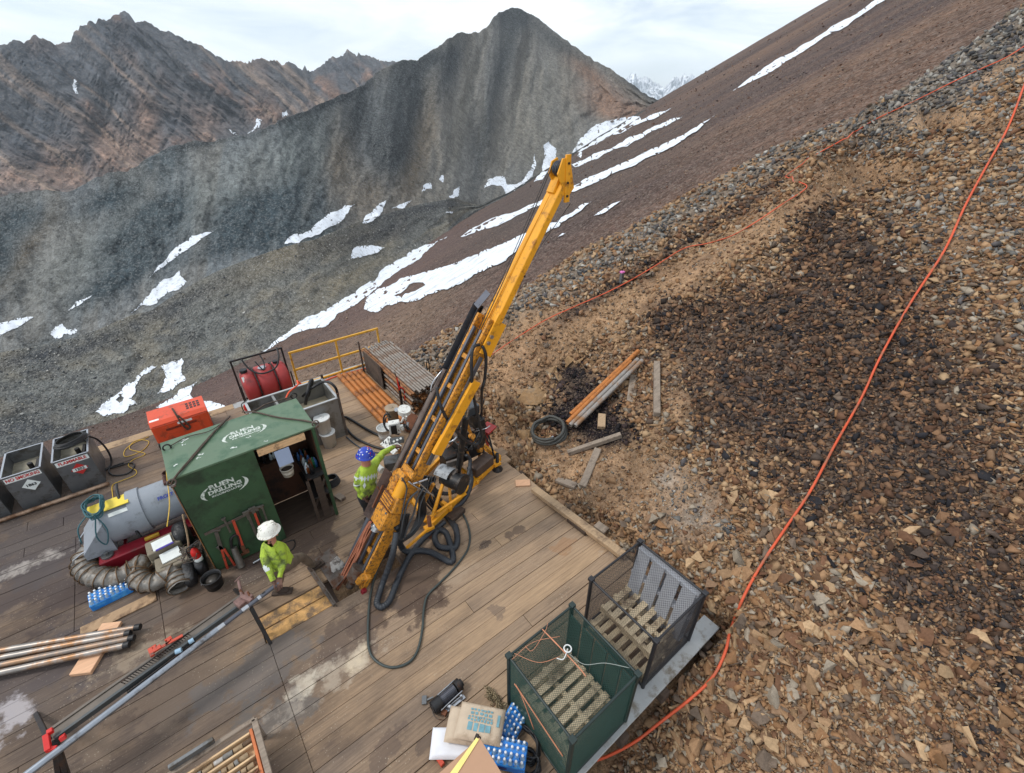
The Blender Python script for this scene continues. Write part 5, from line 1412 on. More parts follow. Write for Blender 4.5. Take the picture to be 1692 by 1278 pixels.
# extinguishers
M_red = mat('red_paint', srgb(206, 38, 34), .35, var=.08, bump=.02)
def extinguisher(c, label, tilt=None, k=1.0):
    t = thing('fire_extinguisher', label, 'extinguisher', c)
    M0 = tilt or Matrix()
    mb = MB(M0); mb.lathe([(.05 * k, 0), (.06 * k, .03 * k), (.06 * k, .33 * k), (.045 * k, .38 * k), (.02 * k, .41 * k), (.02 * k, .44 * k)], n=18); part('cylinder', mb, M_red, t, local=True)
    mb = MB(M0); mb.lathe([(.0605 * k, .12 * k), (.0612 * k, .12 * k), (.0612 * k, .22 * k), (.0605 * k, .22 * k)], n=18); part('label_band', mb, M_white, t, local=True)
    mb = MB(M0); mb.box((0, 0, .46 * k), (.04 * k, .05 * k, .04 * k)); mb.bar((0, 0, .48 * k), (.1 * k, 0, .52 * k), .02, .01); mb.bar((0, 0, .46 * k), (.1 * k, 0, .45 * k), .02, .01); part('valve', mb, M_steel_dark, t, local=True)
    mb = MB(M0); mb.tube([(0, .02, .46 * k), (-.08 * k, .02, .42 * k), (-.09 * k, .02, .25 * k), (-.075 * k, .0, .12 * k)], .010, 7); part('hose', mb, M_black_pl, t, local=True)
    return t
extinguisher(Vector((-.97, 6.82, .12)), 'red fire extinguisher standing at the left foot of the shed')
extinguisher(W(412, 688, .35) , 'small red fire extinguisher hung at the left end of the mud tank', k=.8)
# black bags and stick beside the shed
M_bag = mat('black_bag', srgb(30, 30, 32), .45, var=.35, scale=8, bump=.7, bump_scale=12, bump_dist=.03)
def lump(name, c, s, label, mt, cat, seed=1, rz=0, n=3, amp=.18, parts=None):
    bm = bmesh.new(); bmesh.ops.create_icosphere(bm, subdivisions=n, radius=1)
    for v in bm.verts:
        p = v.co.copy(); q = Vector((math.copysign(abs(p.x) ** .6, p.x), math.copysign(abs(p.y) ** .6, p.y), math.copysign(abs(p.z) ** .7, p.z)))
        a_ = float(fbm(np.array([p.x * 2 + seed * 7.1]), np.array([p.y * 2 + p.z * 1.7]), seed, 4)[0]) - .5
        v.co = Vector((q.x * s[0], q.y * s[1], q.z * s[2])) * (1 + a_ * amp * 2)
    zmin = min(v.co.z for v in bm.verts)
    for v in bm.verts: v.co.z -= zmin
    me_3 = bpy.data.meshes.new(name); bm.to_mesh(me_3); bm.free(); me_3.materials.append(mt); me_3.polygons.foreach_set('use_smooth', [True] * len(me_3.polygons))
    o = bpy.data.objects.new(name, me_3); COL.objects.link(o); o.location = c; o.rotation_euler = (0, 0, rz); o['label'] = label; o['category'] = cat
    return o
lump('black_bag', W(318, 955, 0), (.09, .26, .13), 'black rubbish bag nearest the ribbed duct end', M_bag, 'bag', 3)
lump('black_bag', W(336, 938, 0), (.09, .24, .14), 'black rubbish bag against the shed corner under the extinguisher', M_bag, 'bag', 4)
lump('black_bag', W(312, 905, 0), (.12, .2, .25), 'black bag stuffed between the olive cases and the shed', M_bag, 'bag', 6)
mb = MB()
random.seed(3)
for k in range(10):
    c = Vector((-1.0 + random.uniform(-.1, .1), 6.9 + random.uniform(-.1, .15), .36 + random.uniform(-.02, .08))); mb.tube([c + Vector((random.uniform(-.12, .12), random.uniform(-.15, .15), random.uniform(-.02, .06))) for _ in range(6)], .006, 5, 4)
solo('wire_tangle', mb, M_steel_dirty, 'tangle of grey wire hanging over the black bags', 'wire')
mb = MB(); mb.tube([W(301, 938, .0), Vector((-1.02, 6.95, .5)), Vector((-.9, 6.98, 1.1))], .014, 7); solo('wooden_stick', mb, M_wood_tan, 'thin brown stick leaning on the shed corner', 'stick')

# ------------------------------------------------------------------ mud tank, red tank
mt_ = thing('mud_tank', 'open grey metal mud tank with divider and murky water', 'tank', (1.35, 9.34, 0))
mx0, mx1, my0, my1, mh = .56, 2.16, 8.84, 9.84, 1.0
M_alu = mat('grey_aluminium', srgb(140, 140, 138), .45, .5, var=.14, scale=3, bump=.05, dirt=srgb(104, 98, 88), dirt_amt=.35, dirt_scale=3)
for n_, a_ in (('front_wall', (mx0, mx1, my0, my0 + .015)), ('back_wall', (mx0, mx1, my1 - .015, my1)), ('side_wall', (mx0, mx0 + .015, my0 + .016, my1 - .016)), ('side_wall', (mx1 - .015, mx1, my0 + .016, my1 - .016)), ('divider', (1.06, 1.11, my0 + .016, my1 - .016))):
    bxx(n_, *a_, 0 if n_ != 'divider' else .1, mh if n_ != 'divider' else mh + .004, M_alu, mt_)
mb = MB()
for a_, b_ in (((mx0, my0), (mx1, my0)), ((mx0, my1), (mx1, my1)), ((mx0, my0), (mx0, my1)), ((mx1, my0), (mx1, my1))): mb.bar((*a_, mh + .012), (*b_, mh + .012), .05, .022)
part('rim', mb, mat('pale_aluminium', srgb(182, 184, 184), .35, .5, var=.1), mt_)
mb = MB(); mb.bar((mx1 + .02, my0, .0), (mx1 + .02, my0, mh + .12), .05, .03); mb.bar((mx1 + .02, my1, mh - .2), (mx1 + .02, my1, mh + .12), .05, .03); part('lifting_lug', mb, M_steel_dirty, mt_)
bxx('muddy_water', 1.111, mx1 - .016, my0 + .017, my1 - .017, .55, .57, mat('muddy_water', srgb(168, 156, 132), .12, var=.04, scale=1, bump=.0), mt_)
bxx('muddy_water', mx0 + .016, 1.059, my0 + .017, my1 - .017, .62, .64, mat('grey_sludge', srgb(122, 112, 106), .3, var=.15, scale=3, bump=.2), mt_)
bxx('floor_plate', mx0 + .01, mx1 - .01, my0 + .01, my1 - .01, .01, .02, M_alu, mt_)
sling('suction_hose', [W(505, 668, .7), W(508, 650, 1.0), W(512, 632, 1.15), W(516, 630, 1.1), W(509, 655, .7)], .035, M_black_pl, 'short thick black hose standing in the mud tank', 'hose')
sling('suction_hose', [W(500, 655, .8), W(515, 642, 1.05), W(535, 631, 1.12), W(550, 636, 1.1), W(558, 652, .85), W(560, 690, .2), W(573, 690, .04), W(610, 712, .04), W(640, 726, .04), W(660, 735, .05)], .03, M_black_pl, 'thick black hose arching out of the mud tank to the pump', 'hose')
sling('black_hose', hz_([(566, 700), (585, 722), (610, 735), (632, 742), (655, 745)], .035), .028, M_black_pl, 'thick black hose on the deck between mud tank and operator', 'hose')
sling('black_hose', hz_([(572, 722), (592, 738), (615, 747), (640, 748), (655, 742)], .02), .014, mat('bluegrey_rubber', srgb(60, 70, 80), .5, var=.2), 'thin blue grey hose beside the thick deck hoses', 'hose')
M_hose_or = mat('orange_hose', srgb(232, 84, 40), .45, var=.06, bump=.03)
sling('orange_hose', [W(472, 660, .98), W(478, 648, 1.05), W(492, 636, 1.02), W(492, 630, .95), (1.9, 10.1, .6), (2.1, 10.9, .1), W(540, 628, .02), W(594, 612, .03), W(620, 606, .03), (4.6, 11.2, -.2)], .018, M_hose_or, 'orange hose running from the mud tank along the deck edge', 'hose')

M_redtank = mat('faded_red_plastic', srgb(168, 54, 52), .5, var=.12, scale=2, bump=.05, dirt=srgb(124, 44, 44), dirt_amt=.3, dirt_scale=2)
rt = thing('red_tank', 'faded red ribbed tank in a steel frame behind the mud tank', 'tank', (1.22, 11.2, 0))
rx0, rx1, ry, rz_, rr0 = .70, 1.72, 11.15, .68, .40
prof = []
mb = MB(T(rx0, ry, rz_) @ Matrix.Rotation(PI / 2, 4, 'Y'))
Ln = rx1 - rx0
pf = [(.02, 0), (rr0 * .8, .02), (rr0 * .97, .08)]
for k, f_ in enumerate((.30, .70)):
    pf += [(rr0, Ln * f_ - .05), (rr0 * .92, Ln * f_ - .03), (rr0 * .92, Ln * f_ + .03), (rr0, Ln * f_ + .05)]
pf += [(rr0 * .97, Ln - .08), (rr0 * .8, Ln - .02), (.02, Ln)]
mb.lathe(pf, n=30); part('barrel', mb, M_redtank, rt)
for f_ in (.30, .70):
    mb = MB(); x = rx0 + Ln * f_; mb.tube([(x, ry + (rr0 + .003) * math.cos(q), rz_ + (rr0 + .003) * math.sin(q)) for q in np.linspace(-.6, PI + .6, 16)], .016, 6, 1); part('strap', mb, M_steel_dark, rt)
for x in (rx0 + .12, rx1 - .2):
    mb = MB(); mb.cyl((x, ry, rz_ + rr0 - .02), (x, ry, rz_ + rr0 + .05), .08 if x < 1 else .06); part('filler_cap', mb, M_black_pl, rt)
mb = MB(); mb.cyl((1.2, ry - .06, rz_ + rr0 - .03), (1.2, ry - .06, rz_ + rr0 + .012), .09); part('manhole', mb, M_chrome, rt)
mb = MB(); mb.box((rx0 + .05, ry - .2, rz_ + .3), (.05, .02, .12), (R_(-30), 0, 0)); part('sticker', mb, M_white, rt)
mb = MB()
for x in (rx0 - .06, rx1 + .02):
    mb.bar((x, ry + .05, 0), (x, ry + .05, 1.38), .04, .04); mb.bar((x, ry - .35, 0), (x, ry - .3, .9), .03, .03)
mb.bar((rx0 - .08, ry + .05, 1.38), (rx1 + .04, ry + .05, 1.38), .04, .04); mb.bar((rx0, ry - .3, .22), (rx1, ry - .3, .22), .05, .05); mb.bar((rx0, ry + .3, .22), (rx1, ry + .3, .22), .05, .05)
part('frame', mb, M_steel_dark, rt)
sling('black_hose', [(.86, ry + .02, 1.38), (.95, ry - .15, 1.15), (1.15, ry - .3, 1.05), (1.45, ry - .3, 1.1), (1.6, ry - .2, 1.3), (1.64, ry, 1.45)], .02, M_black_pl, 'black fuel hose looped over the red tank', 'hose')
sling('black_hose', [(1.25, ry + .05, 1.38), (1.27, ry - .1, 1.2), (1.2, ry - .25, 1.1), (1.1, ry - .1, 1.3)], .014, M_black_pl, 'thin black hose loop on top of the red tank', 'hose')

# ------------------------------------------------------------------ casing pipes and the rod stack
M_casing = mat('rusty_orange_casing', srgb(178, 112, 54), .6, .25, var=.22, scale=5, stretch=(3, .5, 3), bump=.1, dirt=srgb(120, 74, 40), dirt_amt=.35, dirt_scale=5)
M_rod = mat('worn_steel_rod', srgb(146, 136, 126), .45, .55, var=.25, scale=4, bump=.08, dirt=srgb(120, 86, 60), dirt_amt=.35, dirt_scale=3)
M_rod_r = mat('rusty_rod', srgb(150, 104, 66), .55, .4, var=.25, scale=4, bump=.08, dirt=srgb(100, 64, 42), dirt_amt=.4, dirt_scale=4)
names4 = ['casing pipe nearest the mud tank, first of the orange row', 'second orange casing pipe of the row on the deck', 'middle orange casing pipe of the row on the deck', 'fourth orange casing pipe of the row on the deck', 'orange casing pipe closest to the rod stack board, last of the row']
for i in range(5):
    mb = MB(); x = 2.97 + i * .134; mb.pipe((x, 11.42 - .04 * i, .067), (x + .02, 8.42 + random.uniform(-.04, .04), .067), .065, .008, 18)
    solo('casing_pipe', mb, M_casing, names4[i] if i else 'orange ' + names4[0], 'pipe', 'rusty orange casing pipes laid on the deck')
rodm = {}
for mt in (M_rod, M_rod_r):
    mb = MB(); mb.pipe((0, 0, 0), (0, 2.9, 0), .0335, .006, 14); me_4 = mb.mesh('drill_rod', mt); fixn(me_4); rodm[mt.name] = me_4
first = None; random.seed(21)
for r_i in range(9):
    for c_i in range(12):
        x = 3.74 + c_i * .074 + (.037 if r_i % 2 else 0); z = .04 + r_i * .0645 + (random.uniform(0, .02) if r_i == 8 else 0); y = 8.62 + random.uniform(-.10, .10) - .0 * r_i
        o = bpy.data.objects.new('drill_rod', rodm[(M_rod_r if (r_i < 4 and random.random() < .6) or random.random() < .3 else M_rod).name]); COL.objects.link(o)
        o.location = (x, y, z); o['label'] = 'steel drill rod in the %s layer of the square stack behind the mast' % ('bottom', 'second lowest', 'third lowest', 'fourth lowest', 'middle', 'fourth highest', 'third highest', 'second highest', 'topmost')[r_i]; o['category'] = 'drill rod'; o['group'] = 'drill rods in the square stack behind the mast'
bxx2 = lambda n_, a_, m_, l_, c_: solo(n_, MB().box(((a_[0] + a_[1]) / 2, (a_[2] + a_[3]) / 2, (a_[4] + a_[5]) / 2), (a_[1] - a_[0], a_[3] - a_[2], a_[5] - a_[4])), m_, l_, c_)
bxx2('plywood_board', (3.655, 3.675, 10.1, 11.2, 0, .68), mat('dark_plywood', srgb(86, 74, 64), .85, var=.3, scale=4, bump=.3, dirt=srgb(56, 46, 40), dirt_amt=.5), 'dark weathered plywood board standing against the rod stack', 'board')
bxx2('rack_post', (3.59, 3.63, 11.25, 11.3, 0, .95), M_steel_dirty, 'grey steel post at the far end of the rod stack', 'post')
bxx2('rack_post', (3.62, 3.67, 9.0, 9.06, 0, .78), M_steel_dark, 'black post at the near side of the rod stack', 'post')
def PH(px, py, off=0): return W(px, py, 1.0 + off)
tool('pipe_wrench', 'wrench', 'bright red pipe wrench hung on the rod stack post', [(655, 622), (660, 645)], .03, M_red, head=((655, 624), (652, 616), .06), P=lambda x, y, o=0: onV(x, y, 8.95 - o))
mb = MB(); mb.tube([onV(660, 640, 8.95), onV(668, 645, 8.95), onV(669, 662, 8.95)], .016, 6, 3); solo('red_hook', mb, M_red, 'small red bent lever beside the red pipe wrench', 'lever')
for i, (px, py, h_) in enumerate(((707, 622, .45), (711, 622, .5))):
    p = GP(px, py); mb = MB(); mb.cyl(p - Vector((0, 0, .1)), p + Vector((0, 0, h_)), .014, n=7); solo('steel_stake', mb, M_steel_dark, 'dark stake %s of the pair beyond the rod stack' % ('on the left' if i == 0 else 'on the right'), 'stake')
# ------------------------------------------------------------------ the drill rig
M_Y = mat('rig_yellow', srgb(226, 156, 32), .42, var=.10, scale=4, bump=.05, dirt=srgb(150, 96, 36), dirt_amt=.22, dirt_scale=6)
M_Yd = mat('rig_yellow_worn', srgb(200, 134, 40), .5, var=.22, scale=7, bump=.25, dirt=srgb(100, 72, 44), dirt_amt=.42, dirt_scale=22)
M_greyrail = mat('grey_rail_steel', srgb(96, 98, 106), .4, .6, var=.15, scale=5, bump=.05)
M_hoseb = mat('black_rubber', srgb(34, 35, 38), .5, var=.2, scale=10, bump=.1)
M_wrap = mat('wrapped_hose', srgb(46, 50, 56), .5, var=.2, scale=10, bump=.15)
M_engine = mat('engine_black', srgb(36, 36, 38), .5, .3, var=.4, scale=12, bump=.2, dirt=srgb(92, 78, 66), dirt_amt=.25, dirt_scale=10)
M_copper = mat('muddy_orange_line', srgb(158, 98, 72), .6, var=.25, scale=10, bump=.2)
vm_ = 5.12
F0 = onV(592, 962, vm_); TP = onV(926, 284, vm_)
dv = (TP - F0); LEN = dv.length; dv.normalize(); nv = Vector((-dv.z, 0, dv.x))
def A(a, v=0.0, n=0.0): return F0 + dv * a + Vector((0, v, 0)) + nv * n
def AM(px, py, v):
    """length along the mast, offset n, of a photo place in the plane v off the mast axis"""
    p = onV(px, py, vm_ + v) - F0; return p.dot(dv), p.dot(nv)
rig = thing('drill_rig', 'tall yellow core drill rig with leaning mast, hoses and engine', 'drill rig', (2.6, 5.4, 0))
def rp(name, mb, m, **k): return part(name, mb, m, rig, **k)
aj = 4.45                               # where the upper boom takes over
wv = .142; ah0 = AM(650, 838, 0)[0]
# lower mast: two side rails, a floor, grey slide strips
for s_ in (-1, 1):
    mb = MB(); mb.bar(A(.1, s_ * wv, .0), A(aj + .2, s_ * wv, 0), .045, .20, nv); rp('mast_rail', mb, M_Yd)
    mb = MB(); mb.bar(A(.1, s_ * (wv - .055), .085), A(aj, s_ * (wv - .055), .085), .045, .05, nv); rp('slide_strip', mb, M_greyrail)
mb = MB(); mb.bar(A(ah0 + .2, 0, -.08), A(aj + .2, 0, -.08), .28, .03, nv); rp('mast_floor', mb, M_Yd)
mb = MB(); mb.bar(A(.1, 0, -.08), A(ah0 + .19, 0, -.08), .28, .03, nv); rp('lower_floor', mb, M_steel_dirty)
mb = MB(); mb.cyl(A(.3, .0, .0), A(3.6, .0, .0), .035, n=12); rp('feed_cylinder', mb, M_greyrail)
for a_ in (.6, 1.15, 2.4, 2.95, 3.5, 4.0):
    mb = MB(); mb.bar(A(a_, -wv - .03, .06), A(a_, wv + .03, .06), .07, .05, nv); rp('cross_tie', mb, M_Yd)
for v_ in (-.085, .085):
    mb = MB(); mb.bar(A(.3, v_, -.02), A(aj, v_, -.02), .07, .08, nv); rp('chain_guide', mb, M_Yd)
mb = MB(); mb.bar(A(2.5, -.235, -.06), A(3.75, -.235, -.12), .07, .16, nv); rp('dump_beam', mb, M_Y)
mb = MB(); mb.bar(A(2.3, -.21, -.03), A(4.1, -.21, -.03), .02, .07, nv); rp('grey_wear_strip', mb, M_greyrail)
# upper boom: a box with a raised left face and a recessed channel
pj = A(aj)
mb = MB(); mb.bar(A(aj - .5, -.075, -.10), A(LEN - .1, -.045, -.09), .155, .11, nv); rp('boom_box', mb, M_Y)
mb = MB(); mb.bar(A(aj - .1, .085, -.045), A(LEN - .15, .065, -.045), .085, .03, nv); rp('boom_face_plate', mb, M_Y)
mb = MB(); mb.bar(A(aj - .1, .118, -.085), A(LEN - .3, .105, -.085), .012, .08, nv); mb.bar(A(aj - .1, .02, -.065), A(LEN - .2, .03, -.065), .012, .05, nv); rp('boom_side', mb, M_Y)
mb = MB(); mb.bar(A(aj - .3, -.195, -.08), A(aj + .22, -.195, -.08), .03, .22, nv); mb.bar(A(aj + .18, -.2, -.02), A(aj + .32, -.2, -.02), .04, .12, nv); rp('splice_plate', mb, M_Y)
for a_ in (aj - .12, aj - .02):
    mb = MB(); mb.cyl(A(a_, -.235, -.02), A(a_, -.205, -.02), .03, n=10); rp('bolt', mb, M_chrome)
mb = MB(); mb.cyl(A(5.4, -.192, -.1), A(5.4, -.187, -.1), .018, n=8); mb.cyl(A(4.9, .1, -.012), A(4.9, .1, -.006), .012, n=8); rp('pin_hole', mb, M_black_pl)
# crown: slanting side cheeks with the black sheave between them
cr0 = A(LEN, 0, 0)
for s_ in (-1, 1):
    mb = MB(); y_ = s_ * .085 - .02
    P = [A(LEN - .26, y_, -.22), A(LEN - .08, y_, -.25), A(LEN + .18, y_, .07), A(LEN + .10, y_, .17), A(LEN - .10, y_, .13)] if s_ < 0 else [A(LEN - .2, y_, -.14), A(LEN + .04, y_, -.08), A(LEN + .14, y_, .10), A(LEN + .05, y_, .16), A(LEN - .10, y_, .11)]
    mb.prism(P, (0, .022 * s_, 0)); rp('crown_cheek', mb, M_Y)
mb = MB(); mb.bar(A(LEN - .30, -.128, -.24), A(LEN + .19, -.128, .12), .035, .085, nv); rp('crown_beam', mb, M_Y)
mb = MB(); mb.cyl(A(LEN + .02, -.075, .05), A(LEN + .02, .05, .05), .09, n=20); rp('sheave', mb, M_black_pl)
for k_ in (-.03, .0, .03):
    mb = MB(); mb.tube([A(LEN + .02, k_, .05) + dv * .094 * math.cos(q) + nv * .094 * math.sin(q) for q in np.linspace(0, 2 * PI, 15)], .006, 5, 1); rp('sheave_groove', mb, M_greyrail)
for p_ in (A(LEN + .10, -.16, .06), A(LEN - .10, -.16, -.08), A(LEN - .24, -.16, -.18)):
    mb = MB(); mb.cyl(p_, p_ + Vector((0, .02, 0)), .017, n=8); rp('bolt', mb, M_steel_dark)
mb = MB(); mb.bar(A(LEN - .08, .02, .0), A(LEN - .3, .02, -.02), .14, .04, nv); rp('crown_gusset', mb, M_Y)
# wireline running down the boom face
mb = MB(); mb.tube([A(LEN - .02, 0, .18), A(LEN - 1, .05, .05), A(aj, .0, .03), A(2.3, .03, .05)], .007, 6, 4); rp('hoist_rope', mb, M_black_pl)
mb = MB(); mb.tube([A(LEN - .05, .04, .17), A(LEN - 1.4, .08, .04), A(aj - .1, .02, .05)], .005, 6, 4); rp('hoist_rope', mb, M_black_pl)
# rod and its tray on the far side
av, an_ = .30, .02
a_t = AM(800, 507, av)[0]; a_m = AM(722, 645, av)[0]
Mdark = mat('dark_tray_steel', srgb(54, 54, 58), .35, .6, var=.3, scale=5, bump=.15, dirt=srgb(92, 78, 70), dirt_amt=.2)
for s_ in (-1, 1):
    mb = MB(); mb.bar(A(2.0, av + s_ * .055, an_ + .0), A(a_t, av + s_ * .05, an_ + .0), .012, .11, nv + Vector((0, .5 * s_, 0))); rp('tray_side', mb, Mdark)
mb = MB(); mb.bar(A(2.0, av, an_ - .055), A(a_t, av, an_ - .055), .11, .012, nv); rp('tray_floor', mb, Mdark)
mb = MB(); mb.bar(A(a_t - .05, av - .02, an_ + .05), A(a_t + .22, av - .08, an_ + .01), .14, .012, nv); rp('tray_tip', mb, M_greyrail)
a_b = AM(624, 828, av)[0]
mb = MB(); mb.cyl(A(a_b, av, .06), A(a_m, av, .06), .05, n=14); mb.cyl(A(a_m, av, .06), A(a_m + .35, av, .06), .042, n=14); mb.cyl(A(a_m - .5, av, .06), A(a_m - .38, av, .06), .055, n=14); rp('wireline_rod', mb, mat('brown_grey_rod', srgb(112, 98, 90), .45, .5, var=.3, scale=4, bump=.1, dirt=srgb(80, 60, 50), dirt_amt=.3))
mb = MB(); mb.tube([A(a_m - .05, av, .12), A(a_m + .1, av, .16), A(a_m + .32, av, .10)], .012, 6, 4); rp('rod_latch', mb, M_chrome)
# big rusty guard plate left of the rotation head
p1, p2, p3, p4 = onV(636, 773, 5.36), onV(600, 850, 5.36), onV(614, 862, 5.27), onV(655, 790, 5.27)
mb = MB(); mb.prism([p1, p2, p3, p4], nv * -.02); mb.bar(p1 + (p4 - p1) * .9, p2 + (p3 - p2) * .9, .02, .08, nv); rp('guard_plate', mb, mat('brown_guard_steel', srgb(98, 82, 76), .5, .4, var=.2, scale=4, bump=.1, dirt=srgb(60, 46, 42), dirt_amt=.4))
mb = MB(); mb.bar(onV(615, 864, 5.25), onV(652, 796, 5.25), .012, .035, nv); rp('guard_edge', mb, M_maroon)
# rotation head
ah = AM(650, 838, 0)[0]
mb = MB(); mb.bar(A(ah - .30, -.05, .14), A(ah + .02, -.05, .14), .32, .24, nv); rp('gearbox', mb, M_Yd)
mb = MB(); mb.bar(A(ah + .03, -.06, .12), A(ah + .30, -.06, .12), .36, .22, nv); mb.bar(A(ah + .08, -.06, .25), A(ah + .24, -.06, .25), .28, .05, nv); rp('gearbox_case', mb, M_Yd)
mb = MB(); mb.cyl(A(ah + .28, .06, .14), A(ah + .58, .06, .14), .10, n=18); mb.cyl(A(ah + .4, .06, .14), A(ah + .44, .06, .14), .12, n=18); mb.cyl(A(ah + .5, .06, .14), A(ah + .54, .06, .14), .12, n=18); rp('hydraulic_motor', mb, M_Yd)
mb = MB(); mb.cyl(A(ah + .2, -.14, .18), A(ah + .56, -.14, .18), .085, n=18); rp('hydraulic_motor', mb, M_Y)
mb = MB(); mb.box(A(ah + .62, -.1, .22), (.12, .2, .12), Matrix((dv, Vector((0, 1, 0)), nv)).transposed()); mb.box(A(ah + .72, -.15, .2), (.1, .3, .05), Matrix((dv, Vector((0, 1, 0)), nv)).transposed()); rp('valve_block', mb, M_Yd)
random.seed(4)
for k in range(16):
    c = A(ah + random.uniform(-.25, .28), random.uniform(-.2, .1), .23 + random.uniform(-.01, .01)); mb = MB(); mb.cyl(c, c + nv * .03, .018, n=7)
    rp('bolt', mb, M_rust if k % 2 else M_chrome)
mb = MB()
for k in range(5):
    mb.bar(A(ah + .06 + .05 * k, -.22, .275), A(ah + .07 + .05 * k, .08, .275), .008, .02, nv)
rp('casing_rib', mb, M_rust, kind='stuff')
mb = MB(); mb.cyl(A(ah - .42, .0, .16), A(ah - .28, 0, .16), .075, n=16); mb.cyl(A(ah - .36, .0, .16), A(ah - .33, 0, .16), .10, n=12); rp('chuck', mb, M_chrome)
for k, (a0, a1) in enumerate((((ah - .15, .19, .24), (ah + .25, .19, .25)), ((ah + .1, .2, .2), (ah + .2, .24, .3)))):
    mb = MB(); mb.bar(A(*a0), A(*a1), .025, .03, nv); rp('maroon_valve', mb, M_rust)
# hydraulic fittings and hoses at the head
for pts, r_ in (([(690, 812), (676, 826), (668, 850), (662, 880), (652, 905)], .016), ([(700, 806), (690, 824), (684, 848), (674, 870), (668, 890)], .016), ([(706, 808), (694, 836), (690, 866), (672, 886)], .013), ([(664, 790), (672, 806), (668, 830), (662, 860)], .012)):
    mb = MB(); mb.tube([onV(x, y, 4.85) for x, y in pts], r_, 7, 5); rp('hydraulic_hose', mb, mat('grey_hose', srgb(64, 68, 72), .45, var=.15, bump=.05))
mb = MB(); mb.tube([onV(660, 775, 5.2), onV(668, 790, 5.0), onV(690, 806, 4.88), onV(716, 818, 4.85)], .014, 7, 5); mb.cyl(onV(682, 800, 4.86), onV(706, 792, 4.86), .018); mb.cyl(onV(690, 796, 4.85), onV(716, 820, 4.85), .012); rp('bright_fitting', mb, M_chrome)
# lower mast details: grey rod, orange muddy lines, clamp with white guard
mb = MB(); mb.cyl(onV(612, 852, 5.42), onV(582, 915, 5.42), .045, n=12); mb.cyl(onV(584, 912, 5.42), onV(572, 935, 5.42), .034, n=12); rp('lower_rod', mb, M_greyrail)
for k, (v_, a0, a1, r_) in enumerate(((.20, -.30, ah0 - .1, .018), (.165, -.28, ah0 - .12, .016), (.235, -.1, ah0 - .2, .012), (.13, .0, ah0 - .25, .012), (.10, .25, ah0 - .3, .010), (.18, .3, ah0 - .05, .010))):
    mb = MB(); mb.tube([A(a0, v_, .16 + .01 * (k % 3)), A(a0 + (a1 - a0) * .4, v_ + (.02, -.02, .03, -.03, .02, -.02)[k], .15), A(a0 + (a1 - a0) * .75, v_ - (.02, -.03, .02, -.01, .02, .03)[k], .17), A(a1, v_ - .04, .14)], r_, 7, 6); rp('muddy_line', mb, M_copper)
mb = MB(); mb.bar(A(ah0 - .35, .16, .12), A(-.15, .18, .12), .12, .02, nv); rp('rod_trough', mb, M_rust)
wg = [onV(545, 930, 5.5), onV(556, 920, 5.5), onV(574, 938, 5.48), onV(566, 955, 5.45), onV(548, 945, 5.48)]
mb = MB(); mb.prism(wg, Vector((.02, .03, -.03))); rp('splash_guard', mb, mat('scuffed_white', srgb(206, 204, 198), .6, var=.1, bump=.1, dirt=srgb(90, 84, 78), dirt_amt=.4, dirt_scale=16))
mb = MB(); mb.cyl(A(.08, .0, .10), A(.30, .0, .10), .13, n=16); mb.cyl(A(-.1, .02, .1), A(.1, .02, .1), .06, n=12); rp('foot_clamp', mb, M_steel_dirty)
mb = MB(); mb.cyl(A(.12, -.12, .1), A(.28, -.2, .12), .06, n=12); mb.bar(A(0, -.15, .0), A(.3, -.22, .05), .1, .08, nv); rp('clamp_cylinder', mb, M_Yd)
mb = MB(); mb.bar(A(-.05, -.25, .02), A(.08, -.25, .04), .07, .07, nv); rp('red_cap', mb, M_maroon)
mb = MB(); mb.box(onV(549, 962, 5.4), (.05, .06, .1)); rp('teal_block', mb, M_teal)
# strut, cylinders and A-frame
mb = MB(); mb.cyl(W(752, 812, .15), onV(770, 690, 5.2), .055, n=14); rp('lift_cylinder', mb, M_engine)
mb = MB(); mb.cyl(onV(770, 690, 5.2), onV(778, 648, 5.1), .026, n=10); rp('cylinder_rod', mb, M_chrome)
mb = MB(); mb.cyl(onV(768, 640, 4.95), onV(776, 652, 4.98), .07, n=12); mb.bar(onV(770, 652, 4.95), onV(784, 628, 5.05), .06, .08); rp('mast_bracket', mb, M_Y)
# skid frame on the deck
g0 = {'E': W(826, 757, .16), 'N': W(768, 716, .16), 'S': W(712, 868, .16), 'Wt': W(672, 815, .16)}
fr = thing  # (keeps names short below)
def beam(name, a_, b_, w=.07, h=.10, m=M_Y): mb = MB(); mb.bar(a_, b_, w, h); return rp(name, mb, m)
beam('skid_beam', g0['E'], g0['S'], .07, .11); beam('skid_beam', g0['E'], g0['N'], .07, .11); beam('skid_beam', g0['N'], g0['Wt']); beam('skid_beam', g0['Wt'], g0['S'] + Vector((0, 0, 0)), .07, .1)
beam('skid_beam', W(745, 842, .18), W(690, 800, .18)); beam('skid_beam', W(790, 798, .18), W(730, 750, .18), .06, .08)
beam('brace', W(712, 862, .18), W(735, 790, .75), .05, .05); beam('brace', W(690, 850, .2), onV(716, 800, 5.0), .05, .05, M_Yd); beam('brace', W(745, 838, .2), W(742, 795, .6), .05, .05); beam('brace', W(700, 862, .2), W(770, 815, .5), .045, .045)
beam('brace', W(795, 760, .2), onV(758, 668, 6.0), .05, .05, M_Yd); beam('brace', W(786, 785, .2), W(770, 742, .7), .04, .04, M_Yd)
beam('brace', W(715, 868, .15), onV(672, 905, 4.95) + Vector((0, 0, .0)), .04, .04, M_Y)
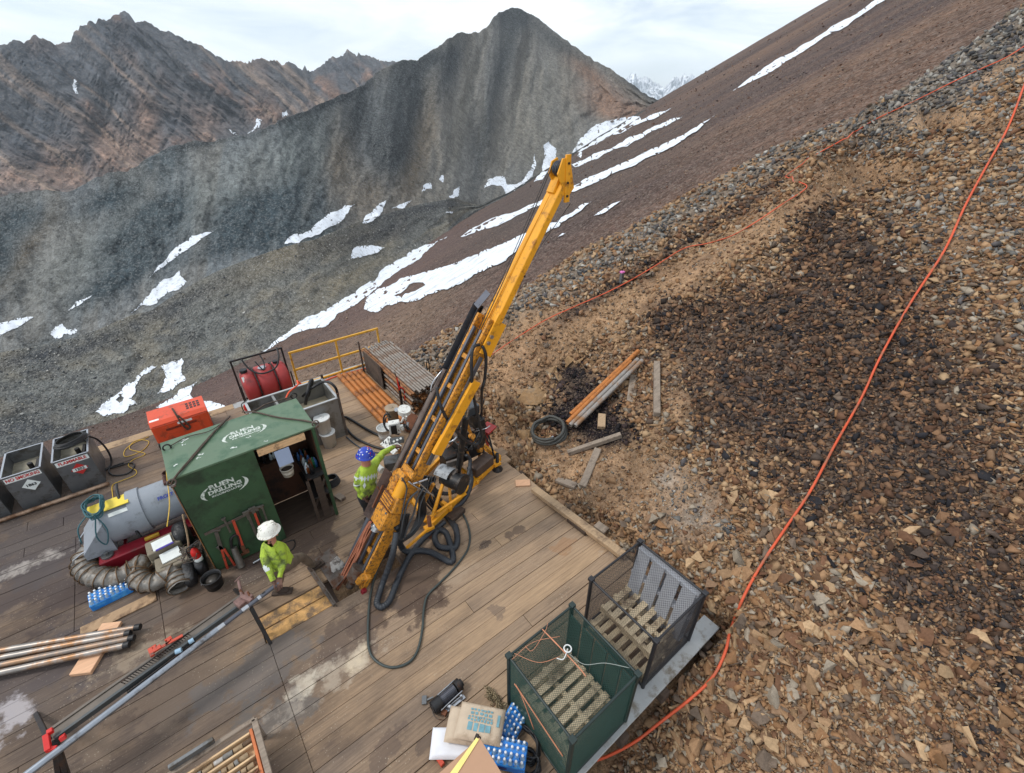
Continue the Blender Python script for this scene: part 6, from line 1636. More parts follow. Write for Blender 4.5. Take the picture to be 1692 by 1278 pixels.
for (px, py, n_) in ((822, 776, 'E'), (712, 882, 'S')):
    c = W(px, py, 0); mb = MB(T(*c)); mb.lathe([(.11, 0), (.11, .015), (.05, .05), (.035, .09), (.035, .42), (.02, .42), (.02, .3)], n=18); rp('jack_leg', mb, M_rust if n_ == 'S' else M_steel_dark)
    mb = MB(); mb.box(c + Vector((-.02, 0, .17)), (.16, .12, .06)); rp('jack_bracket', mb, M_Y)
for px, py in ((760, 856), (800, 790)):
    c = W(px, py, .03); mb = MB(); mb.box(c + Vector((-.02, .12, .02)), (.34, .2, .09), (0, 0, R_(16))); rp('timber_pad', mb, M_wood_dark)
# toolbox, drum winch with grey cover, engine mass
mb = MB(); mb.box(W(795, 768, .33) , (.52, .24, .22), (0, 0, R_(14))); rp('rusty_toolbox', mb, mat('brown_box_steel', srgb(88, 74, 66), .5, .4, var=.2, bump=.1))
dc = W(735, 788, .72)
ax_ = (W(760, 800, .7) - dc); ax_.z = 0; ax_.normalize()
mb = MB(); mb.cyl(dc - ax_ * .02, dc + ax_ * .36, .15, n=20); mb.cyl(dc + ax_ * .36, dc + ax_ * .40, .19, n=20); rp('winch_drum', mb, M_engine)
mb = MB(); M_ = Matrix((ax_, Vector((0, 0, 1)).cross(ax_), Vector((0, 0, 1)))).transposed().to_4x4(); M_.translation = dc
vs = []; fs = []
for i in range(11):
    q = R_(-10 + 150 * i / 10); 
    for r_ in (.205, .195):
        for x_ in (-.12, .16): vs.append(M_ @ Vector((x_, -r_ * math.cos(q) * -1, r_ * math.sin(q))))
for i in range(10):
    b_ = i * 4
    fs += [(b_, b_ + 1, b_ + 5, b_ + 4), (b_ + 2, b_ + 6, b_ + 7, b_ + 3), (b_, b_ + 4, b_ + 6, b_ + 2), (b_ + 1, b_ + 3, b_ + 7, b_ + 5)]
mb._add(vs, fs); rp('drum_cover', mb, mat('scratched_aluminium', srgb(150, 154, 158), .6, .3, var=.12, scale=5, bump=.05, dirt=srgb(80, 80, 84), dirt_amt=.3, dirt_scale=14))
mb = MB(); mb.box(W(748, 775, .85), (.30, .22, .06), (0, 0, R_(30))); mb.bar(W(738, 770, .9), W(765, 762, .9), .05, .16); rp('drum_frame', mb, M_steel_dirty)
E0 = Vector((3.72, 6.25, 0))
bx3 = lambda n_, c, d, m_, rot=None: rp(n_, MB().box(E0 + Vector(c), d, rot), m_)
bx3('engine_block', (0, 0, .62), (.55, .42, .5), M_engine); bx3('radiator', (.36, .16, .80), (.12, .5, .62), M_engine); bx3('air_box', (.30, .25, 1.22), (.3, .26, .2), mat('grey_box', srgb(76, 80, 84), .4, .3, var=.15)); bx3('engine_head', (-.05, 0, .92), (.42, .24, .14), M_steel_dirty)
bx3('pump_block', (-.42, -.05, .5), (.3, .3, .34), M_steel_dark); bx3('battery', (-.85, .5, .32), (.34, .2, .2), M_black_pl)
mb = MB(); mb.cyl(E0 + Vector((-.32, .14, .85)), E0 + Vector((.05, .14, 1.22)), .085, n=14); rp('exhaust_silencer', mb, mat('brown_exhaust', srgb(116, 98, 86), .7, .3, var=.25, bump=.2))
mb = MB(); mb.tube([E0 + Vector((-.1, .25, 1.1)), E0 + Vector((-.05, .25, 1.45)), E0 + Vector((.1, .2, 1.6))], .05, 10, 4); rp('exhaust_pipe', mb, M_rust)
random.seed(8)
for k in range(14):
    a_ = E0 + Vector((random.uniform(-.5, .35), random.uniform(-.3, .2), random.uniform(.35, 1.1))); b_ = a_ + Vector((random.uniform(-.3, .3), random.uniform(-.25, .25), random.uniform(-.2, .2)))
    mb = MB(); mb.tube([a_, (a_ + b_) / 2 + Vector((0, -.1, .06)), b_], random.choice([.01, .014, .02]), 6, 4); rp('engine_line', mb, random.choice([M_hoseb, M_steel_dirty, M_chrome, M_rust, M_hoseb]))
for k in range(12):
    c = E0 + Vector((random.uniform(-.4, .3), random.uniform(-.28, -.05), random.uniform(.45, 1.05))); mb = MB()
    mb.cyl(c, c + Vector((random.uniform(-.06, .06), -.08, .04)), random.uniform(.025, .06), n=10); rp('engine_fitting', mb, random.choice([M_steel_dirty, M_engine, M_steel_dark, M_Yd]))
mb = MB(); mb.bar(W(806, 738, .15), W(803, 712, .62), .05, .05); rp('seat_post', mb, M_redtank)
mb = MB(); mb.box(W(806, 708, .68), (.30, .24, .05), (R_(8), 0, R_(20))); rp('red_bracket', mb, M_redtank)
# long hoses hanging from the mast
def rh(pts, r_, m_=M_hoseb, **k): mb = MB(); mb.tube(pts, r_, 8, 7, **k); return rp('hydraulic_hose', mb, m_)
rh([onV(797, 572, 4.92), onV(803, 590, 4.9), onV(801, 625, 4.95), onV(796, 650, 5.1), W(796, 690, .9), W(798, 730, .5), W(800, 760, .25)], .024)
rh([onV(792, 570, 4.95), onV(782, 575, 4.9), onV(779, 600, 4.85), onV(782, 650, 4.9), onV(792, 700, 5.0), onV(796, 722, 5.1), onV(788, 734, 5.15), onV(772, 730, 5.15), onV(748, 706, 5.0), onV(732, 680, 4.95), onV(724, 656, 5.0), onV(722, 640, 5.05)], .024)
rh([W(796, 690, 1.0), W(806, 715, .6), W(818, 760, .1)], .02); rh([W(800, 660, 1.5), W(794, 700, .9), W(815, 745, .3)], .014)
rh([onV(750, 700, 5.0), W(770, 745, .8), W(790, 720, .9), W(800, 690, 1.0)], .018)
for k in range(7):
    o1 = k * 2.2
    rh([onV(700 + o1 * .6, 792 + o1 * .4, 4.95), onV(694 + o1 * .5, 815, 4.9), W(690 + o1, 850, .6), W(678 + o1 * .6, 880, .45), W(664 + o1 * .5, 896 - o1 * .3, .35)], .013 + .002 * (k % 3))
for k in range(5):
    rh([onV(664 + k * 3, 850, 4.95), onV(660 + k * 2.5, 875, 4.95), W(656 + k * 2, 893, .7)], .016)
wr = (.035, -.16)
rh([W(770, 752, .75), W(777, 762, .6), W(772, 790, .4), W(758, 808, .35), W(740, 816, .35), W(722, 812, .45), W(712, 800, .6)], .040, M_wrap, rings=wr)
rh([W(775, 772, .45), W(779, 795, .25), W(770, 822, .12), W(752, 838, .08), W(733, 832, .15), W(720, 816, .35), W(714, 796, .55)], .048, M_wrap, rings=wr)
for k, (ox, oy) in enumerate(((0, 0), (4, 2), (8, 4), (-3, 1), (2, 6), (10, 8), (13, 3), (6, 10), (-5, 5), (15, 10))):
    rh([W(705 + ox, 786 + oy * .3, .62), W(700 + ox, 802 + oy, .45), W(704 + ox, 820 + oy, .3), W(718 + ox, 838 + oy, .12), W(738 + ox * .5, 852 + oy * .6, .06), W(752 + ox * .4, 872 + oy * .5, .05)], .017)
def wrapped(label, pts, r_=.048, z=.05):
    return sling('hose_bundle', [W(p[0], p[1], p[2] if len(p) > 2 else z) for p in pts], r_, M_wrap, label, 'hose', None, rings=wr)
wrapped('wrapped black hose bundle hanging in a long narrow loop below the rig head', [(655, 880, .9), (650, 910, .7), (643, 935, .4), (632, 965, .1), (624, 990), (624, 1000), (632, 1003), (644, 992), (655, 965), (666, 940), (680, 915), (700, 890), (722, 873), (735, 862, .07)], .053)
wrapped('wrapped black hose bundle curled into a loop on the deck', [(752, 868), (756, 890), (752, 905), (738, 906), (724, 902), (718, 888), (724, 876), (736, 880), (744, 900), (749, 922), (744, 929), (730, 922), (712, 913), (695, 910), (676, 912), (664, 905, .1), (658, 885, .5), (656, 870, .9)], .056)
sling('rubber_hose', hz_([(748, 835), (765, 850), (776, 880), (774, 905), (762, 925), (745, 945), (725, 965), (706, 985), (700, 1010), (698, 1040), (690, 1075), (675, 1095), (650, 1103), (628, 1097), (612, 1080), (608, 1050), (610, 1000), (616, 965), (626, 935), (632, 925)], .02), .018, mat('greenish_hose', srgb(58, 66, 64), .5, var=.12, bump=.05), 'long thin grey green hose looping over the deck before the rig', 'hose')
# guy wires from the crown
mb = MB(); mb.tube([A(LEN - .3, -.2, -.25), GP(868, 520) + Vector((0, 0, 1.2)), GP(832, 570) + Vector((0, 0, .2))], .006, 5, 8); solo('guy_wire', mb, M_steel_dark, 'dark guy wire slanting from the mast top to the ground', 'wire')
# the white gauge and pump cluster beside the operator
M_wm = mat('white_metal', srgb(214, 214, 208), .4, var=.08, bump=.03, dirt=srgb(110, 100, 92), dirt_amt=.22, dirt_scale=12)
ps = thing('control_stand', 'white control panel with gauges and pump beside the operator in blue', 'control stand', W(650, 745, 0))
c = W(652, 706, .95)
mb = MB(); mb.box(c, (.22, .14, .26), (0, 0, R_(-20))); part('gauge_box', mb, M_wm, ps)
mb = MB(); mb.box(c + Vector((-.05, -.078, .0)), (.11, .012, .2), (0, 0, R_(-20))); mb.cyl(c + Vector((.05, -.06, -.05)), c + Vector((.055, -.09, -.05)), .025); part('gauge_face', mb, M_black_pl, ps)
mb = MB(); mb.cyl(W(668, 682, 1.0), W(668, 676, 1.1), .13, n=20); part('filter_bowl', mb, M_wm, ps)
mb = MB(); mb.cyl(W(655, 678, 1.05), W(655, 677, 1.08), .045); part('pressure_gauge', mb, M_chrome, ps)
mb = MB(); q = [W(628, 735, .85), W(643, 722, .9), W(664, 738, .92), W(650, 752, .85)]; mb.prism(q, (0, 0, .015)); part('lever_panel', mb, M_wm, ps)
for k, (x, y) in enumerate(((634, 733), (638, 735), (642, 730), (644, 737), (650, 741))):
    p = W(x, y, .87); mb = MB(); mb.cyl(p, p + Vector((.0, -.0, .08)), .01, n=7); part('control_lever', mb, M_black_pl, ps)
mb = MB(); q = W(656, 728, .95); mb.box(q, (.26, .04, .12), (R_(-30), 0, R_(-25))); part('gauge_panel', mb, M_galv, ps)
for k in range(3):
    p = q + Vector((-.08 + .07 * k, -.03 - .0 * k, .03)); mb = MB(); mb.cyl(p, p + Vector((0, -.02, .02)), .02, n=10); part('dial', mb, M_white, ps)
mb = MB(); mb.bar(W(640, 748, .1), W(645, 736, .82), .05, .05); mb.bar(W(660, 752, .1), W(660, 742, .8), .05, .05); part('stand_leg', mb, M_Yd, ps)
mb = MB(); mb.tube([W(640, 712, .7), W(634, 700, .9), W(635, 688, 1.05), W(641, 684, 1.1), W(645, 690, 1.0)], .018, 7, 5); mb.tube([W(638, 690, 1.1), W(636, 706, .9), W(650, 716, .8), W(660, 718, .8)], .016, 7, 5); part('pump_hose', mb, M_hoseb, ps)
for k in range(9):
    p = W(668 + random.uniform(-8, 8), 700 + random.uniform(-12, 16), .85 + random.uniform(-.1, .1)); mb = MB(); mb.cyl(p, p + Vector((random.uniform(-.08, .08), random.uniform(-.05, .05), .1)), random.uniform(.015, .04), n=9); part('pump_fitting', mb, random.choice([M_engine, M_steel_dark, M_chrome, M_wm]), ps)
mb = MB(); mb.box(W(650, 765, .55), (.34, .24, .22), (0, 0, R_(-20))); part('valve_box', mb, M_galv, ps)
bucket('bucket', W(638, 728, 0), .15, .37, M_bucket, 'white bucket between the casing pipes and the control panel')
bucket('bucket', W(650, 694, .32), .14, .34, mat('tan_plastic', srgb(150, 132, 110), .6, var=.2), 'tan lidded bucket at the end of the casing pipes', True)
mb = MB(); mb.cyl(W(680, 706, .0), W(680, 696, .5), .17, n=18); solo('steel_drum', mb, M_rust, 'rusty brown drum behind the mast by the rod stack', 'drum')
mb = MB(); mb.cyl(W(622, 770, .7), W(632, 778, .7), .06, n=14); solo('filter_canister', mb, M_wm, 'small white and orange canister at the operator hip', 'canister')

# ------------------------------------------------------------------ rod table: channel on stands with the long pipe
M_ch = mat('channel_grey', srgb(78, 82, 84), .45, .4, var=.2, scale=3, bump=.08, dirt=srgb(104, 92, 80), dirt_amt=.25)
rk = thing('rod_rack', 'long dark steel channel rack on splayed stands across the left deck', 'rack', W(250, 1120, 0))
zr = .72
a_, b_ = W(405, 988, zr), W(88, 1214, zr); dd = (b_ - a_).normalized(); sd = Vector((-dd.y, dd.x, 0))
for s_, h_ in ((.07, .07), (-.07, .05), (0, .02)):
    mb = MB(); mb.bar(a_ + sd * s_, b_ + sd * s_, .035 if s_ else .13, h_); part('channel', mb, M_ch if s_ > 0 else mat('channel_brown', srgb(104, 96, 88), .5, .4, var=.2, bump=.1), rk)
t0, t1 = W(395, 1000, zr), W(210, 1128, zr); t0 = t0 + sd * 0; 
m0 = W(320, 1056, zr - .02); m1 = W(208, 1140, zr - .02)
mb = MB(); nst = 26; L_ = (m1 - m0).length
for k in range(nst):
    p = m0 + (m1 - m0) * (k / nst); q = m0 + (m1 - m0) * ((k + 1) / nst)
    w_ = sd * .055
    mb.bar(p - w_, q + w_, .008, .008); mb.bar(p + w_, q - w_, .008, .008)
mb.bar(m0 - sd * .06, m1 - sd * .06, .012, .04); mb.bar(m0 + sd * .06, m1 + sd * .06, .012, .04); mb.bar(m0 - sd * .06 + Vector((0, 0, .09)), m1 - sd * .06 + Vector((0, 0, .09)), .01, .01)
for k in range(0, nst, 1):
    p = m0 + (m1 - m0) * (k / nst) - sd * .06; q = m0 + (m1 - m0) * ((k + 1) / nst) - sd * .06; mb.bar(p, q + Vector((0, 0, .09)), .007, .007)
part('mesh_tray', mb, M_steel_dark, rk)
for pts in (((405, 985, .72), (447, 1064, 0)), ((405, 990, .72), (388, 975, .0)), ((412, 1000, .6), (438, 1048, .02))):
    mb = MB(); mb.bar(W(*pts[0]), W(*pts[1]), .045, .05); part('stand_leg', mb, M_steel_dark, rk)
for pts in (((90, 1226, .70), (98, 1290, 0)), ((93, 1226, .70), (112, 1285, 0)), ((80, 1222, .7), (60, 1180, 0))):
    mb = MB(); mb.bar(W(*pts[0]), W(*pts[1]), .045, .05); part('stand_leg', mb, M_steel_dark, rk)
mb = MB(); mb.bar(W(78, 1212, .8), W(88, 1206, .8), .05, .05); mb.bar(W(76, 1214, .8), W(80, 1240, .74), .05, .05); mb.bar(W(76, 1240, .74), W(94, 1236, .72), .04, .04); mb.bar(W(102, 1216, .78), W(106, 1222, .74), .05, .06); part('red_yoke', mb, M_red, rk)
# bench vice at the worker's end
vc = thing('pipe_vice', 'dirty pink-grey pipe vice clamped on the rack beside the bending worker', 'vice', W(402, 988, .74))
mb = MB(); mb.box(W(403, 992, .80), (.20, .14, .08), (0, 0, R_(20))); mb.cyl(W(394, 960, .9), W(400, 985, .84), .02); mb.cyl(W(388, 962, .92), W(398, 952, .92), .008); mb.box(W(408, 990, .86), (.05, .18, .06), (0, 0, R_(30))); part('vice_body', mb, mat('muddy_pink_iron', srgb(128, 100, 94), .7, .2, var=.3, scale=12, bump=.4), vc)
mb = MB(); mb.cyl(W(396, 975, .88), W(404, 985, .82), .016); mb.cyl(W(409, 978, .86), W(414, 988, .82), .012); part('screw', mb, M_rust, vc)
lp = thing('core_barrel', 'long shiny steel core barrel held over the rack by the bending worker', 'pipe', W(250, 1120, .84))
mb = MB(); P0 = W(463, 962, .90); P1 = W(18, 1300, .90)
mb.cyl(P0 + (P1 - P0) * .30, P1, .036, n=16); part('outer_tube', mb, mat('bluish_steel', srgb(150, 156, 164), .3, .8, var=.12, scale=4, bump=.04, dirt=srgb(96, 92, 90), dirt_amt=.25), lp)
for f0, f1, r_ in ((0, .10, .030), (.10, .115, .038), (.115, .16, .028), (.16, .19, .035), (.19, .27, .027), (.27, .30, .034)):
    mb = MB(); mb.cyl(P0 + (P1 - P0) * f0, P0 + (P1 - P0) * f1, r_, n=14); part('head_section', mb, M_chrome if r_ > .033 else M_greyrail, lp)
mb = MB(); mb.bar(P0 + (P1 - P0) * .075 + Vector((0, 0, .03)), P0 + (P1 - P0) * .09 + Vector((0, 0, .03)), .02, .01); part('latch_slot', mb, M_black_pl, lp)
TH = lambda x, y, o=0: W(x, y, .80 + o)
tool('pipe_wrench', 'wrench', 'orange pipe wrench resting across the long dark rack', [(302, 1050), (262, 1072)], .035, M_red_tool, head=((266, 1068), (250, 1078), .13), P=TH, hm=M_red_tool)
tool('small_wrench', 'wrench', 'second small orange wrench lying by the bigger one on the rack', [(284, 1056), (274, 1066)], .03, M_red_tool, head=((280, 1060), (278, 1056), .07), P=TH, hm=M_red_tool)
mb = MB(); mb.cyl(W(290, 1078, .75), W(300, 1074, .75), .03); mb.cyl(W(312, 1062, .75), W(320, 1057, .75), .028); solo('bottle', mb, M_clear, 'clear bottle with blue lid lying in the mesh tray', 'bottle')

# four pipes and boards at the left edge
M_lp = mat('galvanised_pipe', srgb(150, 144, 138), .4, .55, var=.22, scale=4, bump=.08, dirt=srgb(150, 112, 78), dirt_amt=.35, dirt_scale=3)
for k, ((x0, y0), (x1, y1), lb) in enumerate((((-120, 1096), (232, 1036), 'uppermost of the four pipes at the left edge'), ((-120, 1110), (216, 1046), 'second pipe from the top at the left edge'), ((-120, 1124), (222, 1054), 'third pipe from the top, with an orange tint'), ((-120, 1138), (214, 1065), 'lowest of the four pipes lying across the pale board'))):
    t = thing('drill_pipe', lb, 'pipe', W((x0 + x1) / 2, (y0 + y1) / 2, .08), 0, 'pipes at the left edge of the deck')
    mb = MB(); a_, b_ = W(x0, y0, .105), W(x1, y1, .105); mb.cyl(a_, b_ + (a_ - b_).normalized() * .06, .042, n=14); part('tube', mb, M_lp if k != 2 else mat('tinted_pipe', srgb(160, 128, 100), .45, .5, var=.25, scale=4, bump=.08, dirt=srgb(130, 120, 112), dirt_amt=.5), t)
    mb = MB(); mb.cyl(b_ + (a_ - b_).normalized() * .07, b_, .045, n=14); part('end_thread', mb, M_black_pl, t)
M_peach = mat('peach_board', srgb(218, 172, 136), .7, var=.12, scale=3, stretch=(1, 12, 12), bump=.15)
mb = MB(); mb.bar(W(186, 1030, .03), W(133, 1115, .03), .26, .055); solo('board', mb, M_peach, 'fresh peach coloured board under the four left pipes', 'board')
mb = MB(); mb.bar(W(133, 1046, .01), W(258, 985, .01), .19, .02); solo('board', mb, mat('scuffed_plywood', srgb(172, 142, 110), .8, var=.2, scale=4, bump=.2, dirt=srgb(110, 86, 64), dirt_amt=.4), 'scuffed tan plywood strip below the water bottle pack', 'board')
for a_, b_, w_ in (((118, 900), (122, 1042), .03), ((262, 978), (267, 1000), .02)):
    pass

# ------------------------------------------------------------------ core box at the lower left
M_core_w = mat('core_box_wood', srgb(206, 174, 134), .75, var=.15, scale=4, stretch=(1, 8, 8), bump=.1, dirt=srgb(130, 104, 80), dirt_amt=.3)
cb = thing('core_box', 'wooden core tray crate with divided rock core at the bottom left', 'crate', W(400, 1240, 0), 0)
zc_ = .42
c_tr, c_br = W(414, 1205, zc_), W(450, 1290, zc_)
ud = Vector((1, 0, 0)); cx1, cy1 = c_tr.x, c_tr.y; cx0 = cx1 - 1.1; cy0 = cy1 - .62
for i in range(5):
    y = cy1 - .03 - i * .13; mb = MB(); mb.bar((cx0, y, zc_ - .03), (cx1 - .02, y, zc_ - .03), .022, .06); part('divider', mb, M_core_w, cb)
mb = MB(); mb.bar((cx1, cy1, zc_ - .03), (cx1, cy0, zc_ - .03), .03, .075); part('end_board', mb, mat('orange_board', srgb(196, 112, 66), .7, var=.2), cb)
mb = MB(); mb.box(((cx0 + cx1) / 2, (cy0 + cy1) / 2, zc_ - .085), (cx1 - cx0, cy1 - cy0, .02)); part('box_floor', mb, M_core_w, cb)
for k, (x, y) in enumerate(((cx1 + .05, cy1 + .06), (cx1 + .05, cy0 - .1))):
    mb = MB(); mb.bar((x, y, 0), (x, y, zc_ + .02), .05, .05); part('frame_post', mb, M_wood_grey, cb)
mb = MB(); mb.bar((cx0 - .3, cy1 + .06, zc_ + .02), (cx1 + .07, cy1 + .06, zc_ + .02), .05, .05); mb.bar((cx1 + .06, cy1 + .06, zc_ + .02), (cx1 + .06, cy0 - .2, zc_ + .02), .06, .05); part('frame_rail', mb, M_wood_grey, cb)
mb = MB(); mb.bar((cx0 + .35, cy1 + .09, zc_ + .08), (cx1 - .33, cy1 + .09, zc_ + .08), .04, .08); part('grey_batten', mb, M_galv, cb)
mb = MB(); mb.bar((cx1 - .02, cy0 + .15, zc_ + .03), (cx1 - .45, cy0 - .05, zc_ + .03), .02, .02); part('steel_strap', mb, M_rust, cb)
random.seed(15)
cmt = [mat('core_rock_' + n_, c__, .85, var=.3, scale=20, bump=.3) for n_, c__ in (('grey', srgb(120, 118, 114)), ('tan', srgb(150, 128, 100)), ('brown', srgb(96, 76, 58)), ('pale', srgb(178, 174, 168)))]
for i in range(4):
    y = cy1 - .095 - i * .13; x = cx0 + .02
    while x < cx1 - .08:
        l_ = random.uniform(.03, .10); mb = MB(); mb.cyl((x, y + random.uniform(-.008, .008), zc_ - .04), (x + l_, y, zc_ - .04), random.uniform(.026, .036), n=9); part('core_piece', mb, random.choice(cmt), cb); x += l_ + random.uniform(.004, .02)

# ------------------------------------------------------------------ net cages with pallets
def net(mb, o, ex, ey, cell, r_):
    """diamond netting over the parallelogram o + s*ex + t*ey (lengths in metres)"""
    Lx, Ly = ex.length, ey.length; X = ex.normalized(); Y = ey.normalized()
    nrm = X.cross(Y)
    def line(p, q):
        a_, b_ = o + X * p[0] + Y * p[1], o + X * q[0] + Y * q[1]; d = (b_ - a_).normalized(); s_ = nrm.cross(d).normalized() * r_; u_ = nrm.normalized() * r_
        mb._add([a_ + s_, a_ - s_ * .5 + u_, a_ - s_ * .5 - u_, b_ + s_, b_ - s_ * .5 + u_, b_ - s_ * .5 - u_], [(0, 1, 4, 3), (1, 2, 5, 4), (2, 0, 3, 5)])
    k = .62
    n_ = int((Lx + Ly / k) / cell) + 1
    for i in range(1, n_):
        c = i * cell                       # lines y = k*(c - x) and mirrored
        pts = []
        x0_ = max(0, c - Ly / k); x1_ = min(Lx, c)
        if x1_ > x0_ + 1e-4:
            line((x0_, k * (c - x0_)), (x1_, k * (c - x1_))); line((x0_, Ly - k * (c - x0_)), (x1_, Ly - k * (c - x1_)))
M_net_b = mat('black_net', srgb(40, 40, 44), .6, var=.1, bump=0)
M_net_g = mat('green_net', srgb(34, 66, 60), .55, var=.1, bump=0)
M_post_b = mat('black_tube', srgb(36, 36, 40), .5, var=.3, scale=10, bump=.2)
def cage(x0, x1, y0, y1, h, mnet, label, cell, r_, mpost):
    t = thing('net_cage', label, 'cage', ((x0 + x1) / 2, (y0 + y1) / 2, 0))
    C4 = [(x0, y0), (x1, y0), (x1, y1), (x0, y1)]
    for x, y in C4:
        mb = MB(); mb.cyl((x, y, -.02), (x, y, h + .03), .026, n=10); mb.box((x, y, h + .01), (.07, .07, .05)); part('post', mb, mpost, t)
    for i in range(4):
        a_, b_ = C4[i], C4[(i + 1) % 4]
        mb = MB(); mb.cyl((*a_, h), (*b_, h), .016, n=8); part('top_rail', mb, mpost, t)
        mb = MB(); mb.cyl((*a_, .03), (*b_, .03), .014, n=8); part('bottom_rail', mb, mpost, t)
        mb = MB(); A_ = Vector((*a_, .03)); B_ = Vector((*b_, .03)); net(mb, A_, B_ - A_, Vector((0, 0, h - .03)), cell, r_); part('side_net', mb, mnet, t)
    mb = MB(); net(mb, Vector((x0, y0, h)), Vector((x1 - x0, 0, 0)), Vector((0, y1 - y0, 0)), cell, r_); part('top_net', mb, mnet, t)
    return t
cgB = cage(3.19, 4.19, 1.34, 2.38, 1.08, M_net_b, 'black net cage holding pallets at the deck corner', .045, .0017, M_post_b)
cgG = cage(1.72, 2.72, 1.23, 2.26, 1.10, M_net_g, 'dark green net cage holding a pallet near the bottom edge', .036, .0019, mat('dark_green_tube', srgb(34, 48, 46), .5, var=.2))
M_pal = mat('pallet_wood', srgb(206, 186, 154), .8, var=.18, scale=3, stretch=(1, 9, 9), bump=.3, dirt=srgb(118, 98, 76), dirt_amt=.3)
M_palg = mat('grey_pallet_wood', srgb(170, 172, 178), .8, var=.14, scale=3, bump=.2)
M_green_p = mat('green_panel', srgb(38, 66, 60), .6, var=.2, scale=3, bump=.2)
def pallet(M, lx, ly, nb, mt, label, cover=.62, group=None):
    """deck boards run along local x"""
    t = thing('pallet', label, 'pallet', M.translation); t.rotation_euler = M.to_euler()
    step = ly / nb; I = M
    for i in range(nb):
        mb = MB(); mb.box((0, -ly / 2 + step * (i + .5), .125), (lx, step * cover, .02)); part('deck_board', mb, mt, t, local=True)
    for x in (-lx / 2 + .04, 0, lx / 2 - .04):
        mb = MB(); mb.box((x, 0, .065), (.06, ly, .095)); part('stringer', mb, mt, t, local=True)
    for y in (-ly / 2 + .06, 0, ly / 2 - .06):
        mb = MB(); mb.box((0, y, .009), (lx, .1, .016)); part('bottom_board', mb, mt, t, local=True)
    return t
pallet(T(3.66, 1.86, .02), .88, .98, 7, M_pal, 'tan pallet lying flat in the black net cage', .55)
pallet(T(3.75, 1.90, .18) @ Matrix.Rotation(R_(0), 4, 'X'), .62, .90, 6, M_pal, 'second tan pallet stacked in the black net cage', .6)
pallet(T(4.16, 1.86, .58) @ Matrix.Rotation(R_(-82), 4, 'Y'), .95, .96, 4, M_palg, 'bluish grey pallet standing on edge inside the black net cage', .8)
pallet(T(2.22, 1.74, .25), .80, .90, 7, M_pal, 'tan pallet lying in the green net cage', .6)
pallet(T(2.22, 1.74, .02), .80, .90, 6, M_pal, 'lower pallet at the bottom of the green net cage', .6)
mb = MB()
for k in range(5): mb.bar((2.675, 1.30 + .21 * k, .1), (2.675, 1.30 + .21 * k, 1.0), .18, .02, (1, 0, 0))
solo('green_panel', mb, M_green_p, 'dark green boards standing against the far side inside the green cage', 'panel')
M_string2 = mat('dull_cord', srgb(150, 156, 150), .8, var=.1, bump=0)
M_string = mat('pale_orange_string', srgb(196, 132, 100), .7, var=.15, bump=0)
sling('orange_rope', [W(896, 1040, 1.12), W(930, 1075, 1.13), W(958, 1105, 1.12), W(968, 1118, 1.11)], .009, M_string, 'short orange rope lying over the top net of the green cage', 'rope', rings=(.04, -.3))
mb = MB(); c = W(938, 1072, 1.16); mb.tube([c + Vector((.042 * math.cos(q), .042 * math.sin(q), .0)) for q in np.linspace(0, 2 * PI, 11)], .008, 7, 2); mb.tube([c + Vector((0, 0, 0)), W(935, 1082, 1.14), W(930, 1090, 1.13), W(920, 1088, 1.13)], .006, 6, 4); solo('rope_ring', mb, M_bucket, 'pale ring tied on the top net of the green cage', 'ring')
sling('pale_cord', [W(940, 1080, 1.13), W(965, 1098, 1.12), W(1000, 1096, 1.12), W(1040, 1104, 1.12)], .0035, M_string2, 'thin pale cord across the top of the green cage', 'cord')
gl = 1.717
sling('pink_cord', [onU(850, 1130, gl), onU(862, 1150, gl), onU(882, 1205, gl)], .008, M_string, 'faded pink cord hanging on the side of the green cage', 'cord')
sling('pink_cord', [onV(852, 1130, 1.22) * 0 + onU(852, 1132, gl - .01), onU(890, 1190, gl - .01), onU(930, 1250, gl - .01)], .007, M_string, 'longer faded pink cord slanting down the green cage side', 'cord')
random.seed(12)
for k, L_ in enumerate((((846, 1090), (880, 1062), (925, 1052)), ((868, 1068), (880, 1075), (900, 1045), (905, 1030)), ((850, 1080), (890, 1095), (925, 1085)))):
    sling('orange_string', [W(x, y, 1.12) for x, y in L_], .0028, M_string, ('orange string along the left top edge of the green cage', 'looping orange string at the top left of the green cage', 'orange string crossing the left part of the green cage top')[k], 'string')

# ------------------------------------------------------------------ things at the bottom centre
wn_ = thing('cable_winch', 'black electric winch with grey wire drum lying on the deck', 'winch', W(740, 1150, 0))
a_, b_ = W(722, 1165, .09), W(757, 1133, .09); d_ = (b_ - a_).normalized(); L_ = (b_ - a_).length; s_ = Vector((-d_.y, d_.x, 0))
mb = MB(); mb.cyl(a_ - d_ * .06, a_ + d_ * .06, .085, n=16); mb.cyl(a_ - d_ * .07, a_ - d_ * .06, .06, n=16); part('motor', mb, M_black_pl, wn_)
mb = MB(); mb.cyl(b_ - d_ * .04, b_ + d_ * .03, .08, n=16); mb.cyl(b_ + d_ * .03, b_ + d_ * .06, .05, n=12); part('gear_case', mb, M_steel_dark, wn_)
mb = MB()
k = .07
while k < L_ - .05: mb.tube([a_ + d_ * k + (s_ * math.cos(q) + Vector((0, 0, 1)) * math.sin(q)) * .065 for q in np.linspace(0, 2 * PI, 13)], .007, 5, 1); k += .014
part('wire_rope_drum', mb, M_greyrail, wn_, kind='stuff')
for o_ in (.085, -.085):
    mb = MB(); mb.cyl(a_ + s_ * o_, b_ + s_ * o_, .01, n=8); part('tie_rod', mb, M_chrome, wn_)
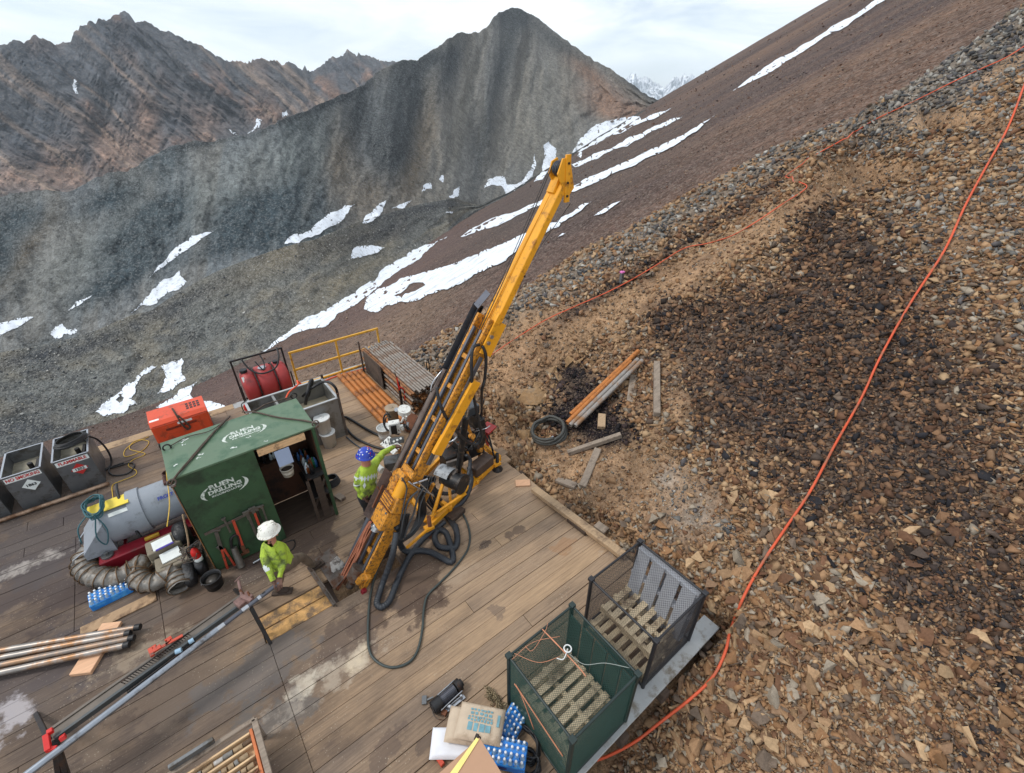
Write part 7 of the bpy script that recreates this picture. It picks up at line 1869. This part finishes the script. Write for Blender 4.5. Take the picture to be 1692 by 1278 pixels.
mb = MB(); mb.bar(a_ - s_ * .1 - Vector((0, 0, .07)), b_ - s_ * .13 - Vector((0, 0, .07)), .05, .02); mb.cyl(W(738, 1170, .04), W(760, 1152, .04), .014); mb.cyl(W(741, 1166, .05), W(745, 1168, .05), .03); mb.cyl(W(760, 1151, .05), W(764, 1150, .05), .028); part('fairlead', mb, M_chrome, wn_)
mb = MB(); mb.box(W(734, 1178, .03), (.06, .07, .05), (0, 0, .5)); part('rusty_block', mb, M_rust, wn_)
mb = MB(); mb.box(W(701, 1157, .02), (.10, .06, .02), (0, 0, R_(60))); mb.bar(W(706, 1157, .02), W(716, 1152, .03), .02, .015); solo('small_bracket', mb, M_galv, 'small pale steel bracket on the deck left of the winch', 'bracket')
sling('thin_wire', hz_([(712, 1160), (715, 1178), (722, 1188), (735, 1190)], .01), .004, M_steel_dirty, 'thin wire curling beside the winch motor', 'wire')
M_sack = mat('dusty_paper_sack', srgb(196, 178, 156), .8, var=.1, scale=4, bump=.25, bump_scale=9, bump_dist=.02, dirt=srgb(160, 140, 118), dirt_amt=.35)
M_sackw = mat('white_sack', srgb(226, 228, 234), .6, var=.05, scale=4, bump=.25, bump_scale=8, bump_dist=.02)
def sack(c, s, rz, m_, label, seed, name='sack', sag=.3):
    bm = bmesh.new(); bmesh.ops.create_grid(bm, x_segments=24, y_segments=18, size=1)
    top = {v.index: v.co.copy() for v in bm.verts}
    bm.free()
    vs = []; fs = []; nx, ny = 25, 19
    for sd_ in (1, -1):
        for j in range(ny):
            for i in range(nx):
                x = -1 + 2 * i / (nx - 1); y = -1 + 2 * j / (ny - 1)
                e = (1 - abs(x) ** 6) ** .5 * (1 - abs(y) ** 6) ** .5
                nz = float(fbm(np.array([x * 1.6 + seed]), np.array([y * 1.6]), seed, 4)[0]) - .5
                z = sd_ * e * (1 + nz * .35)
                vs.append((x * s[0] / 2 * (1 - .03 * nz), y * s[1] / 2, z * s[2] / 2 + s[2] / 2))
    o_ = nx * ny
    for j in range(ny - 1):
        for i in range(nx - 1):
            q = (j * nx + i, j * nx + i + 1, (j + 1) * nx + i + 1, (j + 1) * nx + i); fs.append(q); fs.append(tuple(o_ + t_ for t_ in reversed(q)))
    mb = MB(); mb._add(vs, fs, True)
    t = thing(name, label, 'sack', c, rz); part('bag_body', mb, m_, t, local=True); return t
sk = W(790, 1205, .0)
sack(W(748, 1232, 0), (.50, .32, .12), R_(-38), M_sackw, 'white woven sack lying lowest under the paper sacks', 1)
sack(W(832, 1222, 0), (.34, .28, .10), R_(-40), M_sackw, 'white sack corner sticking out right of the paper sacks', 8)
sack(W(778, 1205, .12), (.56, .38, .13), R_(-45), M_sack, 'dusty plain paper sack below the printed one', 2)
st_ = sack(W(794, 1200, .25), (.54, .38, .13), R_(-48), M_sack, 'dusty paper sack with faded blue print on top of the pile', 3)
M_teal_p = mat('faded_blue_print', srgb(112, 156, 168), .8, var=.2, scale=14, bump=0)
random.seed(61)
for y_, h_, n_b, wd in ((.105, .022, 7, .03), (.068, .03, 5, .045), (.03, .022, 9, .024), (.0, .028, 8, .03), (-.07, .085, 4, .062)):
    for k in range(n_b):
        x_ = (k - (n_b - 1) / 2) * (wd + .009) + random.uniform(-.003, .003)
        mb = MB(); mb.box((x_, y_ + random.uniform(-.003, .003), .1345), (wd * random.uniform(.7, 1), h_ * random.uniform(.8, 1), .002)); part('print_block', mb, M_teal_p, st_, local=True)
for x, y, w_, h_ in ((.21, .03, .03, .12),):
    mb = MB(); mb.box((x, y, .133), (w_, h_, .003)); part('print_block', mb, M_teal_p, st_, local=True)
water_pack(W(845, 1200, .0), R_(20), 6, 4, .2, 'torn blue water bottle pack beside the green cage', tilt=Matrix.Rotation(.15, 4, 'X'), w=.058)
wp = water_pack(W(832, 1250, .10), R_(-48), 8, 4, .22, 'blue water bottle pack lying beside the cardboard box', w=.064)
mb = MB(); mb.box((0, -.132, .07), (.44, .006, .10)); part('printed_panel', mb, mat('bright_blue_film', srgb(30, 120, 214), .3, bump=0), wp, local=True)
mb = MB(); mb.lathe([(.001, 0), (.04, 0), (.04, .003), (.001, .003)], T(.0, -.137, .08) @ Matrix.Rotation(PI / 2, 4, 'X') @ Matrix.Diagonal((1.6, .8, 1, 1)), 18); part('brand_oval', mb, mat('dark_blue_print', srgb(28, 40, 96), .4, bump=0), wp, local=True)
# cardboard box with a yellow strap, standing high near the camera
M_card = mat('cardboard', srgb(178, 140, 112), .8, var=.04, scale=3, bump=.05)
zb = 1.0
q0, q1, q2 = W(792, 1219, zb), W(712, 1290, zb), W(832, 1300, zb)
e1 = (q1 - q0); e2 = (q2 - q0); e1.z = e2.z = 0
cbx = thing('cardboard_box', 'large plain cardboard box with yellow strap at the bottom edge', 'box', (q0 + e1 * .5 + e2 * .5) - Vector((0, 0, zb)))
u1 = e1.normalized(); u2 = Vector((-u1.y, u1.x, 0)); 
if u2.dot(e2) < 0: u2 = -u2
o_ = q0
mb = MB(); mb.prism([o_, o_ + u1 * .75, o_ + u1 * .75 + u2 * .6, o_ + u2 * .6], (0, 0, -zb + .02)); part('carton', mb, M_card, cbx)
mb = MB(); s0 = o_ + u1 * .02 + u2 * .0 + Vector((0, 0, .004)); s1 = W(742, 1290, zb + .004); sw = (s1 - s0).normalized(); sn = Vector((-sw.y, sw.x, 0)) * .016
mb.prism([s0 + sn, s0 - sn, s1 - sn * 2, s1 + sn * 2], (0, 0, .006)); mb.prism([s0 + sn, s0 - sn, s0 - sn + Vector((.0, .0, -.4)), s0 + sn + Vector((0, 0, -.4))], (.004, .01, 0)); part('yellow_strap', mb, mat('yellow_webbing', srgb(240, 218, 130), .6, var=.1, bump=.1), cbx)
mb = MB(); mb.box(s0 + Vector((-.0, .02, -.02)), (.06, .035, .05), (0, 0, .5)); mb.cyl(s0 + Vector((.01, 0, -.05)), s0 + Vector((.03, .02, -.06)), .02); part('ratchet_buckle', mb, M_steel_dark, cbx)
mb = MB(); mb.bar(W(722, 1250, .03), W(732, 1265, .03), .05, .05); solo('red_tool', mb, M_red_tool, 'red and black hand tool left of the cardboard box', 'tool')
# chain heap, black cable coil and bag by the cage
mb = MB(); random.seed(30)
for k in range(70):
    t_ = k / 70; c = W(806 + 32 * t_ + random.uniform(-5, 5), 1143 + 34 * t_ + random.uniform(-9, 9), random.uniform(.01, .06)); a1 = random.uniform(0, PI); ax1 = Vector((math.cos(a1), math.sin(a1), random.uniform(-.4, .4))).normalized(); ay = ax1.cross(Vector((random.uniform(-1, 1), random.uniform(-1, 1), 1))).normalized()
    mb.tube([c + ax1 * .028 * math.cos(q) + ay * .016 * math.sin(q) for q in np.linspace(0, 2 * PI, 9)], .0048, 5, 1)
solo('chain_heap', mb, mat('brassy_chain', srgb(140, 126, 100), .4, .7, var=.2, bump=0), 'heap of loose chain between the sacks and green cage', 'chain')
coil('black_cable', W(868, 1232, .02), .14, 6, .012, M_hoseb, 'tangled black cable beside the bottom of the green cage', 'cable', .018, 1.5, jit=.3)
coil('black_cable', W(872, 1262, .02), .12, 5, .014, M_hoseb, 'second black cable tangle nearer the bottom edge', 'cable', .02, 1.2, jit=.3)
coil('black_cable', W(548, 800, .02), .17, 8, .013, M_hoseb, 'coil of black cable on the deck outside the shed right wall', 'cable', .02, .8)
mb = MB(); mb.box(W(562, 822, .03), (.12, .2, .06), (0, 0, .3)); solo('timber_block', mb, M_wood_grey, 'small timber block at the right foot of the shed', 'block')

# ------------------------------------------------------------------ on the hillside
sp_ = lambda L_, dz=.03: [GP(x, y, dz) for x, y in L_]
def hose_on_ground(pts, r_, m_, label, sub=6, dz=.03):
    P = crspline([Vector((x, y, 0)) for x, y in pts], 6); Q = [GP(p.x, p.y, dz + r_) for p in P]
    for _ in range(1):
        Q = [Q[0]] + [Vector((Q[i].x, Q[i].y, Q[i].z * .5 + (Q[i - 1].z + Q[i + 1].z) * .25)) for i in range(1, len(Q) - 1)] + [Q[-1]]
    mb = MB(); mb.tube(Q, r_, 8, 1); return solo('orange_hose', mb, m_, label, 'hose')
M_hose_g = mat('dusty_orange_hose', srgb(206, 84, 48), .55, var=.16, scale=2, bump=.05, dirt=srgb(150, 96, 70), dirt_amt=.3, dirt_scale=3)
hose_on_ground([(1700, 120), (1688, 150), (1660, 222), (1625, 285), (1590, 350), (1555, 425), (1500, 510), (1450, 600), (1420, 665), (1375, 745), (1335, 820), (1295, 880), (1255, 940), (1225, 995), (1205, 1045), (1195, 1085), (1175, 1125), (1140, 1160), (1095, 1195), (1050, 1230), (1010, 1252), (985, 1262)], .019, M_hose_g, 'thick orange hose running down the whole right hillside', dz=.085)
hose_on_ground([(812, 592), (850, 566), (900, 535), (950, 512), (1000, 490), (1045, 467), (1090, 440), (1130, 416), (1170, 408), (1210, 395), (1250, 372), (1290, 345), (1330, 318), (1318, 308), (1296, 298)], .013, M_hose_g, 'thin orange hose along the footpath up the spur', dz=.08)
hose_on_ground([(1296, 298), (1340, 268), (1390, 240), (1440, 208), (1500, 180), (1560, 150), (1620, 122), (1660, 104), (1700, 78)], .012, M_hose_g, 'faint far orange hose along the crest in the upper right', dz=.10)
# rods and timbers by the fire pit
def on_hill(a_, b_, r_, zo=0.05): return GP(*a_, r_ + zo), GP(*b_, r_ + zo)
pipes_hill = (((942, 698), (1053, 593), M_casing, 'rusty orange rod, upper one on the hillside pile'), ((936, 712), (1040, 610), M_casing, 'second rusty rod of the hillside pile'), ((941, 716), (1052, 607), M_lp, 'pale steel rod of the hillside pile next to the rusty ones'), ((949, 717), (1059, 609), M_lp, 'lowest pale steel rod of the hillside pile'))
for a_, b_, m_, lb in pipes_hill:
    p, q = on_hill(a_, b_, .05, .16); mb = MB(); mb.pipe(p, q, .052, .006, 14); solo('drill_rod', mb, m_, lb, 'rod', 'rods lying by the fire pit')
block(1084, 606, 1084, 692, .13, .13, M_wood_grey, 'long grey square timber standing apart right of the rods', zo=.03)
block(1048, 610, 1040, 668, .14, .05, M_wood_grey, 'weathered plank end under the rod pile', zo=-.02, cat='plank')
block(994, 690, 993, 712, .16, .10, M_wood_tan, 'short tan timber block in the charred patch below the rods', zo=.02)
block(938, 752, 1026, 722, .10, .10, M_wood_grey, 'split grey timber across the charred ground', zo=.0)
block(988, 746, 962, 808, .14, .10, M_wood_grey, 'light grey timber slanting toward the deck corner', zo=.0)
block(921, 794, 952, 806, .16, .06, M_wood_grey, 'short brown grey plank by the deck corner', zo=.0, cat='plank')
c = GP(907, 722, .04); nh = hit(907, 722, (0,))[2]
tl = nh.to_track_quat('Z', 'Y').to_matrix().to_4x4()
coil('hose_coil', c + Vector((0, 0, .06)), .40, 3, .034, mat('dusty_hose', srgb(66, 66, 62), .6, var=.2, scale=8, bump=.2), 'coiled black hose on the rock bank beside the rig', 'hose', .05, .92, tilt=tl, jit=.14)
mb = MB(); mb.tube([GP(935, 726, .1), GP(918, 732, .12), GP(902, 738, .12)], .03, 8, 5); solo('hose_end', mb, M_hoseb, 'hose end with shiny coupling inside the coil', 'hose')
mb = MB(); mb.cyl(GP(914, 731, .14), GP(908, 735, .14), .036); solo('hose_coupling', mb, M_chrome, 'shiny steel coupling on the coiled hose', 'coupling')
# marker post with pink tape
p = GP(1026, 468)
mk = thing('marker_post', 'pale block with pink tape on a thin rod beside the path', 'marker', p)
mb = MB(); mb.box(p + Vector((0, 0, .16)), (.10, .08, .30)); part('block', mb, M_galv, mk)
mb = MB(); mb.cyl(p - Vector((0, 0, .2)), p + Vector((0, 0, .95)), .008, n=6); part('rod', mb, M_steel_dark, mk)
mb = MB(); mb.box(p + Vector((0, 0, .30)), (.11, .09, .04)); part('tape', mb, mat('pink_tape', srgb(226, 120, 190), .6, bump=0), mk)
# outcrop slabs of the cut bank
M_slab = mat('bank_rock', srgb(156, 124, 88), .9, var=.35, scale=3, bump=.9, bump_scale=9, bump_dist=.05, dirt=srgb(116, 102, 86), dirt_amt=.4, dirt_scale=3)
random.seed(40)
for k, (x, y, s_) in enumerate(((868, 650, .5), (882, 668, .55), (890, 690, .4), (874, 690, .5), (862, 672, .45), (880, 712, .45), (866, 720, .4), (872, 742, .35), (890, 640, .4), (905, 620, .4), (850, 690, .4), (985, 600, .4), (975, 590, .35), (960, 596, .4), (1000, 608, .3), (925, 626, .35), (842, 725, .3), (860, 760, .25), (875, 775, .2), (896, 655, .35), (915, 640, .3), (940, 600, .35), (1010, 596, .3), (854, 735, .3))):
    p = GP(x, y); s_ = s_ * random.uniform(.9, 1.5); V, F = SHAPES[k % 26]; mb = MB(T(*p) @ Euler((R_(random.uniform(30, 70)), R_(random.uniform(-20, 20)), R_(random.uniform(-40, 40)))).to_matrix().to_4x4() @ Matrix.Diagonal((s_, s_ * 1.2, s_ * 1.1, 1)))
    mb._add([Vector(v) for v in V], [tuple(f) for f in F]); part('rock_slab', mb, M_slab, near)
# ------------------------------------------------------------------ people
def skin(name, verts, edges, radii, sub=2):
    me_5 = bpy.data.meshes.new(name); me_5.from_pydata([tuple(v) for v in verts], edges, []); ob = bpy.data.objects.new('tmp_' + name, me_5); COL.objects.link(ob)
    ob.modifiers.new('skin', 'SKIN')
    if not me_5.skin_vertices:
        bm = bmesh.new(); bm.from_mesh(me_5); bm.verts.layers.skin.verify(); bm.to_mesh(me_5); bm.free()
    for i, r_ in enumerate(radii):
        sv = me_5.skin_vertices[0].data[i]; sv.radius = r_ if isinstance(r_, tuple) else (r_, r_); sv.use_root = (i == 0)
    ob.modifiers[0].use_smooth_shade = True
    m2 = ob.modifiers.new('sub', 'SUBSURF'); m2.levels = sub; m2.render_levels = sub
    dg = bpy.context.evaluated_depsgraph_get(); dg.update()
    out = bpy.data.meshes.new_from_object(ob.evaluated_get(dg)); bpy.data.objects.remove(ob)
    out.name = name; return out
M_hiviz = mat('hi_vis_shirt', srgb(170, 196, 62), .8, var=.22, scale=5, bump=.9, bump_scale=7, bump_dist=.04, dirt=srgb(96, 108, 56), dirt_amt=.42, dirt_scale=5)
M_refl = mat('reflective_tape', srgb(206, 212, 210), .35, var=.05, bump=.05)
M_trouser = mat('muddy_trousers', srgb(116, 102, 86), .9, var=.25, scale=6, bump=.6, bump_scale=10, bump_dist=.02, dirt=srgb(80, 68, 56), dirt_amt=.45)
M_trouser_d = mat('dark_trousers', srgb(44, 44, 48), .9, var=.25, scale=6, bump=.5)
M_boot = mat('muddy_boot', srgb(70, 58, 50), .9, var=.3, scale=12, bump=.5)
M_skin = mat('skin', srgb(176, 120, 96), .6, var=.08, scale=10, bump=.05)
M_glove = mat('muddy_glove', srgb(104, 76, 64), .85, var=.3, scale=14, bump=.4)
def person(label, J, hat_mat, trouser, hat_tilt, stripes, brim=.17, stars=False):
    """J: joint -> (x,y,z); limbs are joined into one skinned body"""
    t = thing('person', label, 'person', (J['pelvis'].x, J['pelvis'].y, 0))
    V = []; E = []; R = []; lab = []
    def add(p, r_, par, l_):
        V.append(Vector(p)); R.append(r_); lab.append(l_)
        if par is not None: E.append((par, len(V) - 1))
        return len(V) - 1
    mid = lambda a_, b_, f=.5: a_ + (b_ - a_) * f
    side = (J['shR'] - J['shL']).normalized()
    pv = add(J['pelvis'], (.165, .135), None, 'leg')
    w1 = add(mid(J['pelvis'], J['neck'], .32), (.155, .13), pv, 'shirt')
    ch = add(mid(J['pelvis'], J['neck'], .70), (.185, .14), w1, 'shirt')
    nk = add(J['neck'], (.075, .075), ch, 'shirt')
    hd = add(mid(J['neck'], J['head'], .55), (.062, .065), nk, 'skin')
    h2 = add(J['head'], (.085, .105), hd, 'skin')
    for s_ in 'LR':
        sh_ = add(mid(J['neck'], J['sh' + s_], .85) - Vector((0, 0, .03)), .088, ch, 'shirt')
        u1_ = add(mid(J['sh' + s_], J['el' + s_], .35), .072, sh_, 'shirt')
        el = add(J['el' + s_], .058, u1_, 'shirt'); f1 = add(mid(J['el' + s_], J['ha' + s_], .45), .05, el, 'shirt')
        wr_ = add(mid(J['el' + s_], J['ha' + s_], .88), .036, f1, 'shirt'); add(J['ha' + s_], .036, wr_, 'glove')
        hp = add(J['hip' + s_], .105, pv, 'leg'); th = add(mid(J['hip' + s_], J['kn' + s_], .5), .09, hp, 'leg')
        kn = add(J['kn' + s_], .07, th, 'leg'); ca_1 = add(mid(J['kn' + s_], J['an' + s_], .4), .068, kn, 'leg')
        an = add(J['an' + s_], .055, ca_1, 'leg'); ft = add(J['an' + s_] + (J['to' + s_] - J['an' + s_]) * .45 - Vector((0, 0, .02)), .05, an, 'boot'); add(J['to' + s_], .042, ft, 'boot')
    me_6 = skin('body', V, E, R)
    mats = {'leg': 0, 'shirt': 1, 'skin': 2, 'glove': 3, 'boot': 4, 'tape': 5}
    me_6.materials.clear()
    for m_ in (trouser, M_hiviz, M_skin, M_glove, M_boot, M_refl): me_6.materials.append(m_)
    segs = [(V[a_], V[b_], lab[b_], a_, b_) for a_, b_ in E]
    for p in me_6.polygons:
        c = p.center; best = None
        for a_, b_, l_, ia, ib in segs:
            d_ = b_ - a_; f = max(0, min(1, (c - a_).dot(d_) / d_.length_squared)); dd_ = (c - (a_ + d_ * f)).length - .5 * (R[ib][0] if isinstance(R[ib], tuple) else R[ib])
            if best is None or dd_ < best[0]: best = (dd_, l_, ia, ib, f)
        l_ = best[1]
        if best[2] == pv and best[3] == w1: l_ = 'leg' if best[4] < .35 else 'shirt'
        if lab[best[2]] == 'leg' and l_ == 'boot': l_ = 'boot'
        if l_ == 'glove' and best[4] < .25: l_ = 'shirt'
        p.material_index = mats[l_]
        for (ka, off_, hw) in stripes:
            if ka[0][:2] == 'el' and not (lab[best[3]] in ('shirt', 'glove') and best[2] > ch): continue
            q = c - J[ka[0]]; ax2 = (J[ka[1]] - J[ka[0]]).normalized()
            if l_ == 'shirt' and abs(q.dot(ax2) - off_) < hw and (ka[2] is None or q.dot(ka[2].normalized()) > (.042 if ka[0][:2] == 'el' else .02)) and (q - ax2 * q.dot(ax2)).length < ka[3]: p.material_index = 5
    # folds
    for v in me_6.vertices:
        n_ = v.normal; c = v.co
        f = math.sin(c.z * 38 + c.x * 17) * math.sin(c.y * 31 - c.z * 13) * .006
        v.co = c + n_ * f
    I = mworld(t).inverted(); me_6.transform(I); me_6.polygons.foreach_set('use_smooth', [True] * len(me_6.polygons))
    o = bpy.data.objects.new('body', me_6); COL.objects.link(o); o.parent = t
    # face
    fd = J['face']; up_ = (J['head'] - J['neck']).normalized(); rt_ = fd.cross(up_).normalized(); up2 = rt_.cross(fd)
    mb = MB(); c = J['head']; mb.cyl(c + fd * .095 + up2 * .0, c + fd * .125 - up2 * .03, .012, .02, n=8); part('nose', mb, M_skin, t)
    for s_ in (-1, 1):
        mb = MB(); e_ = c + fd * .098 + rt_ * .035 * s_ + up2 * .025; mb.cyl(e_, e_ + fd * .008, .011, n=8); part('eye', mb, M_black_pl, t)
        mb = MB(); e_ = c + rt_ * .09 * s_; mb.box(e_, (.02, .03, .05)); part('ear', mb, M_skin, t)
    mb = MB(); mb.bar(c + fd * .10 - up2 * .055 - rt_ * .025, c + fd * .10 - up2 * .055 + rt_ * .025, .01, .012); part('mouth', mb, M_redtank, t)
    # hands: palm and five bent fingers
    for s_ in 'LR':
        h = J['ha' + s_]; d_ = J['hd' + s_].normalized(); cl = J['hc' + s_].normalized(); cl = (cl - d_ * cl.dot(d_)).normalized(); ac = d_.cross(cl).normalized()
        HV = [h - d_ * .02, h + d_ * .05]; HE = [(0, 1)]; HR = [(.034, .03), (.036, .02)]
        mb = MB(); mb.box(h + d_ * .035, (.09, .085, .034), Matrix((d_, ac, cl)).transposed())
        for k in range(4):
            b_ = h + d_ * .075 + ac * (-.032 + .0215 * k); ln = (.062, .072, .068, .052)[k]
            mb.tube([b_, b_ + d_ * ln * .5 + cl * ln * .1, b_ + d_ * ln * .7 + cl * ln * .5, b_ + d_ * ln * .5 + cl * ln * .9], [.0105, .010, .009, .007], 7, 3)
        b_ = h + d_ * .01 - ac * .04; mb.tube([b_, b_ - ac * .02 + d_ * .03 + cl * .015, b_ - ac * .015 + d_ * .055 + cl * .04], [.012, .011, .008], 7, 3)
        part('hand', mb, M_glove, t)
    # boots soles
    for s_ in 'LR':
        a_ = J['an' + s_]; b_ = J['to' + s_]; d_ = (b_ - a_); d_.z = 0; d_.normalize(); z0_ = min(a_.z, b_.z)
        mb = MB(); mb.bar(Vector((a_.x, a_.y, z0_ - .03)) - d_ * .07, Vector((b_.x, b_.y, z0_ - .03)) + d_ * .04, .105, .035); part('boot_sole', mb, M_boot, t)
    # hard hat
    upv = hat_tilt.normalized(); xx = Vector((1, 0, 0)); xx = (xx - upv * xx.dot(upv)).normalized(); yy = upv.cross(xx)
    HMx = Matrix((xx, yy, upv)).transposed().to_4x4(); HMx.translation = J['head'] + upv * .045
    mb = MB(HMx); mb.lathe([(brim, -.012), (brim, -.004), (.135, .0), (.128, .03), (.112, .075), (.08, .11), (.04, .125), (.001, .13)], n=26)
    if not stars: mb.box((0, 0, .10), (.2, .03, .05)); mb.box((0, .04, .095), (.17, .02, .04)); mb.box((0, -.04, .095), (.17, .02, .04))
    part('hard_hat', mb, hat_mat, t)
    if stars:
        random.seed(77)
        for k in range(34):
            a_ = random.uniform(0, 2 * PI); f = random.uniform(.1, 1); prof_ = [(.134, .004), (.128, .03), (.112, .075), (.08, .11), (.04, .125)]
            i_ = int(f * 3.99); w_ = f * 3.99 - i_; r0_, h0_ = prof_[i_]; r1_, h1_ = prof_[i_ + 1]; r_ = r0_ + (r1_ - r0_) * w_; h_ = h0_ + (h1_ - h0_) * w_
            nrm = Vector(((h0_ - h1_) * -1 * math.cos(a_), (h0_ - h1_) * -1 * math.sin(a_), (r0_ - r1_))).normalized(); c = Vector((r_ * math.cos(a_), r_ * math.sin(a_), h_)) + nrm * .002
            tx = nrm.orthogonal().normalized(); ty = nrm.cross(tx); s2 = random.uniform(.007, .016)
            mb = MB(HMx); mb.prism([c + (tx * math.cos(q) + ty * math.sin(q)) * s2 * (1 if i % 2 == 0 else .42) for i, q in enumerate(np.linspace(0, 2 * PI, 10, endpoint=False))], nrm * .003)
            part('star', mb, M_white if k % 5 else M_red, t)
        mb = MB(HMx)
        for k in range(5):
            a_ = -.1 + k * .22; mb.bar(Vector((.09 * math.cos(a_), .09 * math.sin(a_), .105)), Vector((.14 * math.cos(a_), .14 * math.sin(a_), .008)), .012, .005)
        part('stripe', mb, M_red, t)
    else:
        for k, a_ in enumerate((2.6, -1.4, .6)):
            mb = MB(HMx); mb.box(((brim - .03) * math.cos(a_), (brim - .03) * math.sin(a_), .001), (.035, .014, .006), (0, 0, a_)); part('sticker', mb, M_black_pl, t)
    return t
Wp = W
# bending worker in the white hat: right leg braced out toward the rig
hA = Wp(446, 882, 1.48)
JA = dict(pelvis=Wp(470, 935, .88), neck=Wp(447, 899, 1.33), head=hA,
          shL=Wp(436, 905, 1.27), elL=Wp(441, 935, 1.10), haL=Wp(453, 962, .93),
          shR=Wp(462, 900, 1.30), elR=Wp(468, 925, 1.05), haR=Wp(461, 958, .93),
          hipL=Wp(458, 940, .82), knL=Wp(462, 955, .48), anL=Wp(456, 974, .10), toL=Wp(478, 974, .06),
          hipR=Wp(478, 930, .82), knR=Wp(498, 920, .55), anR=Wp(516, 934, .12), toR=Wp(530, 928, .08))
JA['face'] = (Wp(430, 990, .9) - hA).normalized(); JA['hdL'] = Vector((.3, -.4, -.5)); JA['hcL'] = Vector((0, -.4, -.7)); JA['hdR'] = Vector((-.2, -.5, -.3)); JA['hcR'] = Vector((-.2, 0, -1))
bk = Vector((.5, .2, .8))
hatA = mat('white_hard_hat', srgb(228, 226, 216), .4, var=.04, scale=5, bump=.02, dirt=srgb(140, 124, 100), dirt_amt=.28, dirt_scale=12)
person('worker in white hard hat and yellow shirt bending over a steel pipe', JA, hatA, M_trouser, Vector((-.05, .1, 1)), [(('elL', 'shL', Vector((-.6, -.7, .3)), .11), .03, .10)], .152)
# operator in the blue starred hat reaching to the levers
hB = Wp(604, 756, 1.62)
JB = dict(pelvis=Wp(606, 815, .92), neck=Wp(606, 772, 1.44), head=hB,
          shL=Wp(592, 778, 1.38), elL=Wp(590, 806, 1.12), haL=Wp(603, 822, .92),
          shR=Wp(618, 766, 1.40), elR=Wp(634, 748, 1.28), haR=Wp(652, 738, 1.12),
          hipL=Wp(600, 822, .86), knL=Wp(606, 838, .46), anL=Wp(608, 852, .10), toL=Wp(622, 846, .06),
          hipR=Wp(612, 816, .86), knR=Wp(622, 826, .46), anR=Wp(622, 838, .10), toR=Wp(636, 830, .06))
JB['face'] = Vector((.85, .25, -.35)).normalized(); JB['hdL'] = Vector((.3, -.1, -.9)); JB['hcL'] = Vector((.6, -.4, 0)); JB['hdR'] = (Wp(664, 738, 1.08) - JB['haR']); JB['hcR'] = Vector((0, 0, -1))
hatB = mat('blue_hard_hat', srgb(34, 62, 168), .3, var=.06, bump=.01)
person('operator in blue starred hard hat reaching for the control levers', JB, hatB, M_trouser_d, Vector((.12, 0, 1)), [(('pelvis', 'neck', Vector((-.5, -.8, .2)), .3), .36, .022), (('pelvis', 'neck', Vector((-.5, -.8, .2)), .3), .24, .016)], .15, True)
